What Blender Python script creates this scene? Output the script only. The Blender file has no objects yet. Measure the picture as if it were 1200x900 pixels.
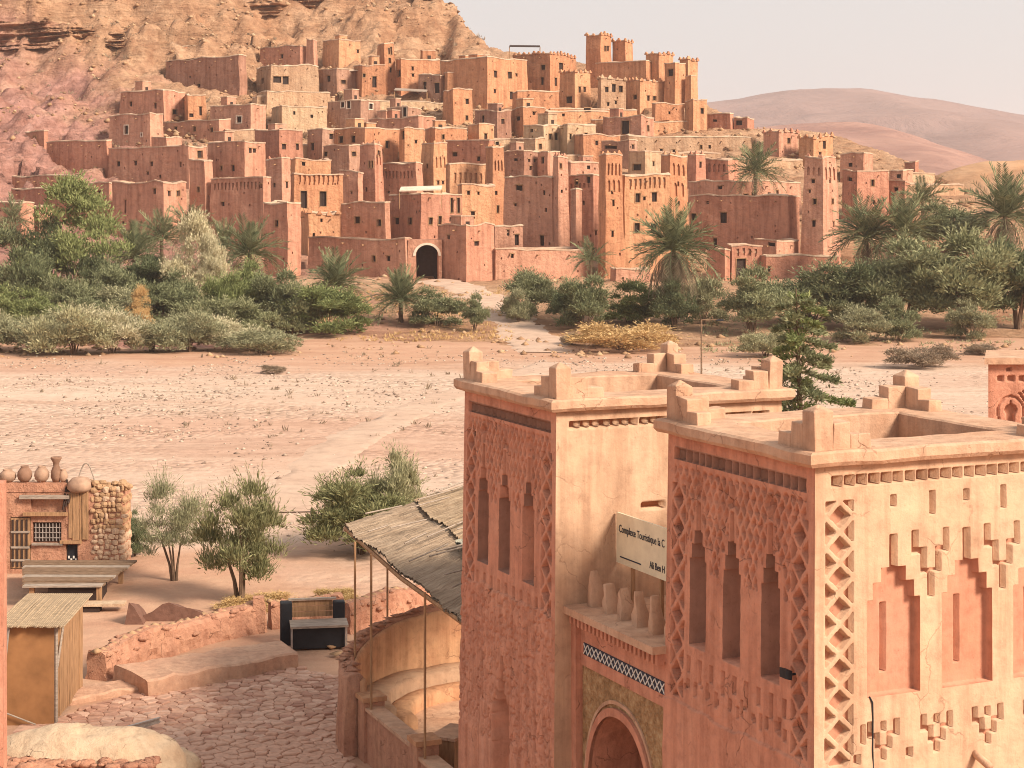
import bpy, math, random
import numpy as np
from mathutils import Vector

# ------------------------------------------------------------------ camera, sky, sun, exposure
scene = bpy.context.scene
COL = scene.collection
FPX, CX, HY, CZ = 2100.0, 600.0, 240.0, 12.0      # focal length in photo pixels, centre column, horizon row, eye height

cam_d = bpy.data.cameras.new('camera')
cam = bpy.data.objects.new('camera', cam_d)
COL.objects.link(cam)
cam.location = (0, 0, CZ)
cam.rotation_euler = (math.radians(90), 0, 0)
cam_d.sensor_width = 36.0
cam_d.lens = 36.0 * FPX / 1200.0
cam_d.shift_y = -(450.0 - HY) / 1200.0
cam_d.clip_start = 0.5
cam_d.clip_end = 20000
scene.camera = cam

SUN_AZ = Vector((0.82, -0.57)).normalized()
SUN_EL = math.radians(35)
to_sun = Vector((SUN_AZ.x * math.cos(SUN_EL), SUN_AZ.y * math.cos(SUN_EL), math.sin(SUN_EL)))
world = bpy.data.worlds.new('World')
scene.world = world
world.use_nodes = True
wn, wl = world.node_tree.nodes, world.node_tree.links
wn.clear()
sky = wn.new('ShaderNodeTexSky')
sky.sky_type = 'NISHITA'
sky.sun_disc = False
sky.sun_elevation = SUN_EL
sky.sun_rotation = math.atan2(SUN_AZ.x, SUN_AZ.y)
sky.dust_density = 4.0
sky.air_density = 1.2
veil = wn.new('ShaderNodeMix'); veil.data_type = 'RGBA'
veil.inputs[0].default_value = 0.86               # bright thin high haze hides nearly all of the blue
veil.inputs[7].default_value = (5.4, 5.4, 5.4, 1)
wl.new(sky.outputs[0], veil.inputs[6])
bg = wn.new('ShaderNodeBackground')
bg.inputs[1].default_value = 0.1
wl.new(veil.outputs[2], bg.inputs[0])
wo = wn.new('ShaderNodeOutputWorld')
wl.new(bg.outputs[0], wo.inputs[0])

sun_d = bpy.data.lights.new('sun', 'SUN')
sun_d.energy = 4.9
sun_d.angle = math.radians(15)      # the sun shines through a veil of thin cloud: soft-edged shadows
sun_d.color = (1.0, 0.885, 0.73)
sun = bpy.data.objects.new('sun', sun_d)
COL.objects.link(sun)
sun.location = (60, -20, 80)
sun.rotation_euler = (-to_sun).to_track_quat('-Z', 'Y').to_euler()

scene.view_settings.view_transform = 'Standard'
scene.view_settings.look = 'None'
scene.view_settings.gamma = 1.0
scene.view_settings.use_curve_mapping = False
scene.view_settings.exposure = 0.55
scene.render.engine = 'CYCLES'
scene.cycles.max_bounces = 6
scene.cycles.diffuse_bounces = 3
scene.cycles.volume_bounces = 1
scene.cycles.use_denoising = True
scene.cycles.pixel_filter_type = 'BLACKMAN_HARRIS'
scene.cycles.filter_width = 1.0

# ------------------------------------------------------------------ noise and mapping helpers
def _h(ix, iy, seed):
    n = (ix.astype(np.int64) * 374761393 + iy.astype(np.int64) * 668265263 + seed * 1442695041) & 0xffffffff
    n = ((n ^ (n >> 13)) * 1274126177) & 0xffffffff
    return ((n ^ (n >> 16)) & 0xffff) / 65535.0

def vn(x, y, seed=0):
    x = np.asarray(x, float); y = np.asarray(y, float)
    ix = np.floor(x); iy = np.floor(y)
    fx = x - ix; fy = y - iy
    fx = fx * fx * (3 - 2 * fx); fy = fy * fy * (3 - 2 * fy)
    a = _h(ix, iy, seed); b = _h(ix + 1, iy, seed); c = _h(ix, iy + 1, seed); d = _h(ix + 1, iy + 1, seed)
    return (a * (1 - fx) + b * fx) * (1 - fy) + (c * (1 - fx) + d * fx) * fy

def fbm(x, y, seed=0, o=4, g=0.5):
    s = 0; a = 1; t = 0
    for i in range(o):
        s = s + a * vn(np.asarray(x) * 2 ** i, np.asarray(y) * 2 ** i, seed + i * 17); t += a; a *= g
    return s / t

def sstep(a, b, x):
    t = np.clip((np.asarray(x, float) - a) / (b - a), 0, 1)
    return t * t * (3 - 2 * t)

def P(px, py, d):
    return np.array(((px - CX) / FPX * d, d, CZ + (HY - py) / FPX * d))

HS = 0.47                                       # how fast the village hill recedes
def depth_of(py):
    return 205 + HS * (325 - py) if py < 325 else 205 - (py - 325) * 0.33

RPX = np.array([-600, 0, 250, 400, 440, 462, 470, 476, 490, 520, 532, 545, 590, 650, 700, 820, 880, 960, 1040, 1090, 1150, 1250, 1600])
RPY = np.array([-60, -75, -60, -25, -8, 0, 6, -6, -9, -4, 10, 34, 62, 66, 78, 120, 150, 152, 178, 203, 226, 236, 240])
def hill_z(X, Y):
    X = np.asarray(X, float); Y = np.maximum(np.asarray(Y, float), 1)
    px = X / Y * FPX + CX
    dR = 205 + HS * (325 - np.interp(px, RPX, RPY))
    d = np.minimum(Y, dR)
    y = 325 - (d - 205) / HS
    z = CZ + (HY - y) / FPX * d
    z = z - np.maximum(Y - dR, 0) * 0.4
    low = 3.7 * sstep(148, 205, Y)
    z = np.where(Y < 205, low, z)
    # weathered rock: gullies and ledges on the bare left flank and above the houses
    rock = np.clip(sstep(190, 60, px) * sstep(212, 235, Y) + sstep(285, 335, Y) * sstep(640, 480, px), 0, 1)
    n = fbm(X / 13, Y / 13, 3, 5, 0.55) - 0.5
    rid = 1 - np.abs(fbm(X / 6.5 + 7, Y / 20, 9, 4) * 2 - 1)
    led = np.sin(z * 1.25 + 5 * fbm(X / 26, Y / 26, 21, 3)) * 0.9
    bl = np.abs(fbm(X / 5 + 3, Y / 5, 23, 4, 0.6) - 0.5) * 2
    z = z + rock * (n * 9.0 + (rid - 0.7) * 4.5 + led * 0.8 + (bl - 0.3) * 3.2 + (fbm(X / 2.0, Y / 2.0, 27, 3) - 0.5) * 1.3)
    # the overhanging bedded cliff at the upper left
    cl = sstep(330, 200, px)
    z = z + cl * 6.5 * sstep(335, 341, Y + 9 * (fbm(X / 18, Y / 40, 31, 3) - 0.5)) + cl * 3.5 * sstep(316, 320, Y + 12 * (fbm(X / 12, Y / 40, 35, 3) - 0.5))
    # the crag on the skyline
    cr = np.exp(-((px - 497) / 26.0) ** 2) * sstep(335, 346, Y)
    z = z + cr * 3.0 * fbm(X / 2.5, Y / 2.5, 41, 3)
    z = z + sstep(160, 215, Y) * (fbm(X / 4, Y / 4, 51, 3) - 0.5) * 0.9
    return z

def ground_z(X, Y):
    X = np.asarray(X, float); Y = np.asarray(Y, float)
    und = (fbm(X / 9, Y / 9, 61, 3) - 0.5) * 0.35 * sstep(60, 75, Y)
    bank = sstep(148, 205, Y) * 3.2 * sstep(420, 260, np.abs(X))
    return und * 1.0 + bank * sstep(900, 500, Y)

def land_z(X, Y):
    return np.maximum(ground_z(X, Y), np.where(np.asarray(Y, float) > 146, hill_z(X, Y), -9))

def hit(px, py, lo=30.0, hi=420.0):
    d = np.arange(lo, hi, 0.4)
    X = (px - CX) / FPX * d
    z = land_z(X, d)
    yy = HY - (z - CZ) / d * FPX
    i = np.argmax(yy <= py) if (yy <= py).any() else len(d) - 1
    return np.array((X[i], d[i], z[i]))

# ------------------------------------------------------------------ object helpers
WL = {}
def reg(o, loc):
    WL[o.name] = np.array(loc, float)

def tag(o, label=None, cat=None, group=None, kind=None):
    if label: o['label'] = label
    if cat:
        o['category'] = cat
        if not kind: kind = 'thing'
    if group: o['group'] = group
    if kind: o['kind'] = kind
    return o

def thing(name, label, cat, loc, group=None, rz=0.0):
    o = bpy.data.objects.new(name, None)
    COL.objects.link(o)
    o.empty_display_size = 0.3
    o.location = tuple(float(v) for v in loc)
    o.rotation_euler = (0, 0, rz)
    reg(o, loc)
    return tag(o, label, cat, group, 'thing')

def mesh_data(name, V, F, mat=None, smooth=False):
    me = bpy.data.meshes.new(name)
    V = np.asarray(V, np.float32).reshape(-1, 3)
    if isinstance(F, np.ndarray):
        n, k = F.shape
        me.vertices.add(len(V)); me.vertices.foreach_set('co', V.ravel())
        me.loops.add(n * k); me.loops.foreach_set('vertex_index', F.astype(np.int32).ravel())
        me.polygons.add(n)
        me.polygons.foreach_set('loop_start', np.arange(0, n * k, k, dtype=np.int32))
        me.polygons.foreach_set('loop_total', np.full(n, k, np.int32))
        me.update(calc_edges=True)
    else:
        me.from_pydata([tuple(map(float, v)) for v in V], [], [tuple(map(int, f)) for f in F])
        me.update()
    if smooth:
        me.polygons.foreach_set('use_smooth', np.ones(len(me.polygons), bool))
    for m in (mat if isinstance(mat, (list, tuple)) else [mat]):
        if m: me.materials.append(m)
    return me

def put(name, me, parent=None):
    o = bpy.data.objects.new(name, me)
    COL.objects.link(o)
    if parent is not None: o.parent = parent
    return o

def mk(name, V, F, mat, parent=None, smooth=False, local=False):
    """one mesh object; V in world space unless local (then in the parent's space)"""
    V = np.asarray(V, float).reshape(-1, 3)
    if parent is not None:
        base = WL.get(parent.name, np.zeros(3))
        if not local: V = V - base
        o = put(name, mesh_data(name, V, F, mat, smooth), parent)
        reg(o, base)                              # parts keep the origin of their thing
    else:
        c = np.array((V[:, 0].mean(), V[:, 1].mean(), V[:, 2].min()))
        o = put(name, mesh_data(name, V - c, F, mat, smooth))
        o.location = tuple(c); reg(o, c)
    return o

class MB:
    """collects simple shapes in world space"""
    def __init__(s): s.V = []; s.F = []
    def add(s, V, F):
        n = len(s.V)
        s.V += [tuple(map(float, v)) for v in V]
        s.F += [tuple(i + n for i in f) for f in F]
        return s
    def box(s, c, sx, sy, sz, rz=0.0, tilt=None, top=1.0):
        """centre of the base c, full sizes; top scales the upper face"""
        ca, sa = math.cos(rz), math.sin(rz)
        V = []
        for k, z in ((1.0, 0.0), (top, sz)):
            for ax, ay in ((-1, -1), (1, -1), (1, 1), (-1, 1)):
                x, y = ax * sx / 2 * k, ay * sy / 2 * k
                V.append((c[0] + x * ca - y * sa, c[1] + x * sa + y * ca, c[2] + z))
        return s.add(V, [(3, 2, 1, 0), (4, 5, 6, 7), (0, 1, 5, 4), (1, 2, 6, 5), (2, 3, 7, 6), (3, 0, 4, 7)])
    def frame_box(s, o, u, v, w):
        o, u, v, w = map(np.asarray, (o, u, v, w))
        V = [o, o + u, o + u + v, o + v, o + w, o + u + w, o + u + v + w, o + v + w]
        return s.add(V, [(3, 2, 1, 0), (4, 5, 6, 7), (0, 1, 5, 4), (1, 2, 6, 5), (2, 3, 7, 6), (3, 0, 4, 7)])
    def tube(s, pts, rad, n=8, cap=True):
        pts = [np.asarray(p, float) for p in pts]
        if not hasattr(rad, '__len__'): rad = [rad] * len(pts)
        b = len(s.V); up = np.array((0.13, 0.21, 0.97))
        for i, p in enumerate(pts):
            t = pts[min(i + 1, len(pts) - 1)] - pts[max(i - 1, 0)]
            t = t / (np.linalg.norm(t) + 1e-9)
            a = np.cross(t, up)
            if np.linalg.norm(a) < 0.2: a = np.cross(t, (1, 0, 0))
            a /= np.linalg.norm(a); c = np.cross(t, a)
            for k in range(n):
                q = 2 * math.pi * k / n
                s.V.append(tuple(p + rad[i] * (math.cos(q) * a + math.sin(q) * c)))
        for i in range(len(pts) - 1):
            for k in range(n):
                k2 = (k + 1) % n
                s.F.append((b + i * n + k, b + i * n + k2, b + (i + 1) * n + k2, b + (i + 1) * n + k))
        if cap:
            s.F.append(tuple(b + k for k in range(n))[::-1])
            s.F.append(tuple(b + (len(pts) - 1) * n + k for k in range(n)))
        return s
    def lathe(s, c, prof, n=20):
        b = len(s.V)
        for r, z in prof:
            for k in range(n):
                q = 2 * math.pi * k / n
                s.V.append((c[0] + r * math.cos(q), c[1] + r * math.sin(q), c[2] + z))
        for i in range(len(prof) - 1):
            for k in range(n):
                k2 = (k + 1) % n
                s.F.append((b + i * n + k, b + i * n + k2, b + (i + 1) * n + k2, b + (i + 1) * n + k))
        s.F.append(tuple(b + k for k in range(n))[::-1])
        s.F.append(tuple(b + (len(prof) - 1) * n + k for k in range(n)))
        return s
    def build(s, name, mat, parent=None, smooth=False):
        return mk(name, np.array(s.V), s.F, mat, parent, smooth)

def grid_faces(nr, nc):
    i = np.arange(nr - 1)[:, None] * nc + np.arange(nc - 1)[None]
    return np.stack([i, i + 1, i + nc + 1, i + nc], -1).reshape(-1, 4)

# ------------------------------------------------------------------ materials
def ramp(nt, fac, stops, interp='LINEAR'):
    r = nt.nodes.new('ShaderNodeValToRGB')
    r.color_ramp.interpolation = interp
    el = r.color_ramp.elements
    while len(el) < len(stops): el.new(0.5)
    for e, (p, c) in zip(el, stops):
        e.position = p; e.color = (*c, 1) if len(c) == 3 else c
    nt.links.new(fac, r.inputs[0])
    return r.outputs[0]

def noise(nt, vec, scale, detail=4, rough=0.55, dist=0.0):
    n = nt.nodes.new('ShaderNodeTexNoise')
    n.inputs['Scale'].default_value = scale
    n.inputs['Detail'].default_value = detail
    n.inputs['Roughness'].default_value = rough
    n.inputs['Distortion'].default_value = dist
    nt.links.new(vec, n.inputs['Vector'])
    return n.outputs[0]

def mapping(nt, vec, scale=(1, 1, 1), rot=(0, 0, 0), loc=(0, 0, 0)):
    m = nt.nodes.new('ShaderNodeMapping')
    m.inputs['Scale'].default_value = scale
    m.inputs['Rotation'].default_value = rot
    m.inputs['Location'].default_value = loc
    nt.links.new(vec, m.inputs[0])
    return m.outputs[0]

def mix(nt, fac, a, b, mode='MIX'):
    m = nt.nodes.new('ShaderNodeMix'); m.data_type = 'RGBA'; m.blend_type = mode
    if isinstance(fac, (int, float)): m.inputs[0].default_value = fac
    else: nt.links.new(fac, m.inputs[0])
    for v, k in ((a, 6), (b, 7)):
        if isinstance(v, (tuple, list)): m.inputs[k].default_value = (*v, 1) if len(v) == 3 else v
        else: nt.links.new(v, m.inputs[k])
    return m.outputs[2]

def mth(nt, op, a, b=0.0, c=0.0):
    m = nt.nodes.new('ShaderNodeMath'); m.operation = op
    for v, k in ((a, 0), (b, 1), (c, 2)):
        if isinstance(v, (int, float)): m.inputs[k].default_value = v
        else: nt.links.new(v, m.inputs[k])
    return m.outputs[0]

def newmat(name, rough=0.9, spec=0.15):
    m = bpy.data.materials.new(name)
    m.use_nodes = True
    nt = m.node_tree
    b = nt.nodes['Principled BSDF']
    b.inputs['Roughness'].default_value = rough
    b.inputs['Specular IOR Level'].default_value = spec
    g = nt.nodes.new('ShaderNodeNewGeometry')
    return m, nt, b, g.outputs['Position']

def bump(nt, b, h, dist, strength=1.0):
    n = nt.nodes.new('ShaderNodeBump')
    n.inputs['Distance'].default_value = dist
    n.inputs['Strength'].default_value = strength
    nt.links.new(h, n.inputs['Height'])
    nt.links.new(n.outputs[0], b.inputs['Normal'])

def adobe(name, c, c2, s=1.0, bd=0.03, rnd=0.0, streak=0.35, fine=7.0, crack=0.0):
    """mud plaster: blotches, straw-fine grain, rain streaks; s = feature size in metres"""
    m, nt, b, pos = newmat(name)
    big = noise(nt, pos, 0.55 / s, 5, 0.6)
    col = mix(nt, ramp(nt, big, [(0.32, (0, 0, 0)), (0.68, (1, 1, 1))]), c, c2)
    med = noise(nt, pos, 2.6 / s, 6, 0.65)
    col = mix(nt, 0.55, col, ramp(nt, med, [(0.25, (0.56, 0.52, 0.5)), (0.5, (1, 1, 1)), (0.75, (1.28, 1.25, 1.2))]), 'MULTIPLY')
    st = noise(nt, mapping(nt, pos, (3.2 / s, 3.2 / s, 0.22 / s)), 1.0, 4, 0.6)
    col = mix(nt, streak, col, ramp(nt, st, [(0.36, (0.58, 0.5, 0.46)), (0.55, (1, 1, 1)), (0.8, (1.15, 1.12, 1.08))]), 'MULTIPLY')
    if rnd:
        oi = nt.nodes.new('ShaderNodeObjectInfo')
        col = mix(nt, rnd, col, ramp(nt, oi.outputs['Random'], [(0.0, (0.72, 0.66, 0.66)), (0.3, (1, 0.92, 0.9)), (0.6, (1.0, 1.06, 1.06)), (1.0, (1.12, 1.2, 1.22))]), 'MULTIPLY')
    fn = noise(nt, pos, fine / s, 7, 0.7)
    h = mth(nt, 'ADD', mth(nt, 'MULTIPLY', med, 1.0), mth(nt, 'MULTIPLY', fn, 0.5))
    pit = ramp(nt, noise(nt, pos, fine * 1.7 / s, 3, 0.6), [(0.24, (0.55, 0.5, 0.47)), (0.36, (1, 1, 1))])
    col = mix(nt, 0.6, col, pit, 'MULTIPLY')
    if crack:
        wv = nt.nodes.new('ShaderNodeVectorMath'); wv.operation = 'ADD'
        nz = nt.nodes.new('ShaderNodeTexNoise'); nz.inputs['Scale'].default_value = 3.0 / s; nz.inputs['Detail'].default_value = 5
        nt.links.new(pos, nz.inputs['Vector'])
        sc_ = nt.nodes.new('ShaderNodeVectorMath'); sc_.operation = 'SCALE'; sc_.inputs['Scale'].default_value = 0.4 * s
        nt.links.new(nz.outputs['Color'], sc_.inputs[0]); nt.links.new(pos, wv.inputs[0]); nt.links.new(sc_.outputs[0], wv.inputs[1])
        vo = nt.nodes.new('ShaderNodeTexVoronoi'); vo.feature = 'DISTANCE_TO_EDGE'; vo.inputs['Scale'].default_value = 0.75 / s
        nt.links.new(wv.outputs[0], vo.inputs['Vector'])
        line = ramp(nt, vo.outputs['Distance'], [(0.0, (1, 1, 1)), (0.013, (0, 0, 0))])
        mask = ramp(nt, noise(nt, pos, 0.9 / s, 3), [(0.5, (0, 0, 0)), (0.58, (1, 1, 1))])
        ck = mth(nt, 'MULTIPLY', mth(nt, 'MULTIPLY', line, mask), crack)
        col = mix(nt, ck, col, (0.16, 0.075, 0.045))
        h = mth(nt, 'SUBTRACT', h, mth(nt, 'MULTIPLY', ck, 0.5))
    nt.links.new(col, b.inputs['Base Color'])
    bump(nt, b, h, bd)
    return m

def plain(name, c, rough=0.8, var=0.3, scale=6.0, bd=0.004, spec=0.2, stretch=(1, 1, 1), metal=0.0):
    m, nt, b, pos = newmat(name, rough, spec)
    v = mapping(nt, pos, stretch)
    n = noise(nt, v, scale, 5, 0.6)
    col = mix(nt, var, (*c,), ramp(nt, n, [(0.3, tuple(x * 0.45 for x in c)), (0.5, c), (0.72, tuple(min(1, x * 1.5) for x in c))]))
    nt.links.new(col, b.inputs['Base Color'])
    b.inputs['Metallic'].default_value = metal
    if bd: bump(nt, b, n, bd)
    return m

def leaf(name, c, c2, trans=0.25):
    m, nt, b, pos = newmat(name, 0.75, 0.2)
    g = nt.nodes.new('ShaderNodeNewGeometry')
    oi = nt.nodes.new('ShaderNodeObjectInfo')
    col = mix(nt, g.outputs['Random Per Island'], c, c2)
    col = mix(nt, 0.6, col, ramp(nt, oi.outputs['Random'], [(0.0, (0.75, 0.8, 0.75)), (0.5, (1, 1, 1)), (1.0, (1.25, 1.2, 1.15))]), 'MULTIPLY')
    nt.links.new(col, b.inputs['Base Color'])
    t = nt.nodes.new('ShaderNodeBsdfTranslucent')
    nt.links.new(col, t.inputs[0])
    ms = nt.nodes.new('ShaderNodeMixShader'); ms.inputs[0].default_value = trans
    nt.links.new(b.outputs[0], ms.inputs[1]); nt.links.new(t.outputs[0], ms.inputs[2])
    nt.links.new(ms.outputs[0], nt.nodes['Material Output'].inputs[0])
    return m

M = {}
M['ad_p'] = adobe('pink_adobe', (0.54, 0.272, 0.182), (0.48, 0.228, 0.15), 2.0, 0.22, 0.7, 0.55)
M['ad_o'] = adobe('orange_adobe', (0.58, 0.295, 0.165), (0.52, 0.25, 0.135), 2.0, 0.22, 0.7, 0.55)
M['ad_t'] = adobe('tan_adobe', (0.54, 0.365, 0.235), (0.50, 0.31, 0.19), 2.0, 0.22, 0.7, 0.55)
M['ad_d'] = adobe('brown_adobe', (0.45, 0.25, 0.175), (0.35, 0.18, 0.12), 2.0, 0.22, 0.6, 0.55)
M['lime'] = adobe('limewash', (0.72, 0.6, 0.48), (0.66, 0.52, 0.4), 2.0, 0.05)
M['coping'] = adobe('coping_mud', (0.58, 0.42, 0.3), (0.53, 0.36, 0.25), 2.0, 0.06, 0.5)
M['roofmud'] = adobe('roof_mud', (0.46, 0.3, 0.2), (0.40, 0.25, 0.165), 2.0, 0.1)
M['shade'] = plain('dark_interior_and_wood', (0.045, 0.026, 0.02), 0.8, 0.4, 3.0)  # near-black for the unlit interior behind openings; also plain dark wood
M['tower'] = adobe('sunlit_tower_plaster', (0.57, 0.37, 0.245), (0.53, 0.32, 0.205), 0.8, 0.016, 0, 0.5, 9.0, 0.4)  # yellower than the carved plaster: sunlight on the lit tower faces put into colour
M['carved'] = adobe('shaded_carved_plaster', (0.58, 0.275, 0.18), (0.53, 0.23, 0.15), 0.6, 0.03, 0, 0.45, 9.0, 0.6)  # redder than the tower plaster: shade of the left tower faces put into colour
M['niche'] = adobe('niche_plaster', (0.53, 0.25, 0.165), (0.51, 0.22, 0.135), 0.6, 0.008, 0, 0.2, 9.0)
M['cap'] = adobe('cap_plaster', (0.56, 0.36, 0.245), (0.5, 0.285, 0.18), 0.7, 0.025, 0, 0.35, 9.0, 0.5)
M['soil'] = adobe('mud_wall', (0.50, 0.26, 0.165), (0.42, 0.2, 0.13), 0.5, 0.06, 0, 0.3, 8.0, 0.6)
M['wood'] = plain('weathered_wood', (0.34, 0.19, 0.1), 0.8, 0.7, 2.0, 0.006, 0.15, (9, 9, 1.2))
M['darkwood'] = plain('old_dark_wood', (0.2, 0.125, 0.08), 0.85, 0.8, 2.0, 0.008, 0.1, (2, 9, 9))
M['greywood'] = plain('grey_wood', (0.32, 0.25, 0.2), 0.85, 0.7, 2.0, 0.006, 0.15, (2, 9, 9))
M['reed'] = plain('reed_thatch', (0.36, 0.26, 0.17), 0.9, 0.8, 2.5, 0.01, 0.1, (2, 12, 12))
M['black'] = plain('black_paint', (0.016, 0.016, 0.02), 0.6, 0.5, 5.0, 0.003, 0.3)
M['metal'] = plain('galvanised_pipe', (0.42, 0.36, 0.32), 0.5, 0.5, 8.0, 0.001, 0.4, metal=0.5)
M['bark'] = plain('bark', (0.16, 0.1, 0.065), 0.9, 0.8, 3.0, 0.03, 0.1, (3, 3, 1))
M['g1'] = leaf('tamarisk_leaf', (0.125, 0.135, 0.065), (0.35, 0.345, 0.19))
M['g2'] = leaf('dark_green_leaf', (0.08, 0.1, 0.048), (0.24, 0.25, 0.13))
M['g3'] = leaf('grey_olive_leaf', (0.17, 0.165, 0.09), (0.46, 0.43, 0.26))
M['g4'] = leaf('cream_plume_leaf', (0.38, 0.34, 0.2), (0.66, 0.58, 0.4))
M['g5'] = leaf('straw_leaf', (0.46, 0.29, 0.12), (0.66, 0.46, 0.23))
M['g6'] = leaf('fresh_green_leaf', (0.125, 0.15, 0.05), (0.33, 0.345, 0.145))
M['g7'] = leaf('dry_twig', (0.22, 0.16, 0.11), (0.4, 0.3, 0.21))
M['g8'] = leaf('sapling_olive_leaf', (0.115, 0.115, 0.048), (0.36, 0.335, 0.165))
M['recess'] = adobe('recess_shade_plaster', (0.47, 0.23, 0.15), (0.42, 0.195, 0.125), 0.6, 0.012, 0, 0.2, 9.0)  # darkened to carry the shade inside the carving of the lit faces
M['recess2'] = adobe('recess_shade_red_plaster', (0.40, 0.175, 0.115), (0.35, 0.15, 0.1), 0.6, 0.012, 0, 0.2, 9.0)  # darkened to carry the shade inside the carving of the left faces
M['nshade'] = adobe('shaded_niche_plaster', (0.37, 0.2, 0.145), (0.32, 0.17, 0.12), 0.6, 0.01, 0, 0.2, 9.0)  # browner colour paints in the shade inside niches and dentils
M['pf'] = leaf('palm_frond_leaf', (0.075, 0.09, 0.042), (0.27, 0.275, 0.145), 0.15)
M['pd'] = leaf('dead_frond_leaf', (0.13, 0.095, 0.06), (0.3, 0.22, 0.14), 0.1)
# ------------------------------------------------------------------ land materials
def mat_ground():
    m, nt, b, pos = newmat('river_gravel', 0.95, 0.08)
    wide = noise(nt, mapping(nt, pos, (0.018, 0.06, 0.0)), 1.0, 5, 0.6, 0.6)
    sand = mix(nt, ramp(nt, wide, [(0.35, (0, 0, 0)), (0.62, (1, 1, 1))]), (0.485, 0.305, 0.222), (0.55, 0.405, 0.31))
    fine = noise(nt, pos, 1.3, 7, 0.7)
    sand = mix(nt, 0.5, sand, ramp(nt, fine, [(0.3, (0.62, 0.57, 0.53)), (0.52, (1, 1, 1)), (0.75, (1.22, 1.22, 1.22))]), 'MULTIPLY')
    # the bare red earth near the path and on the far bank
    sep = nt.nodes.new('ShaderNodeSeparateXYZ'); nt.links.new(pos, sep.inputs[0])
    wob = mth(nt, 'MULTIPLY', mth(nt, 'SUBTRACT', noise(nt, pos, 0.12, 4), 0.5), 26.0)
    yy = mth(nt, 'ADD', sep.outputs[1], wob)
    near = mth(nt, 'SMOOTH_MIN', 1.0, mth(nt, 'MAXIMUM', 0.0, mth(nt, 'MULTIPLY', mth(nt, 'SUBTRACT', 66.0, yy), 0.12)), 0.1)
    far = mth(nt, 'MINIMUM', 1.0, mth(nt, 'MAXIMUM', 0.0, mth(nt, 'MULTIPLY', mth(nt, 'SUBTRACT', yy, 128.0), 0.09)))
    red = mth(nt, 'MAXIMUM', near, far)
    redc = mix(nt, ramp(nt, noise(nt, pos, 0.5, 6, 0.65), [(0.3, (0, 0, 0)), (0.7, (1, 1, 1))]), (0.43, 0.235, 0.155), (0.49, 0.30, 0.20))
    col = mix(nt, red, sand, redc)
    # gravel: paler and darker cobbles
    v = nt.nodes.new('ShaderNodeTexVoronoi'); v.inputs['Scale'].default_value = 2.6
    nt.links.new(pos, v.inputs['Vector'])
    patch = ramp(nt, noise(nt, mapping(nt, pos, (0.06, 0.13, 0)), 1.0, 4, 0.6), [(0.42, (0, 0, 0)), (0.56, (1, 1, 1))])
    patch = mix(nt, red, patch, (0.12, 0.12, 0.12))
    cob = mix(nt, patch, (1, 1, 1), ramp(nt, v.outputs['Color'], [(0.1, (0.62, 0.58, 0.55)), (0.5, (1, 1, 1)), (0.9, (1.2, 1.22, 1.25))]))
    col = mix(nt, 0.55, col, cob, 'MULTIPLY')
    stk = noise(nt, mapping(nt, pos, (0.045, 0.5, 0)), 1.0, 6, 0.65, 0.3)
    col = mix(nt, 0.4, col, ramp(nt, stk, [(0.34, (0.68, 0.62, 0.58)), (0.5, (1, 1, 1)), (0.7, (1.14, 1.14, 1.14))]), 'MULTIPLY')
    nt.links.new(col, b.inputs['Base Color'])
    pb = mth(nt, 'MULTIPLY', mth(nt, 'SUBTRACT', 0.5, v.outputs['Distance']), patch)
    bump(nt, b, mth(nt, 'ADD', mth(nt, 'MULTIPLY', fine, 0.7), mth(nt, 'MULTIPLY', pb, 1.1)), 0.11)
    return m

def mat_hill():
    m, nt, b, pos = newmat('hill_rock', 0.95, 0.08)
    sep = nt.nodes.new('ShaderNodeSeparateXYZ'); nt.links.new(pos, sep.inputs[0])
    n0 = noise(nt, pos, 0.035, 5, 0.6)
    base = mix(nt, ramp(nt, n0, [(0.35, (0, 0, 0)), (0.65, (1, 1, 1))]), (0.44, 0.235, 0.135), (0.52, 0.32, 0.2))
    # pink marl at the foot of the left flank
    w = mth(nt, 'MULTIPLY', mth(nt, 'SUBTRACT', noise(nt, pos, 0.07, 6), 0.5), 40.0)
    zx = mth(nt, 'ADD', mth(nt, 'ADD', sep.outputs[2], w), mth(nt, 'MULTIPLY', mth(nt, 'ADD', sep.outputs[0], 60.0), 0.6))
    pk = mth(nt, 'MINIMUM', 1.0, mth(nt, 'MAXIMUM', 0.0, mth(nt, 'MULTIPLY', mth(nt, 'SUBTRACT', 31.0, zx), 0.07)))
    col = mix(nt, pk, base, (0.44, 0.225, 0.178))
    # beds
    bz = mapping(nt, pos, (0.12, 0.12, 0.8), (0.05, 0.04, 0))
    beds = noise(nt, bz, 1.0, 6, 0.65, 1.2)
    blot = noise(nt, pos, 0.22, 6, 0.7, 0.6)
    col = mix(nt, 0.75, col, ramp(nt, blot, [(0.3, (0.62, 0.5, 0.45)), (0.46, (0.95, 0.92, 0.9)), (0.56, (1.12, 1.14, 1.15)), (0.7, (1.3, 1.42, 1.5))]), 'MULTIPLY')
    col = mix(nt, 0.3, col, ramp(nt, beds, [(0.3, (0.6, 0.5, 0.46)), (0.5, (1, 1, 1)), (0.72, (1.3, 1.3, 1.28))]), 'MULTIPLY')
    f = noise(nt, pos, 0.7, 8, 0.72)
    col = mix(nt, 0.7, col, ramp(nt, f, [(0.3, (0.5, 0.44, 0.4)), (0.5, (1, 1, 1)), (0.72, (1.32, 1.32, 1.3))]), 'MULTIPLY')
    nt.links.new(col, b.inputs['Base Color'])
    bump(nt, b, mth(nt, 'ADD', f, mth(nt, 'MULTIPLY', beds, 1.2)), 1.0)
    return m

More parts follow.
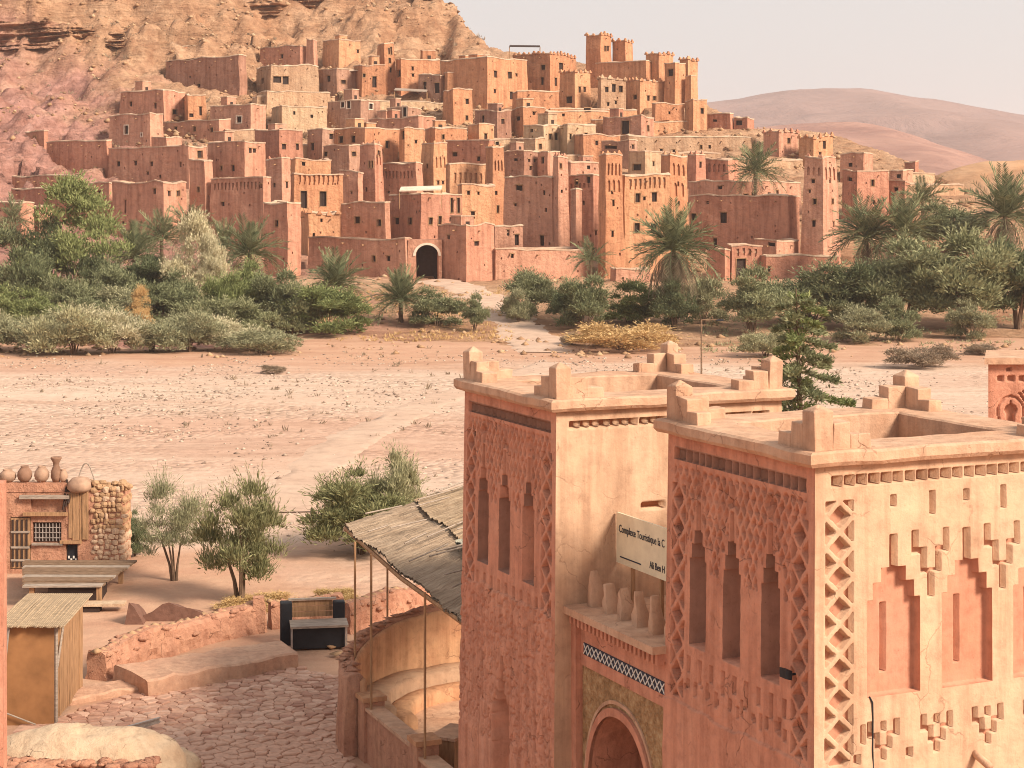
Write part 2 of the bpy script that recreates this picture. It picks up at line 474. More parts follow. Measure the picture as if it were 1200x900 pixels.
def mat_far(name, c, c2, sc):
    m, nt, b, pos = newmat(name, 0.95, 0.05)
    n = noise(nt, mapping(nt, pos, (1, 1, 3)), sc, 7, 0.65, 0.5)
    nt.links.new(mix(nt, ramp(nt, n, [(0.35, (0, 0, 0)), (0.65, (1, 1, 1))]), c, c2), b.inputs['Base Color'])
    bump(nt, b, n, 0.25 / sc * 0.4)
    return m

# ------------------------------------------------------------------ ground sheet, hill, far ranges
def axis(parts):
    out = []
    for a, b_, st in parts: out += list(np.arange(a, b_, st))
    return np.array(out)
gx = axis([(-6000, -1000, 500), (-1000, -200, 50), (-200, -60, 5), (-60, 60, 1.0), (60, 200, 5), (200, 1000, 50), (1000, 6001, 500)])
gy = axis([(-600, -40, 40), (-40, 50, 5), (50, 215, 1.0), (215, 500, 10), (500, 1000, 50), (1000, 9001, 500)])
GX, GY = np.meshgrid(gx, gy)
GZ = ground_z(GX, GY)
inside = (np.abs(GX) < 172) & (GY > 160) & (GY < 466)
GZ = np.where(inside, GZ - 3.0, GZ)
GZ = np.where(GY > 700, -2.0, GZ)
g = mk('ground', np.stack([GX, GY, GZ], -1), grid_faces(len(gy), len(gx)), mat_ground(), smooth=True)
tag(g, kind='structure')

def mountain_range(name, pts, d0, d1, d2, mat, seed, amp, nx=260, nd=70):
    """a range whose crest passes through the skyline points pts at depth d1, foot at d0, far foot at d2"""
    px = np.linspace(pts[0][0], pts[-1][0], nx)
    py = np.interp(px, [p[0] for p in pts], [p[1] for p in pts])
    py = np.convolve(np.pad(py, 4, mode='edge'), np.ones(9) / 9, 'valid')
    Xc = (px - CX) / FPX * d1
    zc = CZ + (HY - py) / FPX * d1
    d = np.concatenate([np.linspace(d0, d1, nd), np.linspace(d1, d2, 16)[1:]])
    t = np.where(d < d1, (d - d0) / (d1 - d0), 1 - (d - d1) / (d2 - d1))
    prof = np.clip(t, 0, 1) ** 1.1
    X = np.repeat(Xc[None], len(d), 0); Y = np.repeat(d[:, None], nx, 1)
    gul = (fbm(X / (amp * 3.2), Y / (amp * 9), seed, 5, 0.55) - 0.5)
    Z = zc[None] * prof[:, None] + gul * amp * (prof * (1.05 - prof) * 4)[:, None] + (fbm(X / (amp), Y / amp, seed + 5, 3) - .5) * amp * 0.12
    Z = np.where(prof[:, None] < 0.02, -12, Z)
    o = mk(name, np.stack([X, Y, Z], -1), grid_faces(len(d), nx), mat, smooth=True)
    return tag(o, kind='structure')

mountain_range('far_mountains', [(-2500, 128), (-600, 128), (300, 122), (700, 126), (835, 124), (880, 113), (945, 105), (1000, 107), (1060, 107), (1090, 111), (1150, 121), (1200, 130), (1350, 148), (1700, 160), (3500, 180)],
               1900, 3300, 4400, mat_far('far_slope', (0.20, 0.115, 0.10), (0.27, 0.165, 0.14), 0.004), 71, 130, 420, 90)
mountain_range('mid_ridge', [(-1500, 236), (600, 200), (760, 168), (860, 152), (930, 146), (985, 143), (1050, 146), (1075, 158), (1100, 172), (1135, 190), (1200, 205), (1500, 222), (2600, 238)],
               800, 1300, 1700, mat_far('mid_slope', (0.25, 0.13, 0.105), (0.36, 0.2, 0.155), 0.012), 81, 34, 360, 80)
mountain_range('low_hill', [(900, 240), (1040, 226), (1100, 205), (1120, 196), (1160, 189), (1200, 187), (1260, 185), (1400, 195), (1700, 232)],
               390, 520, 640, mat_far('low_slope', (0.40, 0.21, 0.11), (0.48, 0.29, 0.17), 0.04), 91, 5, 220, 50)

# loose stones of the river bed, too many to count
def octa():
    return np.array([(1, 0, 0), (0, 1, 0), (-1, 0, 0), (0, -1, 0), (0, 0, 1), (0, 0, -1)], float), np.array([(0, 1, 4), (1, 2, 4), (2, 3, 4), (3, 0, 4), (1, 0, 5), (2, 1, 5), (3, 2, 5), (0, 3, 5)])
def scatter_stones(name, n, xr, yr, zf, smin, smax, mat, seed, dens, label, cat):
    rs = np.random.RandomState(seed)
    d = yr[0] + (yr[1] - yr[0]) * rs.rand(n * 4) ** 1.0
    X = (xr[0] + (xr[1] - xr[0]) * rs.rand(n * 4)); X = (X - CX) / FPX * d
    keep = rs.rand(n * 4) < dens(X, d)
    X, d = X[keep][:n], d[keep][:n]; n = len(X)
    ov, of = octa()
    s = smin + (smax - smin) * rs.rand(n) ** 3
    V = ov[None] * (0.6 + 0.7 * rs.rand(n, 6, 1))
    ang = rs.rand(n) * 6.28
    c, sn = np.cos(ang)[:, None], np.sin(ang)[:, None]
    V = np.stack([V[..., 0] * c - V[..., 1] * sn, V[..., 0] * sn + V[..., 1] * c, V[..., 2] * 0.62], -1) * s[:, None, None]
    V += np.stack([X, d, zf(X, d) + s * 0.12], -1)[:, None]
    F = (of[None] + (np.arange(n) * 6)[:, None, None]).reshape(-1, 3)
    o = mk(name, V.reshape(-1, 3), F, mat)
    return tag(o, label, cat, kind='stuff')

def stone_mat(name, a, b_, c):
    m, nt, b, pos = newmat(name, 0.9, 0.15)
    g_ = nt.nodes.new('ShaderNodeNewGeometry')
    col = ramp(nt, g_.outputs['Random Per Island'], [(0.0, a), (0.5, b_), (1.0, c)])
    f = noise(nt, pos, 6, 5)
    col = mix(nt, 0.6, col, ramp(nt, f, [(0.3, (0.6, 0.6, 0.6)), (0.6, (1.1, 1.1, 1.1))]), 'MULTIPLY')
    nt.links.new(col, b.inputs['Base Color'])
    bump(nt, b, f, 0.02)
    return m
M['stones'] = stone_mat('river_stone', (0.2, 0.135, 0.1), (0.4, 0.29, 0.22), (0.56, 0.44, 0.34))
def dens_river(X, d):
    n = fbm(X / 7, d / 16, 101, 4)
    return np.clip((n - 0.45) * 5, 0.03, 1) * sstep(60, 68, d) * sstep(150, 132, d)
scatter_stones('river_stones', 9000, (-40, 1240), (60, 150), ground_z, 0.03, 0.17, M['stones'], 5, dens_river, 'grey and tan cobbles strewn over the dry river bed', 'stones')
M['hrock'] = stone_mat('hill_boulder', (0.2, 0.11, 0.065), (0.4, 0.235, 0.13), (0.5, 0.33, 0.2))
scatter_stones('hill_boulders', 3600, (-20, 640), (270, 375), hill_z, 0.12, 0.75, M['hrock'], 6, lambda X, d: np.clip((fbm(X / 9, d / 9, 103, 3) - 0.4) * 4, 0.05, 1), 'loose boulders over the bare upper hillside', 'boulders')
scatter_stones('rubble', 2600, (90, 1150), (206, 290), hill_z, 0.15, 0.75, M['hrock'], 8, lambda X, d: np.clip((fbm(X / 5, d / 5, 113, 3) - 0.4) * 4, 0.05, 1), 'crumbled mud and stone rubble between the village houses', 'rubble')
scatter_stones('bank_stones', 1500, (-20, 1220), (140, 205), land_z, 0.08, 0.5, M['hrock'], 9, lambda X, d: np.clip((fbm(X / 5, d / 5, 117, 3) - 0.45) * 4, 0.02, 1), 'scattered stones on the red far river bank', 'stones')

# pale beaten tracks: across the river bed and up to the village gate
def track(name, pts, w, mat, seed):
    P3 = [hit(*q) for q in pts]
    xy = np.array([q[:2] for q in P3]); seg = np.concatenate([[0], np.cumsum(np.hypot(*np.diff(xy, axis=0).T))])
    s_ = np.arange(0, seg[-1], 0.6)
    X = np.interp(s_, seg, xy[:, 0]); Y = np.interp(s_, seg, xy[:, 1])
    k = np.ones(15) / 15
    X = np.convolve(np.pad(X, 7, mode='edge'), k, 'valid'); Y = np.convolve(np.pad(Y, 7, mode='edge'), k, 'valid')
    tx, ty = np.gradient(X), np.gradient(Y); ln = np.hypot(tx, ty) + 1e-6
    ww = w * (0.8 + 0.5 * fbm(s_ / 6, s_ * 0, seed, 3))
    rows = []
    for o_ in np.linspace(-1, 1, 9):
        j = (fbm(s_ / 1.8, s_ * 0 + o_ * 9, seed + 3, 3) - 0.5) * w * 0.5 * (abs(o_) > 0.9)
        x = X + ty / ln * (o_ * ww / 2 + j); y = Y - tx / ln * (o_ * ww / 2 + j)
        rows.append(np.stack([x, y, land_z(x, y) + 0.05 - 0.07 * (abs(o_) > 0.9)], -1))
    tag(mk(name, np.array(rows).reshape(-1, 3), grid_faces(9, len(s_)), mat, smooth=True), kind='structure')
M['track'] = adobe('track_sand', (0.51, 0.36, 0.27), (0.47, 0.315, 0.23), 2.5, 0.05, 0, 0.0, 3.0)
track('dirt_road', [(640, 415), (622, 396), (606, 380), (592, 364), (570, 350), (545, 339), (520, 331), (503, 327)], 5.0, M['track'], 3)
track('river_path', [(655, 424), (600, 440), (545, 458), (490, 478), (440, 502), (395, 530), (350, 566), (330, 610)], 2.6, M['track'], 5)
# ------------------------------------------------------------------ the mud-brick village
def face_cells(L, z0, z1, recs, step):
    A = {0.0, L}; B = {z0, z1}
    for a0, a1, b0, b1, _ in recs:
        A |= {max(0, a0), min(L, a1)}; B |= {max(z0, b0), min(z1, b1)}
    def fill(S):
        S = sorted(S); out = [S[0]]
        for v in S[1:]:
            if v - out[-1] < 1e-4: continue
            n = int((v - out[-1]) // step)
            p = out[-1]
            for k in range(1, n + 1): 
                if p + (v - p) * k / (n + 1) > out[-1] + 1e-4: out.append(p + (v - p) * k / (n + 1))
            out.append(v)
        return out
    A, B = fill(A), fill(B)
    D = np.zeros((len(A) - 1, len(B) - 1))
    for a0, a1, b0, b1, dep in recs:
        for i in range(len(A) - 1):
            m = (A[i] + A[i + 1]) / 2
            if a0 < m < a1:
                for j in range(len(B) - 1):
                    if b0 < (B[j] + B[j + 1]) / 2 < b1: D[i, j] = dep
    return A, B, D

def wall_face(mb, org, u, n, L, z0, z1, recs, step=1.5):
    """org xy, u xy direction, n xy outward; adds quads with stepped recesses"""
    A, B, D = face_cells(L, z0, z1, recs, step)
    def pt(a, b, dep): return (org[0] + u[0] * a - n[0] * dep, org[1] + u[1] * a - n[1] * dep, b)
    for i in range(len(A) - 1):
        for j in range(len(B) - 1):
            d = D[i, j]
            mb.add([pt(A[i], B[j], d), pt(A[i + 1], B[j], d), pt(A[i + 1], B[j + 1], d), pt(A[i], B[j + 1], d)], [(0, 1, 2, 3)])
            if i + 1 < len(A) - 1 and abs(D[i + 1, j] - d) > 1e-6:
                e = D[i + 1, j]
                mb.add([pt(A[i + 1], B[j], d), pt(A[i + 1], B[j], e), pt(A[i + 1], B[j + 1], e), pt(A[i + 1], B[j + 1], d)], [(0, 1, 2, 3)])
            if j + 1 < len(B) - 1 and abs(D[i, j + 1] - d) > 1e-6:
                e = D[i, j + 1]
                mb.add([pt(A[i], B[j + 1], d), pt(A[i + 1], B[j + 1], d), pt(A[i + 1], B[j + 1], e), pt(A[i], B[j + 1], e)], [(0, 1, 2, 3)])

MER = {}
def merlon_mesh(kind, mat):
    k = (kind, mat.name)
    if k not in MER:
        mb = MB()
        if kind == 'step':
            mb.box((0, 0, 0), 0.72, 0.42, 0.26); mb.box((0, 0, 0.26), 0.42, 0.36, 0.26, top=0.6)
        else:
            mb.box((0, 0, 0), 0.5, 0.5, 0.28); mb.box((0, 0, 0.28), 0.34, 0.34, 0.26, top=0.35)
        MER[k] = mesh_data('merlon', np.array(mb.V), mb.F, mat)
    return MER[k]

NH = [0]; PADS = []
def house(label, xl, xc, xr, yt, yb, col='o', w=(), door=(), dent=(), arc=(), cr=0, horn=0, bat=None, dd=0.0, d=None, white=0, cat='house', name='mud_house', ybs=None, roof=1, grp='mud houses of the hillside village', a_=None, plain_=0):
    """a mud building from its left edge, near corner and right edge columns and its top and base rows"""
    NH[0] += 1
    rs = random.Random(NH[0] * 7 + 1)
    d = (depth_of(yb) if d is None else d) + dd
    c = P(xc, yb, d)
    zt = CZ + (HY - yt) / FPX * d
    z0 = min(c[2], zt - 1.0) - (3.5 if ybs is None else ybs)
    wl_, wr_ = max(xc - xl, 2.0), max(xr - xc, 2.0)
    a = min(max(math.atan2(wl_, wr_), math.radians(19)), math.radians(54)) if a_ is None else math.radians(a_)
    u = np.array((math.cos(a), math.sin(a))); v = np.array((-math.sin(a), math.cos(a)))       # right face, left face
    def solve(px, dr):
        k = (px - CX) / FPX
        den = dr[0] - k * dr[1]
        return max(0.6, (k * d - c[0]) / den) if abs(den) > 1e-6 else 4.0
    Lr, Ll = solve(xr, u), solve(xl, v)
    PADS.append((c[:2], u, v, Lr, Ll, c[2]))
    if bat is None: bat = 0.03
    mid = c[:2] + u * Lr / 2 + v * Ll / 2
    H = zt - z0
    sd = rs.random() * 50
    def T(V):
        V = np.asarray(V, float).reshape(-1, 3).copy()
        t = np.clip((V[:, 2] - c[2]) / max(zt - c[2], 1), -0.5, 1.2)
        f = (1 - bat * t)[:, None]
        V[:, :2] = mid + (V[:, :2] - mid) * f
        V[:, 2] += (fbm(V[:, 0] / 2.2 + sd, V[:, 1] / 2.2, 5, 3) - 0.55) * 0.85 * np.clip(t, 0, 1) ** 4
        wv = (fbm((V[:, 0] - V[:, 1]) / 3 + sd, V[:, 2] / 3, 7, 2) - 0.5) * 0.34
        V[:, 0] += wv * 0.7; V[:, 1] += wv * 0.7
        return V
    def loc(px, py):
        """pixel on the visible walls -> (face, along, z)"""
        k = (px - CX) / FPX
        if px >= xc: dr, f = u, 'R'
        else: dr, f = v, 'L'
        t = (k * d - c[0]) / (dr[0] - k * dr[1])
        Y = c[1] + dr[1] * t
        return f, t, CZ + (HY - py) / FPX * Y
    recs = {'R': [], 'L': []}
    wins = []
    m = M['ad_' + col]
    pm = d / FPX
    for i, spec in enumerate(list(w) + list(door)):
        px, py = spec[0], spec[1]
        ww, hh = (spec[2], spec[3]) if len(spec) > 3 else (5.0, 6.5)
        f, t, z = loc(px, py)
        Lf = Lr if f == 'R' else Ll
        fr = (math.cos(a) if f == 'R' else math.sin(a))
        ww, hh = (ww * rs.uniform(0.85, 1.2), hh * rs.uniform(0.85, 1.25)) if i < len(w) else (ww, hh)
        W, Hh = max(0.3, min(ww * pm / max(fr, 0.35), 0.75 * Lf)), hh * pm
        t = min(max(t, W / 2 + 0.12), Lf - W / 2 - 0.12)
        recs[f].append((t - W / 2, t + W / 2, z - Hh / 2, z + Hh / 2, 0.32))
        wins.append((f, t, z, W, Hh, i >= len(w)))
    for f, Lf in (('R', Lr), ('L', Ll)):          # putlog and vent holes
        for k in range(int(Lf * max(zt - c[2], 2) / 9)):
            t = rs.uniform(0.3, max(0.35, Lf - 0.5)); z = rs.uniform(c[2] + 0.6, zt - 0.7); e = rs.uniform(0.12, 0.24)
            if t + e < Lf - 0.15 and not any(a0 - 0.3 < t < a1 + 0.2 and b0 - 0.4 < z < b1 + 0.2 for a0, a1, b0, b1, _ in recs[f]):
                recs[f].append((t, t + e, z, z + e * 1.3, 0.22))
    for f, py, hh in dent:                        # frieze of small sunk squares
        Lf = Lr if f == 'R' else Ll
        z = CZ + (HY - py) / FPX * d; Hh = hh * pm
        n = max(3, int((Lf - 0.8) / 0.62))
        for k in range(n):
            t = 0.4 + (Lf - 0.8) * (k + 0.5) / n
            recs[f].append((t - 0.17, t + 0.17, z - Hh / 2, z + Hh / 2, 0.22))
            if hh > 5: recs[f].append((t - 0.09, t + 0.09, z - Hh * 0.95, z - Hh / 2, 0.22))
    for f, py, hh, n in arc:                      # blind arcade of tall slots
        Lf = Lr if f == 'R' else Ll
        z = CZ + (HY - py) / FPX * d; Hh = hh * pm
        for k in range(n):
            t = Lf * (k + 0.75) / (n + 0.5)
            hw = Lf / (n + 0.5) * 0.27
            recs[f].append((t - hw, t + hw, z - Hh / 2, z + Hh * 0.38, 0.25))
            recs[f].append((t - hw * 0.5, t + hw * 0.5, z + Hh * 0.38, z + Hh / 2, 0.25))
    root = thing(name, label, cat, (c[0], c[1], z0), grp)
    root['kind'] = 'thing'
    p = c[:2]
    q = p + u * Lr; s = p + v * Ll; o = q + v * Ll
    mb = MB()
    nR = np.array((u[1], -u[0])); nL = np.array((-v[1], v[0]))
    wall_face(mb, p, u, nR, Lr, z0, zt, recs['R'])
    wall_face(mb, p, v, nL, Ll, z0, zt, recs['L'])
    wall_face(mb, s, u, -nR, Lr, z0, zt, [])
    wall_face(mb, q, v, -nL, Ll, z0, zt, [])
    th = min(0.38, Lr * 0.2, Ll * 0.2)
    zr = zt - min(0.6, (zt - z0) * 0.2)
    i0, i1, i2, i3 = p + (u + v) * th, q + (v - u) * th, o - (u + v) * th, s + (u - v) * th
    nseg = 4
    def strip(A0, A1, B0, B1, za, zb):
        for k in range(nseg):
            f0, f1 = k / nseg, (k + 1) / nseg
            a0, a1 = A0 + (A1 - A0) * f0, A0 + (A1 - A0) * f1
            b0, b1 = B0 + (B1 - B0) * f0, B0 + (B1 - B0) * f1
            mb.add([(*a0, za), (*a1, za), (*b1, zb), (*b0, zb)], [(0, 1, 2, 3)])
    ring_o, ring_i = (p, q, o, s), (i0, i1, i2, i3)
    for k in range(4):
        strip(ring_o[k], ring_o[(k + 1) % 4], ring_i[k], ring_i[(k + 1) % 4], zt, zt)
        strip(ring_i[k], ring_i[(k + 1) % 4], ring_i[k], ring_i[(k + 1) % 4], zt, zr)
    mk('wall', T(mb.V), mb.F, m, root)
    mb = MB()                                     # pale mud coping, a little proud of the wall head
    oo, ii, zc0, zc1 = 0.07, -th - 0.03, zt - 0.05, zt + 0.11
    def rg(off, z):
        cs = (p - (u + v) * off, q + (u - v) * off, o + (u + v) * off, s + (v - u) * off); out = []
        for k in range(4):
            for j in range(6): out.append((*(cs[k] + (cs[(k + 1) % 4] - cs[k]) * j / 6), z))
        return out
    for r_ in (rg(oo, zc0), rg(oo, zc1), rg(ii, zc1 + 0.02), rg(ii, zc0)): mb.V += r_
    for r_ in range(3):
        for j in range(24): mb.F.append((r_ * 24 + j, r_ * 24 + (j + 1) % 24, r_ * 24 + 24 + (j + 1) % 24, r_ * 24 + 24 + j))
    mk('coping', T(mb.V), mb.F, M['coping'], root)
    if roof:
        R = [(*(i0 - (u + v) * 0.05), zr), (*(i1 + (u - v) * 0.05), zr), (*(i2 + (u + v) * 0.05), zr), (*(i3 + (v - u) * 0.05), zr)]
        mb = MB().add(R + [(x, y, z - 0.3) for x, y, z in R], [(0, 1, 2, 3), (4, 7, 6, 5), (0, 4, 5, 1), (1, 5, 6, 2), (2, 6, 7, 3), (3, 7, 4, 0)])
        mk('roof', T(mb.V), mb.F, M['roofmud'], root)
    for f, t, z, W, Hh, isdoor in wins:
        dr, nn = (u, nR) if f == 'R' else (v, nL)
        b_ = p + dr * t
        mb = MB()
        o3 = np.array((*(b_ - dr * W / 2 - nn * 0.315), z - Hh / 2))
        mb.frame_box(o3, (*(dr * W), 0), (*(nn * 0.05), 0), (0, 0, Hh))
        if Hh > 0.5:                              # a middle stile and rail on the dark panel
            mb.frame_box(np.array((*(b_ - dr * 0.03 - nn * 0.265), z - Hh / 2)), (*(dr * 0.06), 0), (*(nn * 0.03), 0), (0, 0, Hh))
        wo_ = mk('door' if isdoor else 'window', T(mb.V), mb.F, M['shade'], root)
        if not white and rs.random() < 0.55:      # a timber lintel over the opening
            lm = MB().frame_box((*(b_ - dr * (W / 2 + 0.14) - nn * 0.08), z + Hh / 2 + 0.01), (*(dr * (W + 0.28)), 0), (*(nn * 0.14), 0), (0, 0, 0.11))
            mk('lintel', T(lm.V), lm.F, M['wood'], wo_)
        elif white or Hh > 0.62:
            mb = MB(); e = 0.16 if white else 0.09; pr = 0.05
            mt = M['lime'] if white else M['wood']
            for sx, sz, ww, hh in ((-W / 2 - e, -Hh / 2, e, Hh), (W / 2, -Hh / 2, e, Hh), (-W / 2 - e, Hh / 2, W + 2 * e, e), (-W / 2 - e, -Hh / 2 - e, W + 2 * e, e)):
                mb.frame_box(np.array((*(b_ + dr * sx - nn * 0.02), z + sz)), (*(dr * ww), 0), (*(nn * (pr + 0.02)), 0), (0, 0, hh))
            mk('frame', T(mb.V), mb.F, mt, wo_)
    if roof and bat < 0.1 and min(Lr, Ll) > 3.4 and not cr and rs.random() < 0.75:      # stair heads and sheds on the flat roofs
        for k in range(1 + (Lr * Ll > 45) + (Lr * Ll > 90)):
            sx_, sy_, sz_ = rs.uniform(1.3, 2.6), rs.uniform(1.2, 2.4), rs.uniform(0.9, 1.9)
            fa, fb = rs.uniform(0.2, 0.8), rs.uniform(0.45, 0.85)
            cc = p + u * (Lr * fa) + v * (Ll * fb)
            hm_ = MB().box((*cc, zr - 0.1), sx_, sy_, sz_ + zt - zr, a, top=0.95)
            hut = mk('roof_hut', hm_.V, hm_.F, m, root)
            dm = MB().frame_box((*(cc - v * (sy_ / 2 + 0.015) - u * 0.3), zr - 0.05), (*(u * 0.6), 0), (*(v * 0.06), 0), (0, 0, min(1.5, sz_)))
            mk('doorway', dm.V, dm.F, M['shade'], hut)
            cm = MB().box((*cc, zt + sz_ - 0.1), sx_ * 1.04, sy_ * 1.04, 0.14, a); mk('hut_coping', cm.V, cm.F, M['coping'], hut)
    if zt - c[2] > 3 and rs.random() < 0.7:       # wooden rain spouts and beam ends below the roof line
        for f, dr, nn, Lf in (('R', u, nR, Lr), ('L', v, nL, Ll)):
            for k in range(int(Lf / 3.2)):
                t = Lf * (k + 0.5 + rs.uniform(-.2, .2)) / max(1, int(Lf / 3.2)); zz = zt - rs.uniform(0.55, 0.8)
                b2 = p + dr * t
                sm = MB().frame_box((*(b2 - dr * 0.07 - nn * 0.15), zz), (*(dr * 0.14), 0), (*(nn * rs.uniform(0.45, 0.7)), -0.05), (0, 0, 0.13))
                mk('spout', T(sm.V), sm.F, M['wood'], root)
    tz = lambda xy: T([(*xy, zt)])[0]
    spots = []
    if cr:
        for A0, A1 in ((p, q), (p, s)):
            Ln = np.linalg.norm(A1 - A0)
            n = max(2, int(Ln / 1.15))
            for k in range(n + 1):
                if k == 0 and A1 is s: continue
                spots.append((A0 + (A1 - A0) * (0.04 + 0.92 * k / n), 'step', math.atan2(*(A1 - A0)[::-1])))
    if horn:
        for e, g_ in ((p, u + v), (q, v - u), (s, u - v), (o, -u - v)):
            spots.append((e + g_ * 0.36, 'horn', a))
    base = WL[root.name]
    for xy, kd, rz in spots:
        w3 = tz(xy)
        ob = put('merlon', merlon_mesh(kd, m), root)
        ob.location = tuple(w3 - base - np.array((0, 0, 0.06))); ob.rotation_euler = (0, 0, rz)
        sc = 0.75 + 0.4 * rs.random()
        ob.scale = (sc, 0.9, 0.8 + 0.5 * rs.random())
    return root

H = house
TW = dict(name='mud_tower', cat='tower', bat=0.2, horn=1, grp='tapering mud towers of the village')
WL_ = dict(name='mud_wall', cat='wall', grp='mud walls of the village', roof=0)
# --- citadel on the summit
H('tallest crenellated keep tower of the summit citadel', 686, 704, 717, 40, 100, 'o', [(710, 57, 2.5, 7), (713.5, 57, 2.5, 7)], cr=1, **{**TW, 'horn': 0, 'bat': 0.05})
H('shorter crenellated tower just right of the tallest summit keep', 717, 733, 742, 48, 96, 'o', cr=1, **{**TW, 'horn': 0, 'bat': 0.05})
H('long plain dark curtain wall below the summit keep', 697, 758, 764, 71, 112, 'o', roof=1, name='mud_wall', cat='wall', grp='mud walls of the village')
H('crenellated corner bastion at the right end of the summit curtain wall', 756, 772, 790, 63, 112, 'o', cr=1, **{**TW, 'horn': 0, 'bat': 0.06})
H('slim buttress tower in front of the summit bastions', 778, 791, 804, 74, 128, 'o', [(785, 85)], **{**TW, 'horn': 0, 'bat': 0.08})
H('rightmost crenellated bastion of the summit citadel', 796, 806, 818, 69, 122, 'o', cr=1, **{**TW, 'horn': 0, 'bat': 0.06})
H('lower slim tower leaning on the rightmost summit bastion', 802, 810, 817, 89, 128, 'o', **{**TW, 'horn': 0})
H('blocky crenellated house left of the summit keep with flat awning', 600, 645, 676, 63, 108, 'o', [(636, 79), (658, 78), (635, 95, 4, 7), (652, 96, 3, 8)], cr=1)
H('squat crenellated tower below and left of the summit keep', 655, 674, 693, 84, 126, 'o', [(680, 105, 3, 7), (686, 105, 3, 7), (667, 117, 6, 7)], cr=1, **{**TW, 'horn': 0, 'bat': 0.05})
H('pale crenellated house with a row of dark windows under the keep', 700, 704, 734, 92, 130, 't', [(711, 105, 4, 7), (719.5, 103, 4, 8), (728, 104, 4, 8), (713, 122, 3, 5), (722, 120, 3, 5)], cr=1)
H('crenellated two-toned house with lit right wall below the citadel', 732, 750, 782, 94, 127, 'o', [(760, 115, 3.5, 5), (767, 115, 3.5, 5), (744, 114, 4, 6)], cr=1)
H('bare lit terrace wall right below the citadel towers', 764, 768, 803, 121, 152, 'o', [(785, 132, 2.5, 4)], **WL_)
H('square lit block at the right foot of the citadel', 803, 812, 829, 117, 152, 'o', [(823, 130, 4, 6)])
H('wide low terrace wall below the citadel houses', 690, 696, 818, 140, 160, 'o', **WL_)
# --- right shoulder
H('small flat dark house on the right skyline', 828, 856, 860, 133, 150, 'p', [(838, 141, 4, 4)])
H('smallest shed at the end of the right skyline', 860, 876, 884, 138, 152, 'p', [(866, 144, 6, 5)])
H('long lit wall stretching across the right of the hill', 724, 735, 882, 159, 184, 't', [(822, 172, 3, 4), (832, 172, 3, 4), (775, 176, 3, 4), (790, 177, 3, 4)], **WL_)
H('crenellated pink house right of the long lit wall', 894, 913, 936, 154, 184, 'p', [(925, 165, 4, 6)], cr=1)
H('ruined square house behind the right corner tower', 936, 953, 976, 160, 190, 'o', [(966, 170, 5, 7), (961, 181, 3, 5)], cr=1)
H('dark flat house right of the right corner tower', 984, 1012, 1023, 179, 215, 'p', [(996, 193, 5, 4)])
H('broad lit house stepping down at the right of the village', 986, 1004, 1042, 200, 262, 'p', [(1023, 214, 4, 6), (995, 210, 5, 4), (1024, 237, 3, 5)])
H('dark narrow house at the right end of the village', 1040, 1060, 1066, 212, 256, 'p', [(1050, 222, 4, 4)])
H('small parapet house behind the right end of the village', 1042, 1058, 1070, 199, 226, 'p', [(1053, 206, 4, 5)])
H('lone little shed on the rubble slope at far right', 1060, 1073, 1077, 189, 206, 'p')
# --- left upper quarter
H('lit orange wall behind the big blank house at upper left', 195, 198, 287, 53, 72, 'o', **WL_)
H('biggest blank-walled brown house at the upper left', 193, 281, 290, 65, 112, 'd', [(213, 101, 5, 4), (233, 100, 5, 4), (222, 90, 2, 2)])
H('long low pink-brown wall left of the lone orange block', 304, 352, 360, 53, 78, 'p', [(330, 66, 3, 4)], **WL_)
H('small dark turret left of the lone orange block', 358, 368, 373, 46, 80, 'p', **{**TW, 'horn': 0})
H('lone orange block house high on the bare slope', 378, 397, 423, 46, 84, 'o', [(420, 60, 3, 4)])
H('slim twin-faced tower standing alone high on the slope', 440, 450, 464, 51, 104, 'o', [(457, 60, 2, 8), (460, 60, 2, 8), (457, 71, 3, 5), (458, 82, 3, 5)], **TW)
H('lit wall with dark gateway right of the slim high tower', 463, 470, 516, 69, 108, 'o', [(484, 80, 3, 4), (484, 88, 3, 4)], [(467, 86, 6, 8)])
H('large orange house with long dark left wall below the rocky crest', 515, 571, 619, 67, 128, 'o', [(581, 87, 4, 7), (598, 88, 4, 7), (580, 107, 3, 4), (600, 112, 4, 10), (606, 88, 3, 4)])
H('lit flat house with blue-grey windows on the upper left', 300, 317, 374, 75, 112, 't', [(307, 95, 5, 7), (325, 93, 8, 8), (335, 94, 7, 8)])
H('shaded low house with flat awning behind the upper terraces', 372, 395, 420, 80, 110, 'd', [(385, 92, 4, 8), (403, 96, 6, 5)])
H('lit wall with a tall brown door below the slim high tower', 414, 424, 452, 76, 112, 'o', [(424, 88, 3, 4)], [(439, 96, 5, 13)])
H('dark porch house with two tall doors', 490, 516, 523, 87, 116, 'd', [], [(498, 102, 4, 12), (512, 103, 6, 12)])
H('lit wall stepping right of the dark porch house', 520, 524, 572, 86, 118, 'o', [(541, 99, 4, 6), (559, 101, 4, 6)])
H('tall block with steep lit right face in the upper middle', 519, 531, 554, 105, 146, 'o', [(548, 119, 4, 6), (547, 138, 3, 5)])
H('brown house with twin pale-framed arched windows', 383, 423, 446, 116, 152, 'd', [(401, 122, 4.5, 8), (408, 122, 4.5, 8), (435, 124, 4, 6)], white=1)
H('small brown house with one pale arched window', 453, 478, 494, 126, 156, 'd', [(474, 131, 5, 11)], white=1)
H('long low dark house under the pale arched window', 431, 491, 512, 137, 168, 'p', [(502, 155, 5, 6)])
H('dark flat house with white trimmed roof edge near the centre', 556, 583, 600, 129, 164, 'd', [(566, 140, 3, 8), (590, 142, 4, 5)])
H('low lit wall joining the houses at the centre of the hill', 487, 492, 548, 152, 172, 'o', [(503, 158, 4, 4)], **WL_)
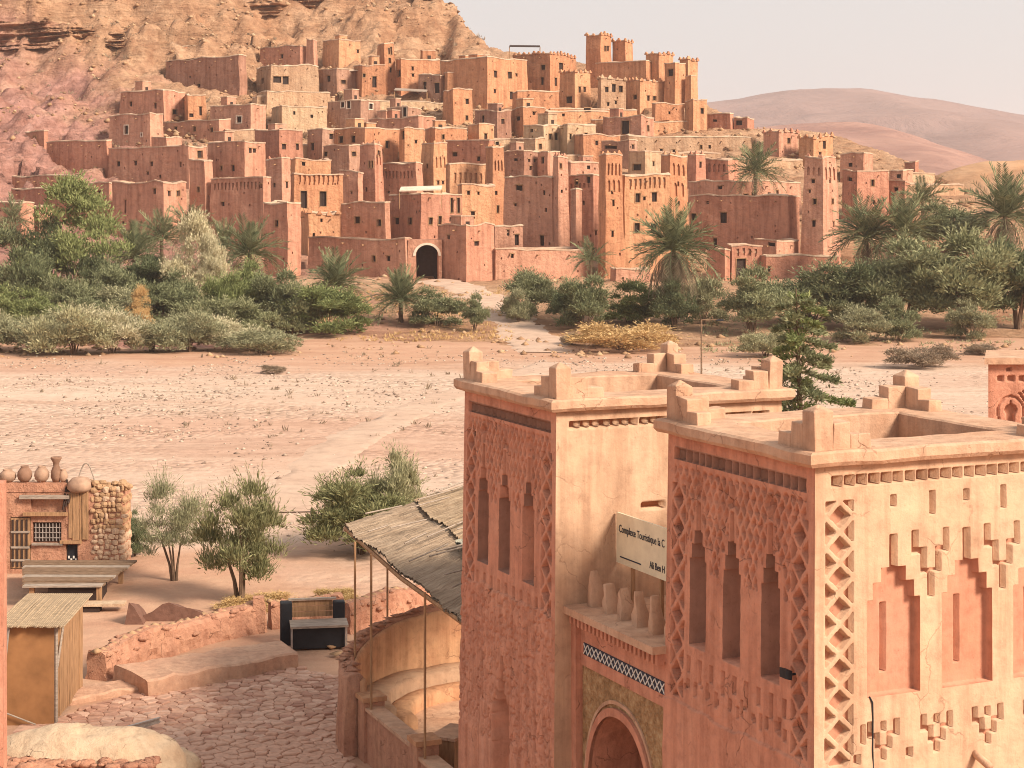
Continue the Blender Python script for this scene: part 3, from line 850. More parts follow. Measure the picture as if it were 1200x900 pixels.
# --- left middle
H('pink house with dark window facing left below the big blank wall', 140, 192, 218, 106, 142, 'p', [(182, 124, 4, 7), (205, 131, 4, 6), (153, 122, 3, 5)])
H('small lit annex right of the upper left pink house', 214, 220, 242, 111, 144, 'o', [(224, 135, 4, 5), (235, 130, 3, 9)])
H('pink cube house with pale-framed window', 246, 294, 312, 123, 160, 'p', [(280, 140, 5.5, 8)], white=1)
H('pink long house with pale-framed window at the left edge of the village', 128, 176, 192, 133, 172, 'p', [(148, 152, 5, 8), (166, 158, 2, 4)], white=1)
H('low pink terrace house with three small windows', 186, 258, 272, 141, 166, 'p', [(206, 150, 4, 4), (228, 151, 4, 5), (249, 152, 4, 5)])
H('straight pink retaining wall below the bare rock', 54, 126, 132, 164, 198, 'p', **WL_)
H('tiny mud hut against the pink rock at far left', 30, 52, 57, 154, 176, 'p', [], [(41, 165, 4, 11)])
H('long pink house with arched windows and a row of small openings', 126, 222, 244, 171, 222, 'p', [(138, 192, 5, 6), (158, 191, 4, 6), (178, 192, 4, 6), (173, 203, 3, 4), (188, 207, 3, 4), (212, 193, 3, 5), (236, 180, 5, 10)])
H('house with blank shaded wall and lit side left of the first tower', 243, 287, 312, 166, 215, 'p', [(273, 197, 4, 6), (259, 197, 3, 6), (294, 176, 3, 6), (299, 176, 3, 6)])
H('slender pink tower left of the dentil wall', 221, 240, 250, 188, 278, 'p', [(232, 222, 3, 5)], **{**TW, 'horn': 0, 'bat': 0.05})
H('large pink wall house with dentil frieze above the left palms', 246, 309, 318, 208, 290, 'p', [(261, 239, 4, 4), (296, 265, 5, 8), (306, 218, 3, 4)], dent=[('L', 216, 6)])
H('shaded pink house with lit side wall in the left middle', 298, 328, 356, 152, 196, 'p', [(334, 172, 4, 6), (350, 172, 3, 6)])
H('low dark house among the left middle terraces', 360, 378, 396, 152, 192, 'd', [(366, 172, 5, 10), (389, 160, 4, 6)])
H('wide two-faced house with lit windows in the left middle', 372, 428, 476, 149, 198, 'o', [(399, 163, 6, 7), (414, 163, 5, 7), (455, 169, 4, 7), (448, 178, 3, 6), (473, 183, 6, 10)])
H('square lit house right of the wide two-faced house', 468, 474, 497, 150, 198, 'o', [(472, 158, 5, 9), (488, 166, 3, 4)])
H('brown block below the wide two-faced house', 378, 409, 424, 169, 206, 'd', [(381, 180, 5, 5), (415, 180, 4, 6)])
H('dark flat-roofed house right of the two arcaded towers', 522, 574, 580, 165, 202, 'p', [(533, 181, 6, 4), (561, 186, 4, 5)])
H('house with whitewashed parapet right of the third tower', 572, 580, 606, 164, 186, 't', [(583, 168, 5, 4)], white=0)
# --- left lower front
H('low front block at left half hidden by trees', 104, 128, 134, 213, 262, 'p', [(116, 226, 4, 6)])
H('broad plain pink house above the tall green tree', 130, 192, 220, 213, 282, 'p', [(146, 242, 2.5, 16), (182, 225, 4, 6), (199, 226, 3, 6), (210, 226, 3, 6), (144, 261, 4, 4)])
H('lowest stepped pink wall at the far left', 12, 100, 108, 221, 262, 'p', **WL_)
H('narrow terrace wall below the pink rock at far left', 14, 92, 98, 206, 232, 'p', **WL_)
H('small lit hut behind the left palms', 28, 46, 62, 241, 284, 'p', [(53, 263, 4, 9)])
H('flat low house at the left edge behind the trees', -22, 24, 40, 236, 290, 'p', [(12, 250, 4, 5)])
# --- front row of kasbah towers
H('left front tower with plain shaded face beside the castellated lit wall', 309, 331, 343, 187, 262, 'p', [(321, 217, 3, 5), (338, 217, 3, 7)], **TW)
H('roof block behind the castellated lit wall', 340, 346, 388, 186, 232, 'o', [(356, 192, 4, 5)])
H('castellated lit front wall with two tall brown windows', 340, 344, 403, 205, 285, 'o', [(356, 234, 7, 17), (379, 233, 7, 16), (349, 258, 4, 7), (375, 258, 3, 5)], dent=[('R', 209, 8)])
H('dark block between the castellated wall and the second tower', 398, 420, 426, 201, 250, 'p', [(412, 226, 2, 3)])
H('second front tower with arcaded top and dark left face', 419, 440, 451, 170, 246, 'p', [(433, 193, 2, 8), (437, 193, 2, 8), (446, 180, 3, 6), (429, 222, 3, 4)], arc=[('R', 187, 12, 2)], **TW)
H('shaded wall with dentil frieze between second and third towers', 443, 488, 496, 191, 244, 'p', [(455, 225, 3, 3)], dent=[('L', 203, 6)])
H('third front tower with blind arcade on its lit face', 491, 508, 527, 168, 240, 'o', [(500, 195, 3, 5), (514, 214, 3, 4), (520, 214, 3, 4)], arc=[('R', 190, 13, 3)], **TW)
H('lit dentil wall right of the third front tower', 522, 527, 570, 193, 262, 'o', [(549, 226, 3, 4), (561, 226, 3, 4), (554, 252, 5, 9)], dent=[('R', 207, 8)])
H('fourth front tower tall and tapering by the shaded courtyard wall', 567, 577, 593, 173, 268, 'o', [(582, 226, 3, 5), (584, 245, 3, 10)], arc=[('R', 194, 12, 3)], **TW)
H('low shaded house with small windows behind the gate wall', 396, 452, 458, 238, 290, 'p', [(418, 258, 6, 9), (445, 261, 5, 7)])
H('gate-side house with white flat roof and paired windows', 455, 493, 542, 227, 290, 'p', [(464, 259, 5, 8), (480, 259, 5, 8), (505, 259, 4, 8), (516, 258, 4, 8), (530, 240, 3, 16), (538, 240, 3, 16), (529, 257, 3, 6), (536, 257, 3, 6)])
H('left front gate tower with single dark window and lit side', 308, 337, 353, 236, 326, 'p', [(324, 261, 5, 8)], **{**TW, 'bat': 0.03, 'horn': 0})
H('lit low house with small rounded merlons left of the gate wall', 352, 361, 398, 249, 300, 'o', [(367, 275, 3, 4), (376, 257, 3, 5)], cr=1)
H('long brown front wall with two small windows beside the arch', 360, 476, 484, 281, 332, 'p', [(439, 303, 4, 6), (455, 303, 4, 6)], **WL_)
H('stepped bastion right of the arched gate', 512, 546, 580, 263, 338, 'p', [(525, 278, 3, 4), (559, 285, 5, 6)], name='mud_bastion', cat='bastion', bat=0.04)
H('lit front terrace wall between bastion and palm', 572, 580, 690, 292, 330, 'p', [(600, 300, 3, 4)], **WL_)
H('small lit corner house above the bastion', 576, 580, 613, 264, 304, 'p', [(596, 272, 3, 8)], [(606, 281, 5, 13)])
H('lit house wall with small windows behind the bastion', 536, 541, 580, 216, 282, 'o', [(549, 226, 3, 4), (561, 226, 3, 4), (554, 252, 5, 9)], dd=3)
# --- centre right front
H('wide shaded courtyard wall left of the great tower house', 590, 648, 656, 207, 298, 'p', [(606, 220, 4, 6), (610, 221, 4, 6), (603, 240, 3, 4), (638, 226, 3, 5), (635, 282, 5, 10), (640, 246, 3, 4)])
H('tapering pilaster tower left of the great tower house', 646, 654, 668, 183, 300, 'p', [(658, 194, 3, 5), (659, 224, 3, 4)], **{**TW, 'bat': 0.2})
H('shaded wall with buttresses beside the great tower house', 664, 696, 706, 206, 300, 'p', [(676, 214, 4, 7), (690, 212, 4, 7), (684, 238, 3, 5), (699, 273, 3, 5)], dent=[('L', 218, 5)])
H('slender buttress on the shaded wall of the great tower house', 668, 675, 683, 222, 306, 'p', **{**TW, 'bat': 0.16, 'horn': 0})
H('left arcaded tower of the great tower house', 700, 709, 732, 182, 326, 'o', [(718, 226, 3, 4), (719, 238, 3, 6), (718, 274, 3, 6)], arc=[('R', 199, 14, 4), ('R', 218, 14, 3)], **{**TW, 'bat': 0.19})
H('front wall of the great tower house with dentil frieze and hooded windows', 726, 731, 786, 204, 322, 'o', [(747, 231, 6, 9), (767, 231, 6, 9), (755, 232, 3, 5), (746, 267, 7, 10), (766, 267, 7, 10)], dent=[('R', 212, 9)])
H('right arcaded tower of the great tower house', 772, 785, 808, 182, 316, 'o', [(796, 215, 3, 5), (796, 238, 3, 5)], arc=[('R', 198, 14, 3), ('R', 222, 16, 2)], **{**TW, 'bat': 0.19})
H('long brown shaded house right of the great tower house', 807, 925, 938, 229, 302, 'p', [(847, 255, 7, 12), (812, 254, 5, 7), (838, 284, 5, 8), (828, 238, 4, 3)])
H('upper storey terrace above the long brown house', 806, 862, 940, 212, 262, 'p', [(843, 220, 4, 4), (884, 229, 6, 7), (902, 228, 4, 5), (874, 230, 5, 6), (912, 226, 3, 6)])
H('small twin slit tower behind the right arcaded tower', 804, 815, 828, 181, 222, 'p', [(821, 193, 3, 7)], **TW)
H('arcaded flat house behind the village palm', 826, 854, 866, 186, 222, 'p', arc=[('L', 196, 10, 4)])
H('tall right corner tower with arcade standing apart', 937, 965, 986, 184, 312, 'p', [(950, 212, 4, 5), (953, 236, 4, 6), (953, 262, 4, 6), (978, 236, 3, 6), (979, 263, 3, 6), (946, 224, 3, 4), (975, 212, 3, 5)], arc=[('R', 203, 15, 3), ('L', 200, 10, 3)], **{**TW, 'bat': 0.27})
H('low lit block at the foot of the great tower house', 715, 721, 762, 314, 344, 'p')
H('little gatehouse with merlon frieze and black doorway by the palm', 852, 857, 893, 287, 330, 'p', [], [(868, 314, 12, 22)], dent=[('R', 294, 6)], white=0)
H('low garden wall left of the little gatehouse', 828, 850, 856, 292, 334, 'p', **WL_)
H('low garden wall running right from the little gatehouse', 890, 896, 984, 300, 330, 'p', [(900, 315, 3, 5)], **WL_)
H('ruined low walls at the foot of the right corner tower', 884, 910, 936, 281, 312, 'p', [(904, 286, 8, 4)])
# --- middle of the hill
H('flat brown house left of the pale two-window house', 598, 613, 640, 126, 160, 'o', [(607, 139, 5, 5), (626, 133, 3, 4)])
H('pale house with two dark windows at the hill centre', 613, 637, 660, 146, 184, 't', [(645, 160, 4, 7), (652, 160, 4, 7), (623, 153, 3, 4)])
H('pale house with one dark window right of the hill centre', 656, 665, 699, 146, 186, 't', [(669, 160, 3, 5), (687, 161, 4.5, 9)])
H('dark recessed house with tall black doorway', 706, 752, 767, 136, 172, 'p', [(760, 150, 3, 6)], [(733, 149, 9, 16)])
H('lit terrace wall above the pale houses', 638, 642, 714, 130, 158, 'o', [(660, 134, 4, 4), (690, 130, 8, 4)], **WL_)
H('low lit house row under the summit slope', 600, 606, 656, 106, 140, 'o', [(622, 118, 6, 5), (612, 120, 4, 4)])
H('small house with white trim on the centre terrace', 598, 628, 640, 163, 194, 't', [(608, 168, 4, 3), (634, 172, 3, 5)])
H('flat house with twin windows under the white trimmed terrace', 586, 614, 632, 176, 214, 'd', [(604, 187, 5, 3), (620, 188, 3, 4), (627, 188, 3, 4), (622, 197, 3, 4)])
H('brown house step right of the twin-window house', 630, 642, 656, 178, 214, 'p', [(636, 188, 4, 6)])
H('low white-parapet house above the left arcaded tower', 698, 738, 748, 164, 198, 'd', [(716, 172, 12, 4), (743, 172, 3, 4)])
H('pink cube house between pilaster tower and arcaded tower', 656, 668, 702, 190, 226, 'p', [(690, 196, 4, 4)])
H('pale jumble house behind the dentil frieze of the great tower house', 736, 756, 776, 178, 216, 't', [(746, 196, 8, 7), (766, 192, 3, 6)])
H('low lit house left of the long lit wall', 672, 684, 728, 158, 194, 'o', [(700, 168, 4, 5)])
H('half-ruined lit house below the upper left terraces', 318, 330, 384, 124, 156, 't', [(345, 132, 3, 4), (366, 136, 3, 4)])
H('low terrace wall under the brown twin-window house', 300, 312, 388, 106, 130, 't', **WL_)
H('lit cube house above the third front tower', 498, 510, 548, 150, 190, 'o', [(520, 160, 3, 5)])
H('brown step house left of the centre', 548, 562, 580, 146, 184, 'o', [(570, 160, 4, 6)])

# --- low terrace walls between the rows of houses
for t, xl, xc, xr, yt, yb, cl in [
        ('low pale terrace wall right of the pink cube house', 258, 264, 350, 152, 168, 't'),
        ('low pale terrace wall above the arcaded third tower', 498, 504, 606, 162, 178, 't'),
        ('low pale terrace wall under the pale two-window house', 602, 608, 716, 182, 198, 't'),
        ('narrow lit terrace strip right below the citadel house with windows', 638, 644, 748, 127, 142, 'o'),
        ('low terrace wall behind the right arcaded tower', 742, 748, 846, 178, 192, 't'),
        ('low terrace wall behind the village palm', 838, 844, 942, 186, 202, 't'),
        ('broken terrace wall right of the dark flat house', 1016, 1022, 1096, 203, 218, 't'),
        ('low pink terrace wall below the pink long house', 122, 196, 214, 160, 176, 'p'),
        ('lit terrace wall below the dark porch house', 420, 426, 534, 118, 134, 't'),
        ('stone-pale terrace wall below the blue-grey windows', 294, 300, 394, 112, 128, 't'),
        ('low terrace wall across the middle left houses', 330, 336, 432, 170, 188, 't'),
        ('broken terrace wall on the rubble slope at far right', 1058, 1064, 1130, 216, 230, 't')]:
    H(t, xl, xc, xr, yt, yb, cl, **WL_)
# --- the arched gate in the front wall
def arched_wall(label, x0, x1, yt, yb, ax, aw, ay, d):
    c0, c1 = P(x0, yb, d), P(x1, yb, d)
    zt = CZ + (HY - yt) / FPX * d; z0 = c0[2] - 3
    za = CZ + (HY - ay) / FPX * d
    hw = aw / 2 * d / FPX; xm = (ax - CX) / FPX * d
    root = thing('gate_wall', label, 'gate', (xm, d, z0))
    zs = za - hw * 0.95
    arch = [(xm - hw, z0)] + [(xm + hw * math.cos(q), zs + hw * 0.95 * math.sin(q)) for q in np.linspace(math.pi, 0, 13)] + [(xm + hw, z0)]
    mb = MB(); dep = 3.0
    top = [(x0w, zt) for x0w in np.interp(np.linspace(0, 1, 13), [0, 1], [c0[0], c1[0]])]
    F = [(c0[0], z0)] + top + [(c1[0], z0)]
    for k in range(len(arch) - 1):
        for y in (d, d + dep):
            mb.add([(arch[k][0], y, arch[k][1]), (arch[k + 1][0], y, arch[k + 1][1]), (F[k + 1][0], y, F[k + 1][1]), (F[k][0], y, F[k][1])], [(0, 1, 2, 3)])
        mb.add([(arch[k][0], d, arch[k][1]), (arch[k][0], d + dep, arch[k][1]), (arch[k + 1][0], d + dep, arch[k + 1][1]), (arch[k + 1][0], d, arch[k + 1][1])], [(0, 1, 2, 3)])
        mb.add([(F[k][0], d, F[k][1]), (F[k + 1][0], d, F[k + 1][1]), (F[k + 1][0], d + dep, F[k + 1][1]), (F[k][0], d + dep, F[k][1])], [(0, 1, 2, 3)])
    mk('wall', mb.V, mb.F, M['ad_p'], root)
    mb = MB()
    for k in range(1, len(arch) - 2):
        a_, b_ = arch[k], arch[k + 1]
        out = lambda q: (xm + (q[0] - xm) * 1.22, zs + (q[1] - zs) * 1.2)
        A2, B2 = out(a_), out(b_)
        mb.add([(a_[0], d - .09, a_[1]), (b_[0], d - .09, b_[1]), (B2[0], d - .09, B2[1]), (A2[0], d - .09, A2[1]),
                (a_[0], d + .1, a_[1]), (b_[0], d + .1, b_[1]), (B2[0], d + .1, B2[1]), (A2[0], d + .1, A2[1])], [(0, 1, 2, 3), (2, 6, 7, 3), (0, 4, 5, 1)])
    mk('arch_trim', mb.V, mb.F, M['lime'], root)
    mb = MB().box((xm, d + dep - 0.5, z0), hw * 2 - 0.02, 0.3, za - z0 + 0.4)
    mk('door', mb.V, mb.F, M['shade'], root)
arched_wall('arched village gate with pale rim and dark passage', 478, 518, 281, 327, 500.5, 27, 287, depth_of(331))

# pieces of the village that are lighter than a house
def awning(label, x0, x1, y0, y1, d, mat, leg=2.2):
    a, b = P(x0, y0, d), P(x1, y1, d)
    root = thing('flat_awning', label, 'awning', (a[0], d, a[2] - leg))
    MB().frame_box(a, b - a, (0, 3.2, 0.5), (0, 0, 0.14)).build('panel', mat, root)
    for q in (a, b):
        for dy in (0.2, 3.0): MB().tube([q + (0, dy, 0.1), q + (0, dy, -leg - 1.5)], 0.07, 6).build('post', M['wood'], root)
awning('dark flat sunshade on the skyline left of the summit keep', 597, 633, 55, 55.5, depth_of(100), M['shade'])
awning('bent white sheet awning among the upper left houses', 396, 421, 84, 83, depth_of(106), M['lime'])
awning('white flat roof panel over the gate-side house', 468, 517, 224.5, 223, depth_of(286), M['lime'], 0.7)
awning('pale reed sunshade on the terrace below the dark porch house', 462, 500, 106, 108, depth_of(120), M['greywood'])

# the hill itself, cut where the houses stand
hx = np.arange(-180, 180.1, 0.62); hy = np.arange(146, 472, 0.62)
HXg, HYg = np.meshgrid(hx, hy)
HZ = hill_z(HXg, HYg)
for (hp, hu, hv, lr, ll, hz_) in PADS:            # every house stands on a levelled pad cut into the slope
    dx, dy = HXg - hp[0], HYg - hp[1]
    ta, tb = dx * hu[0] + dy * hu[1], dx * hv[0] + dy * hv[1]
    m_ = (ta > -1.6) & (ta < lr + 1.2) & (tb > -1.6) & (tb < ll + 1.2) & (HYg > 160)
    HZ[m_] = np.minimum(HZ[m_], hz_ + 0.25 * (fbm(HXg[m_] / 1.5, HYg[m_] / 1.5, 5, 2)))
edge = np.minimum(np.minimum(sstep(146, 152, HYg), sstep(472, 440, HYg)), sstep(180, 168, np.abs(HXg)))
HZ = HZ * edge - 1.2 * (1 - edge)
h = mk('hill', np.stack([HXg, HYg, HZ], -1), grid_faces(len(hy), len(hx)), mat_hill(), smooth=True)
tag(h, kind='structure')


# bedded cliffs standing out of the upper hillside
def cliff(name, px0, px1, tops, bots, d, seed, ledge=1.6, n=240, m=46):
    px = np.linspace(px0, px1, n)
    yt = np.interp(px, [p_[0] for p_ in tops], [p_[1] for p_ in tops]) + (fbm(px / 14, px * 0, seed, 4) - 0.5) * 7
    yb = np.interp(px, [p_[0] for p_ in bots], [p_[1] for p_ in bots]) + (fbm(px / 20, px * 0, seed + 1, 3) - 0.5) * 6
    t = np.linspace(0, 1, m)[:, None]
    Yp = yb[None] * (1 - t) + yt[None] * t
    PX = np.repeat(px[None], m, 0)
    bed = fbm(PX / 90, Yp / 3.2 + PX / 60, seed + 5, 4, 0.6)
    big = fbm(PX / 26, Yp / 26, seed + 7, 4, 0.55)
    fin = fbm(PX / 6, Yp / 3, seed + 9, 3)
    out = (sstep(0.4, 0.6, bed) - 0.5) * ledge * 1.6 + (big - 0.5) * 4.5 + (fin - 0.5) * 1.0 - t * 1.5
    taper_ = np.minimum(1, np.minimum(PX - px0, px1 - PX) / 12.0)
    dd_ = d - (out + 1.0) * taper_ + (1 - taper_) * 3
    X = (PX - CX) / FPX * dd_; Z = CZ + (HY - Yp) / FPX * d
    V = np.stack([X, dd_, Z], -1)
    back = V[-1:].copy(); back[..., 1] += 9; back[..., 2] += 0.4
    V = np.concatenate([V, back], 0)
    tag(mk(name, V.reshape(-1, 3), grid_faces(m + 1, n), HILLMAT), kind='structure')
HILLMAT = bpy.data.materials['hill_rock']
cliff('cliff', -70, 160, [(-70, 22), (60, 26), (160, 44)], [(-70, 62), (60, 58), (160, 56)], 325, 401, 1.3)
cliff('cliff', -70, 340, [(-70, -16), (140, -8), (340, 2)], [(-70, 20), (140, 22), (340, 18)], 348, 411, 1.2)
cliff('cliff', 330, 472, [(330, -14), (440, -10), (466, -3), (472, 3)], [(330, 12), (472, 10)], 356, 421, 0.9)
cliff('cliff', 473, 552, [(473, 8), (484, -6), (500, -3), (520, 2), (532, 12), (541, 30), (552, 44)], [(473, 26), (520, 34), (552, 56)], 350, 431, 1.5)
# ------------------------------------------------------------------ plants
def leaves(pos, dirs, ln, wd, rs, droop=0.0):
    """narrow four-cornered leaves at pos along dirs"""
    n = len(pos)
    dirs = dirs / (np.linalg.norm(dirs, axis=1, keepdims=True) + 1e-9)
    r = rs.randn(n, 3); side = np.cross(dirs, r); side /= (np.linalg.norm(side, axis=1, keepdims=True) + 1e-9)
    L = ln * (0.6 + 0.8 * rs.rand(n, 1)); W = wd * (0.6 + 0.8 * rs.rand(n, 1))
    tip = dirs * L; tip[:, 2] -= droop * L[:, 0]
    V = np.stack([pos, pos + tip * 0.45 + side * W, pos + tip, pos + tip * 0.45 - side * W], 1)
    F = (np.arange(n)[:, None] * 4 + np.arange(4)[None]).astype(np.int32)
    return V.reshape(-1, 3), F

def bush_mesh(name, seed, n, ln, wd, blobs, shape='dome', spiky=0.5, fill=0.55):
    rs = np.random.RandomState(seed)
    C = []; R = []
    while len(C) < blobs:
        p = rs.rand(3) * 2 - 1
        if shape == 'dome':
            p = np.array((p[0] * 0.42, p[1] * 0.42, 0.06 + 0.78 * rs.rand()))
            if (p[0] / 0.42) ** 2 + (p[1] / 0.42) ** 2 + ((p[2] - 0.25) / 0.62) ** 2 > 1: continue
        elif shape == 'tree':
            p = np.array((p[0] * 0.42, p[1] * 0.42, 0.2 + 0.68 * rs.rand()))
            if (p[0] / 0.42) ** 2 + (p[1] / 0.42) ** 2 + ((p[2] - 0.5) / 0.42) ** 2 > 1: continue
        elif shape == 'cone':
            z = 0.08 + 0.84 * rs.rand(); w = 0.44 * min(1, (1.02 - z) * 1.5) ** 0.75
            p = np.array((p[0] * w, p[1] * w, z))
        elif shape == 'low':
            p = np.array((p[0] * 0.42, p[1] * 0.42, 0.1 + 0.55 * rs.rand() * (1 - abs(p[0]) * 0.5)))
        C.append(p); R.append((0.07 + 0.12 * rs.rand()) * (0.75 if shape == 'cone' else 1))
    C = np.array(C); R = np.array(R)
    k = rs.choice(len(C), n, p=R ** 2 / (R ** 2).sum())
    dv = rs.randn(n, 3); dv /= np.linalg.norm(dv, axis=1, keepdims=True)
    dv[:, 2] = np.where(dv[:, 2] < -0.25, -dv[:, 2] * 0.7, dv[:, 2])
    pos = C[k] + dv * (R[k] * (fill + (1 - fill) * rs.rand(n)))[:, None] * (1, 1, 0.95)
    dr = dv * 0.7 + np.array((0, 0, 1.0)) * spiky + rs.randn(n, 3) * 0.35
    pos[:, 2] = np.maximum(pos[:, 2], 0.0)
    V, F = leaves(pos, dr, ln, wd, rs)
    # feathery shoots that break the outline
    ns = n // 14
    k = rs.choice(len(C), ns)
    dv = rs.randn(ns, 3); dv[:, 2] = np.abs(dv[:, 2]) + 0.3; dv /= np.linalg.norm(dv, axis=1, keepdims=True)
    base = C[k] + dv * (R[k] * 0.85)[:, None]
    for s in range(4):
        v2, f2 = leaves(base + dv * (s * ln * 0.7), dv + rs.randn(ns, 3) * 0.3, ln, wd * 0.8, rs)
        F = np.concatenate([F, f2 + len(V)]); V = np.concatenate([V, v2])
    return mesh_data(name, V, F)

def trunk_mesh(name, seed, n=5, h=0.5, r=0.02, base=0.03):
    rs = np.random.RandomState(seed); mb = MB()
    for i in range(n):
        a = rs.rand() * 6.28; t = np.array((math.cos(a), math.sin(a), 0)) * (0.06 + 0.2 * rs.rand())
        b0 = t * 0.12
        mb.tube([b0 + (0, 0, -0.06), b0 + t * 0.25 + (0, 0, h * 0.35), b0 + t * 0.65 + (0, 0, h * 0.7), b0 + t * 1.1 + (0, 0, h * (0.9 + 0.3 * rs.rand()))], [base, r, r * 0.7, r * 0.3], 6)
    return mesh_data(name, np.array(mb.V), mb.F, M['bark'])

BUSH = {
    'dome': [bush_mesh('bush_crown', 11 + i, 13000, 0.052, 0.0085, 30, 'dome', 0.5) for i in range(4)],
    'tree': [bush_mesh('tree_crown', 31 + i, 13000, 0.048, 0.0085, 34, 'tree', 0.5) for i in range(3)],
    'cone': [bush_mesh('cone_crown', 51 + i, 11000, 0.036, 0.007, 70, 'cone', 0.7) for i in range(2)],
    'low': [bush_mesh('shrub_crown', 61 + i, 11000, 0.05, 0.008, 34, 'low', 0.6) for i in range(3)],
    'near': [bush_mesh('near_crown', 71 + i, 10500, 0.055, 0.0048, 36, 'tree', 0.85, 0.2) for i in range(2)],
    'thin': [bush_mesh('thin_crown', 81 + i, 6500, 0.055, 0.004, 26, 'tree', 0.9, 0.2) for i in range(1)],
    'nearlow': [bush_mesh('near_shrub_crown', 91, 13000, 0.06, 0.0055, 36, 'dome', 0.85, 0.25)],
}
TRUNK = {'t': [trunk_mesh('trunk', 3, 5, 0.55, 0.016, 0.028), trunk_mesh('trunk', 4, 4, 0.6, 0.02, 0.034)],
         'b': [trunk_mesh('stems', 5, 7, 0.4, 0.008, 0.012)]}
NB = [0]
def plant(label, px, yt, yb, wpx, shape, mat, cat='bush', name='bush', grp='bushes along the river bank', d=None, z=None):
    NB[0] += 1
    rs = random.Random(NB[0] * 13)
    if d is None: b = hit(px, yb)
    else:
        b = P(px, yb, d)
    sc = b[1] / FPX
    hh, ww = (yb - yt) * sc, wpx * sc
    o = thing(name, label, cat, (b[0], b[1], b[2] - 0.05), grp, rs.random() * 6.28)
    lst = BUSH[shape]
    cr = put('crown', lst[NB[0] % len(lst)], o)
    if not cr.data.materials: cr.data.materials.append(M[mat])
    cr.material_slots[0].link = 'OBJECT'; cr.material_slots[0].material = M[mat]
    cr.scale = (ww * 1.12, ww * 1.12 * rs.uniform(0.85, 1.05), hh * 1.1)
    k = 't' if shape in ('tree', 'near', 'thin') else 'b'
    tl = TRUNK[k]
    tr = put('trunk' if k == 't' else 'stems', tl[NB[0] % len(tl)], o)
    tr.scale = (ww, ww, hh)
    return o

def frond_mesh(name, seed, arch, L=1.0, dead=False, n=24):
    """one feather leaf: a bowed rib with two rows of blades, along +X, rib tip bending down"""
    rs = np.random.RandomState(seed); mb = MB()
    rib = []
    for i in range(9):
        t = i / 8
        rib.append(np.array((L * (t - 0.12 * arch * t * t), 0, L * (0.0 - arch * 0.55 * t ** 2.2))))
    mb.tube(rib, [0.014 * (1 - 0.8 * i / 8) for i in range(9)], 4)
    for i in range(n):
        t = 0.14 + 0.85 * i / (n - 1)
        k = min(int(t * 8), 7); f = t * 8 - k
        p = rib[k] * (1 - f) + rib[k + 1] * f
        tg = rib[k + 1] - rib[k]; tg /= np.linalg.norm(tg)
        bl = 0.30 * L * (1 - abs(t - 0.42) * 1.1) * (0.8 + 0.4 * rs.rand())
        for s in (-1, 1):
            dr = tg * 0.75 + np.array((0, s * 0.75, 0.28 - (0.7 if dead else 0) + 0.2 * rs.randn()))
            dr /= np.linalg.norm(dr)
            e = p + dr * bl; e[2] -= 0.05 * bl
            sd = np.cross(dr, (0, 0, 1.0)); sd = sd / np.linalg.norm(sd) * 0.0105 + np.array((0, 0, 0.005))
            m_ = p + dr * bl * 0.45
            mb.add([p, m_ + sd, e, m_ - sd], [(0, 1, 2, 3)])
    return mesh_data(name, np.array(mb.V), mb.F, M['pd'] if dead else M['pf'])
FRONDS = [frond_mesh('frond', 1, 0.25), frond_mesh('frond', 2, 0.55), frond_mesh('frond', 3, 0.9), frond_mesh('frond', 4, 1.25)]
DEADF = [frond_mesh('frond', 7, 1.2, dead=True, n=18)]

def palm_trunk(h, r):
    mb = MB(); pts = []; rad = []
    n = max(6, int(h / 0.28))
    for i in range(n + 1):
        t = i / n
        pts.append((0.12 * math.sin(t * 2.2) * h * 0.1, 0.0, t * h)); rad.append(r * (1.15 - 0.3 * t) * (1.14 if i % 2 else 0.92))
    mb.tube(pts, rad, 9)
    return np.array(mb.V), mb.F
def palm(label, px, yc, yb, rpx, n=30, dead=8, d=None, up=1.0):
    """crown centre row yc, base row yb, crown radius in pixels"""
    NB[0] += 1; rs = random.Random(NB[0] * 31 + 5)
    b = hit(px, yb) if d is None else P(px, yb, d)
    if d is not None: b[2] = min(b[2], float(land_z(b[0], b[1])) + 0.1)
    sc = b[1] / FPX
    zc = CZ + (HY - yc) * sc; h = max(0.5, zc - b[2]); R = rpx * sc
    o = thing('palm_tree', label, 'palm', (b[0], b[1], b[2] - 0.1), 'date palms of the oasis', rs.random() * 6.28)
    V, F = palm_trunk(h, 0.03 * R + 0.12)
    mk('trunk', V, F, M['bark'], o, local=True)
    for i in range(n + dead):
        dd_ = i >= n
        t = (i + 0.5) / n
        el = math.radians((84 - 92 * t ** 0.9) * up + rs.uniform(-8, 8)) if not dd_ else math.radians(rs.uniform(-82, -22))
        k = 0 if t < 0.25 else 1 if t < 0.5 else 2 if t < 0.8 else 3
        f = put('frond', DEADF[0] if dd_ else FRONDS[k], o)
        az = i * 2.39996 + rs.uniform(-0.3, 0.3)
        f.location = (0.12 * math.cos(az), 0.12 * math.sin(az), h - 0.05 - (0.25 if dd_ else 0))
        f.rotation_euler = (rs.uniform(-0.35, 0.35), -el, az)
        s = R * rs.uniform(0.92, 1.2) * (0.95 if dd_ else 1.0)
        f.scale = (s, s, s)
    return o

B = plant
OG = 'bushes of the left grove'
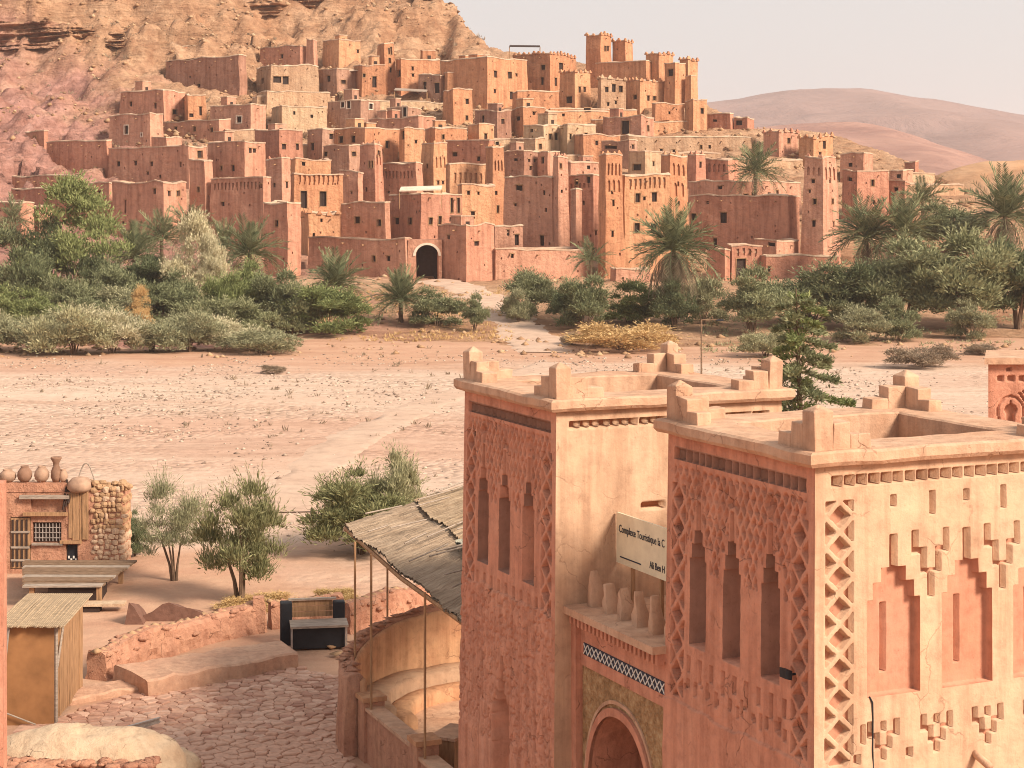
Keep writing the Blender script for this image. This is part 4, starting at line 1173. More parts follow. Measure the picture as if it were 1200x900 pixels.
# left grove, back to front
palm('small palm at the far left edge of the grove', 16, 258, 300, 30, 22, 0)
palm('palm rising behind the pale plume shrub below the slender tower', 222, 268, 312, 32, 36, 4)
palm('bushy palm right of the tall green tree', 158, 300, 344, 42, 42, 4)
palm('low palm right behind the bushy palm', 190, 278, 330, 34, 30, 0)
palm('palm crown under the large dentil wall', 292, 296, 350, 42, 42, 4)
palm('palm half hidden behind the palm crown under the dentil wall', 262, 288, 340, 36, 24, 0)
B('tall bright green cypress-like tree rising above the left grove', 86, 224, 356, 118, 'cone', 'g6', 'tree', 'green_tree', OG)
B('second dark crown left of the tall bright green tree', 56, 264, 356, 60, 'cone', 'g2', 'tree', 'green_tree', OG)
B('dark round tree right of the tall bright green tree', 116, 290, 362, 56, 'dome', 'g2', 'tree', 'green_tree', OG)
B('grey-green bush at the left edge below the small palm', 12, 262, 356, 86, 'dome', 'g1', grp=OG)
B('fresh green bush low at the left edge', 10, 334, 398, 74, 'dome', 'g6', grp=OG)
B('dark green rounded bush under the bushy palm', 168, 300, 362, 62, 'dome', 'g2', grp=OG)
B('tall cream plume shrub in the middle of the left grove', 228, 263, 364, 70, 'cone', 'g4', 'shrub', 'plume_shrub', OG)
B('second cream plume at the right of the tall plume shrub', 246, 284, 366, 48, 'cone', 'g4', 'shrub', 'plume_shrub', OG)
B('green bush right of the cream plumes', 282, 306, 384, 76, 'dome', 'g6', grp=OG)
B('green bush below the left front gate tower', 322, 318, 388, 64, 'dome', 'g1', grp=OG)
B('olive bush in the midst of the left grove', 196, 326, 386, 80, 'dome', 'g1', grp=OG)
B('olive bush behind the ochre shrub', 130, 336, 388, 80, 'dome', 'g3', grp=OG)
B('ochre dry shrub in the left grove', 164, 342, 394, 32, 'cone', 'g5', 'shrub', 'dry_shrub', OG)
for i, (x, yt, yb, w, m, t) in enumerate([
        (-14, 352, 411, 70, 'g3', 'leftmost grey shrub of the front hedge'), (40, 346, 412, 86, 'g3', 'second grey shrub from the left in the front hedge'),
        (86, 340, 416, 88, 'g3', 'pale flowering shrub of the front hedge below the tall tree'), (132, 350, 414, 72, 'g4', 'creamy shrub of the front hedge left of centre'),
        (178, 356, 412, 72, 'g3', 'olive shrub of the front hedge under the ochre shrub'), (222, 350, 412, 80, 'g3', 'olive-grey shrub of the front hedge below the cream plumes'),
        (262, 366, 410, 64, 'g4', 'low yellowish shrub near the right end of the front hedge'), (306, 374, 414, 84, 'g3', 'flat grey-green shrub ending the front hedge at right')]):
    B(t, x, yt, yb, w, 'low', m, 'shrub', 'grey_shrub', 'grey shrubs of the front hedge')
for t, x, yt, yb, w, sh_, m in [
        ('dark filler bush between the small palm and the tall green tree', 34, 292, 372, 72, 'dome', 'g2'),
        ('olive bush in front of the tall green tree', 84, 318, 388, 76, 'dome', 'g1'),
        ('grey-green bush between tall tree and bushy palm', 136, 312, 376, 58, 'dome', 'g1'),
        ('mid green bush below the palm behind the plumes', 206, 318, 372, 60, 'dome', 'g1'),
        ('yellow-green bush right of the second cream plume', 262, 322, 390, 62, 'dome', 'g6'),
        ('dark bush under the palm crown below the dentil wall', 300, 322, 380, 64, 'dome', 'g2'),
        ('bush at the right end of the left grove below the gate tower', 344, 330, 392, 52, 'dome', 'g1'),
        ('yellow-green bush above the leftmost hedge shrub', 46, 340, 398, 70, 'dome', 'g6'),
        ('olive bush above the creamy hedge shrub', 108, 350, 402, 70, 'dome', 'g1'),
        ('olive bush above the low yellowish hedge shrub', 240, 344, 400, 70, 'dome', 'g1'),
        ('green bush above the flat hedge end', 288, 350, 402, 66, 'dome', 'g1')]:
    B(t, x, yt, yb, w, sh_, m, grp=OG)
# below the gate
palm('wide trunkless palm clump below the long front wall', 394, 332, 362, 40, 48, 0, up=0.95)
palm('trunkless fan of fronds left of the road to the gate', 470, 350, 378, 38, 52, 0, up=1.0)
B('light green bush before the palm clump', 384, 328, 392, 88, 'dome', 'g6')
B('dark bush tucked behind the light green bush', 346, 338, 388, 60, 'dome', 'g1')
B('grey-green bush right of the fan of fronds', 512, 338, 382, 64, 'dome', 'g1')
B('little round tree at the roadside below the gate', 557, 350, 389, 30, 'tree', 'g1', 'tree', 'small_tree')
# centre
B('green bush at the foot of the lit terrace wall', 622, 311, 372, 62, 'dome', 'g1')
B('leafy shrub left of the small palm', 608, 338, 378, 32, 'dome', 'g3')
palm('small young palm before the low lit block', 692, 303, 352, 28, 22, 0, up=0.75)
B('dense green bush below the small young palm', 686, 324, 388, 74, 'dome', 'g1')
B('dark low bush left of the dense green bush', 662, 334, 380, 40, 'dome', 'g2')
B('fresh green bush left of the great palm', 738, 328, 378, 70, 'dome', 'g6')
palm('great date palm with hanging dry skirt in front of the tower house', 790, 290, 386, 52, 58, 44)
B('thicket around the foot of the great palm', 790, 330, 388, 50, 'dome', 'g2')
B('tangled dry-edged bush right of the great palm', 824, 318, 380, 54, 'dome', 'g3')
B('straw-coloured reed clump on the bank below the great palm', 727, 366, 410, 112, 'low', 'g5', 'reeds', 'reed_clump')
B('bare twiggy shrub left of the straw reeds', 670, 384, 404, 22, 'low', 'g7', 'shrub', 'dry_shrub')
# right
B('round tamarisk on thin trunks right of the great palm', 882, 322, 392, 78, 'tree', 'g1', 'tree', 'tamarisk_tree', 'tamarisks on the right bank')
B('pale shrub low before the round tamarisk', 898, 374, 418, 56, 'low', 'g3', 'shrub', 'grey_shrub')
palm('broad palm left of the twin right palms beside the right corner tower', 1016, 276, 330, 50, 42, 12)
palm('palm behind and right of the broad palm', 1058, 272, 330, 46, 40, 6)
palm('slim palm standing highest on the right slope', 1081, 234, 272, 32, 30, 0, up=0.8)
palm('rightmost large palm at the photo edge', 1178, 252, 318, 54, 46, 22)
palm('palm inside the village above the long brown house', 886, 201, 240, 34, 38, 2, d=depth_of(250) - 6)
B('wide tamarisk below the right corner tower', 952, 308, 384, 128, 'dome', 'g1', 'tree', 'tamarisk_tree', 'tamarisks on the right bank')
B('tamarisk crown left of the broad palm foot', 1002, 316, 386, 84, 'tree', 'g2', 'tree', 'tamarisk_tree', 'tamarisks on the right bank')
B('big tamarisk in the middle of the right thicket', 1062, 292, 386, 118, 'tree', 'g1', 'tree', 'tamarisk_tree', 'tamarisks on the right bank')
B('biggest tamarisk of the right thicket', 1126, 284, 388, 126, 'tree', 'g1', 'tree', 'tamarisk_tree', 'tamarisks on the right bank')
B('tamarisk cut by the right photo edge', 1192, 292, 386, 84, 'tree', 'g2', 'tree', 'tamarisk_tree', 'tamarisks on the right bank')
B('green tree behind the slim right palm', 1112, 240, 300, 80, 'dome', 'g1', 'tree', 'tamarisk_tree', 'tamarisks on the right bank')
B('small round tamarisk before the right thicket at left', 1010, 354, 402, 62, 'dome', 'g3', grp='small tamarisk bushes before the right thicket')
B('small round tamarisk before the right thicket in the middle', 1052, 348, 400, 50, 'dome', 'g1', grp='small tamarisk bushes before the right thicket')
B('small round tamarisk before the right thicket at right', 1138, 352, 398, 54, 'dome', 'g3', grp='small tamarisk bushes before the right thicket')
B('dead grey brush heap on the right bank', 1082, 394, 431, 64, 'low', 'g7', 'shrub', 'dry_shrub')
B('bleached twig bush near the carved tower at far right', 1150, 398, 416, 30, 'low', 'g7', 'shrub', 'dry_shrub')
B('small dark tuft alone on the left river bed', 320, 425, 438, 24, 'low', 'g7', 'shrub', 'dry_shrub')
# near the path
B('dark low bush by the stone shop corner', 158, 598, 652, 36, 'nearlow', 'g2', grp='bushes by the path')
B('airy pale green sapling near the stone shop', 205, 572, 682, 82, 'thin', 'g3', 'tree', 'small_tree', 'bushes by the path')
B('olive sapling with round dense crown beside the path', 283, 572, 708, 112, 'near', 'g8', 'tree', 'small_tree', 'bushes by the path')
B('large green bush behind the reed canopy', 424, 552, 650, 128, 'nearlow', 'g8', grp='bushes by the path')
B('taller shoots at the right of the large green bush', 458, 528, 640, 76, 'nearlow', 'g3', grp='bushes by the path')
B('golden dry grass tuft behind the bench stall', 394, 688, 706, 44, 'low', 'g5', 'grass', 'dry_grass', 'dry grass by the path')
B('golden dry grass around the olive sapling foot', 296, 694, 712, 80, 'low', 'g5', 'grass', 'dry_grass', 'dry grass by the path')

# low scrub dotting the upper hillside and dry grass on the bank
def scrub(name, n, xr, yr, zf, s0, s1, mat, seed, dens, label, cat, blades=10):
    rs = np.random.RandomState(seed)
    d = yr[0] + (yr[1] - yr[0]) * rs.rand(n * 4); X = ((xr[0] + (xr[1] - xr[0]) * rs.rand(n * 4)) - CX) / FPX * d
    k = rs.rand(n * 4) < dens(X, d); X, d = X[k][:n], d[k][:n]; n = len(X)
    s = s0 + (s1 - s0) * rs.rand(n) ** 2
    pos = np.repeat(np.stack([X, d, zf(X, d) - 0.03], -1), blades, 0); S = np.repeat(s, blades)
    pos[:, :2] += rs.randn(len(pos), 2) * (S * 0.25)[:, None]
    dr = rs.randn(len(pos), 3) * 0.55; dr[:, 2] = np.abs(dr[:, 2]) + 0.6
    V, F = leaves(pos, dr, 1.0, 0.09, rs)
    V = (V.reshape(-1, 4, 3) - pos[:, None]) * S[:, None, None] + pos[:, None]
    tag(mk(name, V.reshape(-1, 3), F, mat), label, cat, kind='stuff')
scrub('hill_scrub', 600, (0, 640), (275, 372), hill_z, 0.25, 0.8, M['g7'], 3, lambda X, d: np.clip((fbm(X / 12, d / 12, 121, 3) - 0.42) * 4, 0.02, 1), 'dark dry scrub dotting the bare upper hillside', 'scrub', 14)
scrub('bank_grass', 900, (330, 600), (155, 190), land_z, 0.12, 0.4, M['g5'], 4, lambda X, d: np.clip((fbm(X / 6, d / 6, 125, 3) - 0.45) * 5, 0.0, 1), 'pale grass growing on the bank below the gate', 'grass', 10)
scrub('far_bank_grass', 700, (820, 1210), (145, 185), land_z, 0.15, 0.45, M['g3'], 14, lambda X, d: np.clip((fbm(X / 6, d / 6, 127, 3) - 0.45) * 5, 0.0, 1), 'sparse grass under the right hand tamarisks', 'grass', 10)
scrub('river_tufts', 260, (-20, 1000), (66, 150), ground_z, 0.12, 0.4, M['g7'], 15, lambda X, d: np.clip((fbm(X / 8, d / 12, 129, 3) - 0.5) * 6, 0.0, 1), 'tiny dry tufts over the river gravel', 'scrub', 10)
# ------------------------------------------------------------------ the two gate towers in the foreground
U = np.array((-0.4115, 0.9114)); Vd = np.array((0.9114, 0.4115))      # along the facade (receding), along the sunlit side
NL = np.array((-0.9114, -0.4115)); NR = np.array((0.4115, -0.9114))   # outward normals
C1 = np.array((4.06, 24.0)); C2 = np.array((0.75, 30.4))
WU, WV, ZT = 4.0, 4.5, 8.5

def taper(c, w, hgt, wu=WU, wv=WV, k=0.022):
    mid = c + U * wu / 2 + Vd * wv / 2
    def T(V):
        V = np.asarray(V, float).reshape(-1, 3).copy()
        V[:, :2] = mid + (V[:, :2] - mid) * (1 + k * (1 - V[:, 2:3] / hgt) * 2)
        return V
    return T

def rec(D, A, B_, a0, a1, b0, b1, dep):
    m = (A > a0) & (A < a1) & (B_ > b0) & (B_ < b1)
    D[m] = np.maximum(D[m], dep) if dep > 0 else 0.0
def lattice(D, A, B_, a0, a1, b0, b1, per, bar, dep):
    m = (A > a0) & (A < a1) & (B_ > b0) & (B_ < b1)
    wd = a1 - a0; ac = (A - (a0 + a1) / 2); q = (B_ - b1) / per * 2
    # two families of diagonals crossing at the middle of the strip
    t1 = np.abs(((q + ac / wd * 2) % 2) - 1) ; t2 = np.abs(((q - ac / wd * 2) % 2) - 1)
    dist = np.minimum(1 - t1, 1 - t2)
    hole = m & (dist > bar)
    D[hole] = np.maximum(D[hole], dep)
def niche(D, A, B_, c, zb, wd, dep, slit=True):
    rec(D, A, B_, c - wd / 2, c + wd / 2, zb, zb + 1.30, dep)
    rec(D, A, B_, c - wd * .39, c + wd * .39, zb, zb + 1.53, dep)
    rec(D, A, B_, c - wd * .235, c + wd * .235, zb, zb + 1.74, dep)
    rec(D, A, B_, c - 0.055, c + 0.055, zb, zb + 2.18, dep * 0.9)
def vstep(D, A, B_, c, zt, dep, s=1.0):
    for sg in (-1, 1):
        f = lambda x0, x1, b0, b1: rec(D, A, B_, c + min(sg * x0, sg * x1) * s, c + max(sg * x0, sg * x1) * s, zt - b1 * s, zt - b0 * s, dep)
        f(0.21, 0.31, 0.0, 0.32); f(0.08, 0.31, 0.24, 0.33); f(0.07, 0.17, 0.24, 0.60); f(0, 0.17, 0.54, 0.60)
    rec(D, A, B_, c - 0.055 * s, c + 0.055 * s, zt - 0.93 * s, zt - 0.60 * s, dep)
def fork(D, A, B_, c, zt, dep):
    for sg in (-1, 1):
        f = lambda x0, x1, b0, b1: rec(D, A, B_, c + min(sg * x0, sg * x1), c + max(sg * x0, sg * x1), zt - b1, zt - b0, dep)
        f(0.17, 0.26, 0.0, 0.24); f(0.06, 0.26, 0.16, 0.24); f(0.06, 0.14, 0.16, 0.40); f(0, 0.14, 0.34, 0.40)
    rec(D, A, B_, c - 0.045, c + 0.045, zt - 0.15, zt - 0.02, dep)
    rec(D, A, B_, c - 0.045, c + 0.045, zt - 0.55, zt - 0.40, dep)

def relief(root, org, dr, nn, L, z0, z1, st, hfun, T, regions, mat0, deep=None):
    """a wall face with carved depth; regions = [(name, material, a0, a1, b0, b1)] become parts of their own"""
    a = np.linspace(0, L, int(L / st) + 1)
    b = np.concatenate([[0.0], np.linspace(z0, z1, int((z1 - z0) / st) + 1)])
    A, B_ = np.meshgrid(a, b)
    D = hfun(A, B_)
    D[0] = 0
    D[:, 0] = 0; D[:, -1] = 0; D[-1] = 0
    V = np.stack([org[0] + dr[0] * A - nn[0] * D, org[1] + dr[1] * A - nn[1] * D, B_], -1).reshape(-1, 3)
    V = T(V)
    F = grid_faces(len(b), len(a))
    if dr[0] * nn[1] - dr[1] * nn[0] > 0: F = F[:, ::-1]
    ca = (A[:-1, :-1] + A[1:, 1:]).ravel() / 2; cb = (B_[:-1, :-1] + B_[1:, 1:]).ravel() / 2
    rid = np.zeros(len(F), int)
    dq = np.minimum(np.minimum(D[:-1, :-1], D[1:, 1:]), np.minimum(D[1:, :-1], D[:-1, 1:])).ravel()
    for i, (nm, mt, a0, a1, b0, b1) in enumerate(regions):
        rid[(ca > a0) & (ca < a1) & (cb > b0) & (cb < b1)] = i + 1
    for i in range(len(regions) + 1):
        f = F[rid == i]
        if not len(f): continue
        u, inv = np.unique(f, return_inverse=True)
        nm, mt = ('wall', mat0) if i == 0 else regions[i - 1][:2]
        ob = mk(nm, V[u], inv.reshape(f.shape), mt, root)
        if deep is not None and mt in (mat0,):         # sunk cells take a darker colour that paints in the carving's shade
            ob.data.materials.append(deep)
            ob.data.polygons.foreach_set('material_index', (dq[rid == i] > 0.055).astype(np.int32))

def corner_merlon(root, xy, du, dv, z, mat, s=1.0, seed=0):
    """stepped corner pinnacle: a pointed post with steps running down both parapets"""
    mb = MB(); t = 0.3 * s
    rs = random.Random(seed)
    q = lambda a, b: np.array((*(xy + du * a + dv * b), 0.0))
    def blk(a0, a1, b0, b1, h, tip=0.0):
        pts = [q(a0, b0), q(a1, b0), q(a1, b1), q(a0, b1)]
        V = [p + (0, 0, z - 0.04) for p in pts] + [p + (0, 0, z + h) for p in pts]
        F = [(3, 2, 1, 0), (0, 1, 5, 4), (1, 2, 6, 5), (2, 3, 7, 6), (3, 0, 4, 7)]
        if tip:
            V.append(q((a0 + a1) / 2, (b0 + b1) / 2) + (0, 0, z + h + tip)); F += [(4, 5, 8), (5, 6, 8), (6, 7, 8), (7, 4, 8)]
        else: F.append((4, 5, 6, 7))
        mb.add(V, F)
    j = lambda: rs.uniform(-0.02, 0.02)
    blk(0, t, 0, t, 0.53 * s + j(), 0.09 * s)
    e = 0.004
    blk(t - e, t + 0.32 * s + j(), e, t - e, 0.36 * s + j()); blk(t + 0.30 * s, t + 0.64 * s + j(), 2 * e, t - 2 * e, 0.18 * s + j())
    blk(e, t - e, t - e, t + 0.32 * s + j(), 0.36 * s + j()); blk(2 * e, t - 2 * e, t + 0.30 * s, t + 0.64 * s + j(), 0.18 * s + j())
    V = np.array(mb.V)
    V += (np.stack([fbm(V[:, 0] * 4, V[:, 2] * 4, 3 + seed, 2), fbm(V[:, 1] * 4, V[:, 2] * 4, 4 + seed, 2), fbm(V[:, 0] * 4, V[:, 1] * 4, 5 + seed, 2)], -1) - 0.5) * 0.075
    o = mk('merlon', V, mb.F, mat, root)
    bv = o.modifiers.new('soft_edges', 'BEVEL'); bv.width = 0.016; bv.segments = 2; bv.limit_method = 'ANGLE'
    return o

def tower_cap(root, c, wu, wv, T, seed):
    ov, th, rw = 0.17, 0.2, 0.92
    zb, zt = ZT, ZT + th
    n = 34
    def ring(off, z, jit):
        p = c - U * off - Vd * off
        cs = [p, p + Vd * (wv + 2 * off), p + Vd * (wv + 2 * off) + U * (wu + 2 * off), p + U * (wu + 2 * off)]
        out = []
        for k in range(4):
            for i in range(n):
                xy = cs[k] + (cs[(k + 1) % 4] - cs[k]) * i / n
                out.append((*xy, z))
        V = np.array(out)
        V[:, 2] += (fbm(V[:, 0] * 1.6 + seed, V[:, 1] * 1.6, 9, 3) - 0.5) * jit
        w = (fbm(V[:, 0] * 2.2 + seed, V[:, 1] * 2.2, 13, 3) - 0.5) * jit * 0.9
        return V + np.stack([w, -w, w * 0], -1)
    rings = [ring(-0.02, zb - 0.03, 0.0), ring(ov * 0.75, zb - 0.005, 0.03), ring(ov, zb + 0.05, 0.05), ring(ov, zt - 0.03, 0.05), ring(ov - 0.05, zt, 0.04),
             ring(ov - rw + 0.04, zt + 0.005, 0.05), ring(ov - rw, zt - 0.02, 0.04), ring(ov - rw, zb - 1.25, 0.0)]
    V = np.concatenate(rings); m = 4 * n; F = []
    for r in range(len(rings) - 1):
        for i in range(m):
            F.append((r * m + i, r * m + (i + 1) % m, (r + 1) * m + (i + 1) % m, (r + 1) * m + i))
    V[:, 2] = np.where(V[:, 2] > zt + 0.05, zt + 0.05, V[:, 2])
    mk('cap', V, F, M['cap'], root)
    p = c - U * 0.03 - Vd * 0.03
    mb = MB().frame_box((*(p + (U + Vd) * 0.72), zb - 1.3), (*(Vd * (wv - 1.36)), 0), (*(U * (wu - 1.36)), 0), (0, 0, 0.08))
    mk('roof', mb.V, mb.F, M['roofmud'], root)
    for k, (e, du, dv) in enumerate(((c, U, Vd), (c + Vd * wv, U, -Vd), (c + U * wu, -U, Vd), (c + U * wu + Vd * wv, -U, -Vd))):
        corner_merlon(root, e + (du + dv) * (-0.02), du, dv, zt, M['cap'], 0.97, seed * 5 + k)

rough = lambda A, B_, s, amp, f=9.0: (fbm(A * f, B_ * f, s, 4) - 0.5) * amp
def carved_left(seed, zbreak, near):
    """deeply carved facade: lattices at the edges, three stepped niches, eroded stalactite ornament"""
    def h(A, B_):
        D = np.zeros_like(A)
        # eroded ornament field
        fld = (A > 0.22) & (A < WU - 0.22) & (B_ < 8.05) & (B_ > 6.55)
        for c in (1.08, 2.1, 3.05): fld &= ~((np.abs(A - c) < 0.34) & (B_ < 6.95)) & ~((np.abs(A - c) < 0.2) & (B_ < 7.2)) & ~((np.abs(A - c) < 0.11) & (B_ < 7.6))
        # interlaced net of tall pointed lozenges, worn
        er = fbm(A * 6, B_ * 6, seed + 3, 3); er2 = fbm(A * 1.6, B_ * 1.6, seed + 5, 2)
        wob = 0.10 * np.sin(B_ / 0.34 * 2 * math.pi) + 0.25 * (er2 - 0.5)
        s1 = np.abs(((A / 0.18 + B_ / 0.34 + wob) % 1) - 0.5) * 2; s2 = np.abs(((A / 0.18 - B_ / 0.34 + wob) % 1) - 0.5) * 2
        e_ = 1 - np.maximum(s1, s2)
        bar = 0.30 + 0.30 * (er - 0.5)
        orn = 0.07 * sstep(bar, bar + 0.14, e_) * (0.4 + 1.2 * er2)
        D = np.where(fld, np.maximum(D, orn * sstep(8.05, 7.98, B_)), D)
        for c in (1.08, 2.1, 3.05): rec(D, A, B_, c - 0.045, c + 0.045, 7.62, 7.95, 0.10)
        # lower fringe of short pegs
        for k in range(14):
            c = 0.70 + 0.2 * k
            rec(D, A, B_, c - 0.04, c + 0.04, 4.62 + 0.09 * (k % 3), 4.80 + 0.05 * (k % 2), 0.07)
        for k in range(9):
            c = 0.72 + 0.32 * k
            rec(D, A, B_, c - 0.045, c + 0.045, 4.95 - 0.1 * (k % 2), 5.2, 0.08); rec(D, A, B_, c + 0.08, c + 0.15, 4.68, 4.92 - 0.08 * (k % 3), 0.08)
        for a0, a1 in ((0.16, 0.56), (WU - 0.56, WU - 0.16)):
            m = (A > a0 - .03) & (A < a1 + .03) & (B_ > 4.5) & (B_ < 7.75)
            D[m] = 0
            lattice(D, A, B_, a0, a1, 4.5, 7.75, 0.44, 0.26, 0.13)
        for c in (1.08, 2.1, 3.05):
            m = (np.abs(A - c) < 0.34) & (B_ > 5.3) & (B_ < 7.0); D[m] = np.where(np.abs(A - c)[m] < 0.31, D[m], 0)
            niche(D, A, B_, c, 5.38, 0.46, 0.48)
        for k in range(19):
            c = 0.22 + 0.19 * k; rec(D, A, B_, c, c + 0.16, 8.12, 8.29, 0.18)
        # below the break the coat is coarse, with a ragged lip
        zb = zbreak + 0.16 * (fbm(A * 2.0, A * 0 + seed, seed + 31, 3) - 0.5)
        below = B_ < zb
        coat = -0.03 + rough(A, B_, seed + 41, 0.03 if not near else 0.02, 5.0)
        if not near:
            n4 = 1 - np.abs(fbm(A * 11, B_ * 6.0, seed + 51, 2, 0.6) * 2 - 1)
            coat = coat + 0.035 * sstep(0.82, 0.9, n4) * (B_ > 1.5)
        D = np.where(below, coat, D + rough(A, B_, seed + 43, 0.018))
        if not near:
            rec(D, A, B_, 1.75, 2.45, 0.5, 3.0, 0.28); rec(D, A, B_, 1.87, 2.33, 0.5, 3.2, 0.28); rec(D, A, B_, 1.98, 2.22, 0.5, 3.42, 0.28); rec(D, A, B_, 2.06, 2.14, 0.5, 3.85, 0.25)
        return D
    return h
def lit_right(A, B_):
    D = np.zeros_like(A)
    for k in range(21):
        c = 0.26 + 0.2 * k
        if c + 0.17 < WV - 0.15: rec(D, A, B_, c, c + 0.172, 8.19, 8.35, 0.2)
    lattice(D, A, B_, 0.17, 0.62, 4.42, 8.0, 0.413, 0.26, 0.11)
    for c in (1.27, 2.5, 3.73):
        rec(D, A, B_, c - 0.05, c + 0.05, 7.87, 8.03, 0.2); rec(D, A, B_, c + 0.60, c + 0.70, 7.72, 8.05, 0.2)
        niche(D, A, B_, c, 5.31, 0.86, 0.14)
        rec(D, A, B_, c - 0.13, c - 0.03, 5.6, 6.55, 0.29)
        vstep(D, A, B_, c + 0.62, 7.52, 0.11)
    for k in range(5): fork(D, A, B_, 1.1 + 0.87 * k, 4.98, 0.09)
    for c in (0.68, 1.52): rec(D, A, B_, c - 0.05, c + 0.05, 4.42, 4.56, 0.09)
    rec(D, A, B_, 0.74, 0.82, 4.68, 4.95, 0.08)
    return D + rough(A, B_, 77, 0.012, 5.0) + rough(A, B_, 78, 0.03, 1.1)
def far_right(A, B_):
    D = np.zeros_like(A)
    for k in range(22):
        c = 0.26 + 0.19 * k
        if c + 0.15 < WV - 0.15: rec(D, A, B_, c, c + 0.16, 8.17, 8.32, 0.2)
    rec(D, A, B_, 1.62, 2.1, 6.7, 6.85, 0.2)
    return D + rough(A, B_, 87, 0.014, 4.0) + rough(A, B_, 88, 0.05, 0.9)

def gate_tower(label, c, hl, hr, lreg, rreg, seed, st):
    root = thing('gate_tower', label, 'tower', (*c, 0.0), 'carved towers of the tourist gate')
    T = taper(c, WU, ZT)
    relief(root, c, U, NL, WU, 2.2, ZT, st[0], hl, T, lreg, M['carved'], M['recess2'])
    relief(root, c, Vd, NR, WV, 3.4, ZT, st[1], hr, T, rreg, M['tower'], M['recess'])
    mb = MB()
    o = c + U * WU + Vd * WV
    mb.add([(*(c + U * WU), 0), (*o, 0), (*o, ZT), (*(c + U * WU), ZT), (*(c + Vd * WV), 0), (*(c + Vd * WV), ZT)], [(0, 1, 2, 3), (4, 1, 2, 5)])
    mk('back_wall', T(mb.V), mb.F, M['tower'], root)
    tower_cap(root, c, WU, WV, T, seed)
    return root
LREG = [('dentil_frieze', M['nshade'], 0.2, WU - 0.2, 8.1, 8.31), ('lattice_strip', M['carved'], 0.14, 0.58, 4.48, 7.77), ('lattice_strip', M['carved'], WU - 0.58, WU - 0.14, 4.48, 7.77)] + \
       [('niche', M['nshade'], c - 0.233 * k_, c + 0.233 * k_, b0_, b1_) for c in (1.08, 2.1, 3.05) for k_, b0_, b1_ in ((1, 5.38, 6.68), (0.78, 6.68, 6.91), (0.47, 6.91, 7.12))] + [('peg_frieze', M['carved'], 0.6, WU - 0.6, 4.55, 5.22)]
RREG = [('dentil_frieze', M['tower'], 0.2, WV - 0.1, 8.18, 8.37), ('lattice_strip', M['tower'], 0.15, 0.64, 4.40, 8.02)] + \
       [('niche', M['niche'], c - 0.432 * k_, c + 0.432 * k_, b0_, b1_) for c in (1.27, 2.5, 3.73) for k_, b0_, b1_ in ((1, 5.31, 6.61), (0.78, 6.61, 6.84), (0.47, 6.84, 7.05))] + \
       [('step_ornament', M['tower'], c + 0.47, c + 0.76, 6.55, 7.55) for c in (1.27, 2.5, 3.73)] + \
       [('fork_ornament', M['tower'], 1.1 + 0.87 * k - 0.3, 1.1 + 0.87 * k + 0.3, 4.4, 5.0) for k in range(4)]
T1 = gate_tower('nearest carved gate tower with lattice strips and stepped niches', C1, carved_left(201, 4.45, True), lit_right, LREG, RREG, 3, (0.017, 0.0135))
T2 = gate_tower('farther gate tower with plain sunlit side and rough carved front', C2, carved_left(301, 5.0, False), far_right,
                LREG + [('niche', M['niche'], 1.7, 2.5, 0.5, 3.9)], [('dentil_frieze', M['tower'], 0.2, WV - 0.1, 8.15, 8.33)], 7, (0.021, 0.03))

# spout, lamp and cable on the near tower
def on_right(s, z, out=0.0): return np.array((*(C1 + Vd * s + NR * out), z))
def on_left(t, z, out=0.0): return np.array((*(C1 + U * t + NL * out), z))
p = on_right(2.62, 4.36, -0.05)
tag(MB().tube([p, p + np.array((*(NR * 0.42), -0.12))], [0.05, 0.055], 12).build('rain_spout', M['cap'], None, True), 'clay rain spout sticking out of the near tower', 'spout')
lp = thing('floodlight', 'small dark floodlight on the shaded face of the near tower', 'lamp', on_left(0.42, 5.55, 0.0))
MB().tube([on_left(0.42, 5.62, -0.02), on_left(0.42, 5.62, 0.2)], 0.018, 6).build('bracket', M['black'], lp)
MB().frame_box(on_left(0.34, 5.56, 0.14), (*(U * 0.16), 0), (*(NL * 0.1), 0.03), (0, 0, 0.13)).build('head', M['black'], lp)
MB().tube([on_left(0.42, 5.62, 0.1), on_left(0.62, 5.6, 0.12), on_left(0.75, 5.58, 0.04)], 0.008, 5).build('cable', M['black'], lp)
pts = [on_right(0.86, 5.32, 0.02), on_right(0.9, 5.24, 0.04), on_right(0.91, 5.0, 0.03), on_right(0.9, 4.6, 0.04), on_right(0.92, 4.2, 0.03), on_right(0.91, 3.6, 0.03)]
tag(MB().tube(pts, 0.013, 5).build('cable', M['black']), 'black cable hanging from the first niche of the near tower', 'cable')

# ------------------------------------------------------------------ gate between the towers
GR = 0.36; ZG = 5.05
t_len = 7.2 - WU
def gp(t, z, back=0.0):
    """t metres from the far tower towards the near one, back metres behind the tower fronts"""
    xy = C2 - U * t + Vd * back
    return np.array((*xy, z))
gate = thing('gate', 'carved gateway wall with pointed arch between the two towers', 'gate', gp(t_len / 2, 0, GR))
def mat_stucco():
    m, nt, b, pos = newmat('speckled_stucco', 0.95, 0.1)
    v = nt.nodes.new('ShaderNodeTexVoronoi'); v.inputs['Scale'].default_value = 16
    nt.links.new(pos, v.inputs['Vector'])
    n = noise(nt, pos, 5, 6, 0.7)
    col = ramp(nt, n, [(0.3, (0.17, 0.1, 0.05)), (0.5, (0.34, 0.2, 0.1)), (0.72, (0.52, 0.36, 0.2))])
    nt.links.new(col, b.inputs['Base Color'])
    bump(nt, b, mth(nt, 'ADD', n, v.outputs['Distance']), 0.03)
    return m
M['stucco'] = mat_stucco()
M['ink'] = plain('dark_blue_paint', (0.035, 0.035, 0.05), 0.7, 0.4, 8)
M['white'] = plain('white_paint', (0.7, 0.66, 0.6), 0.7, 0.3, 6)
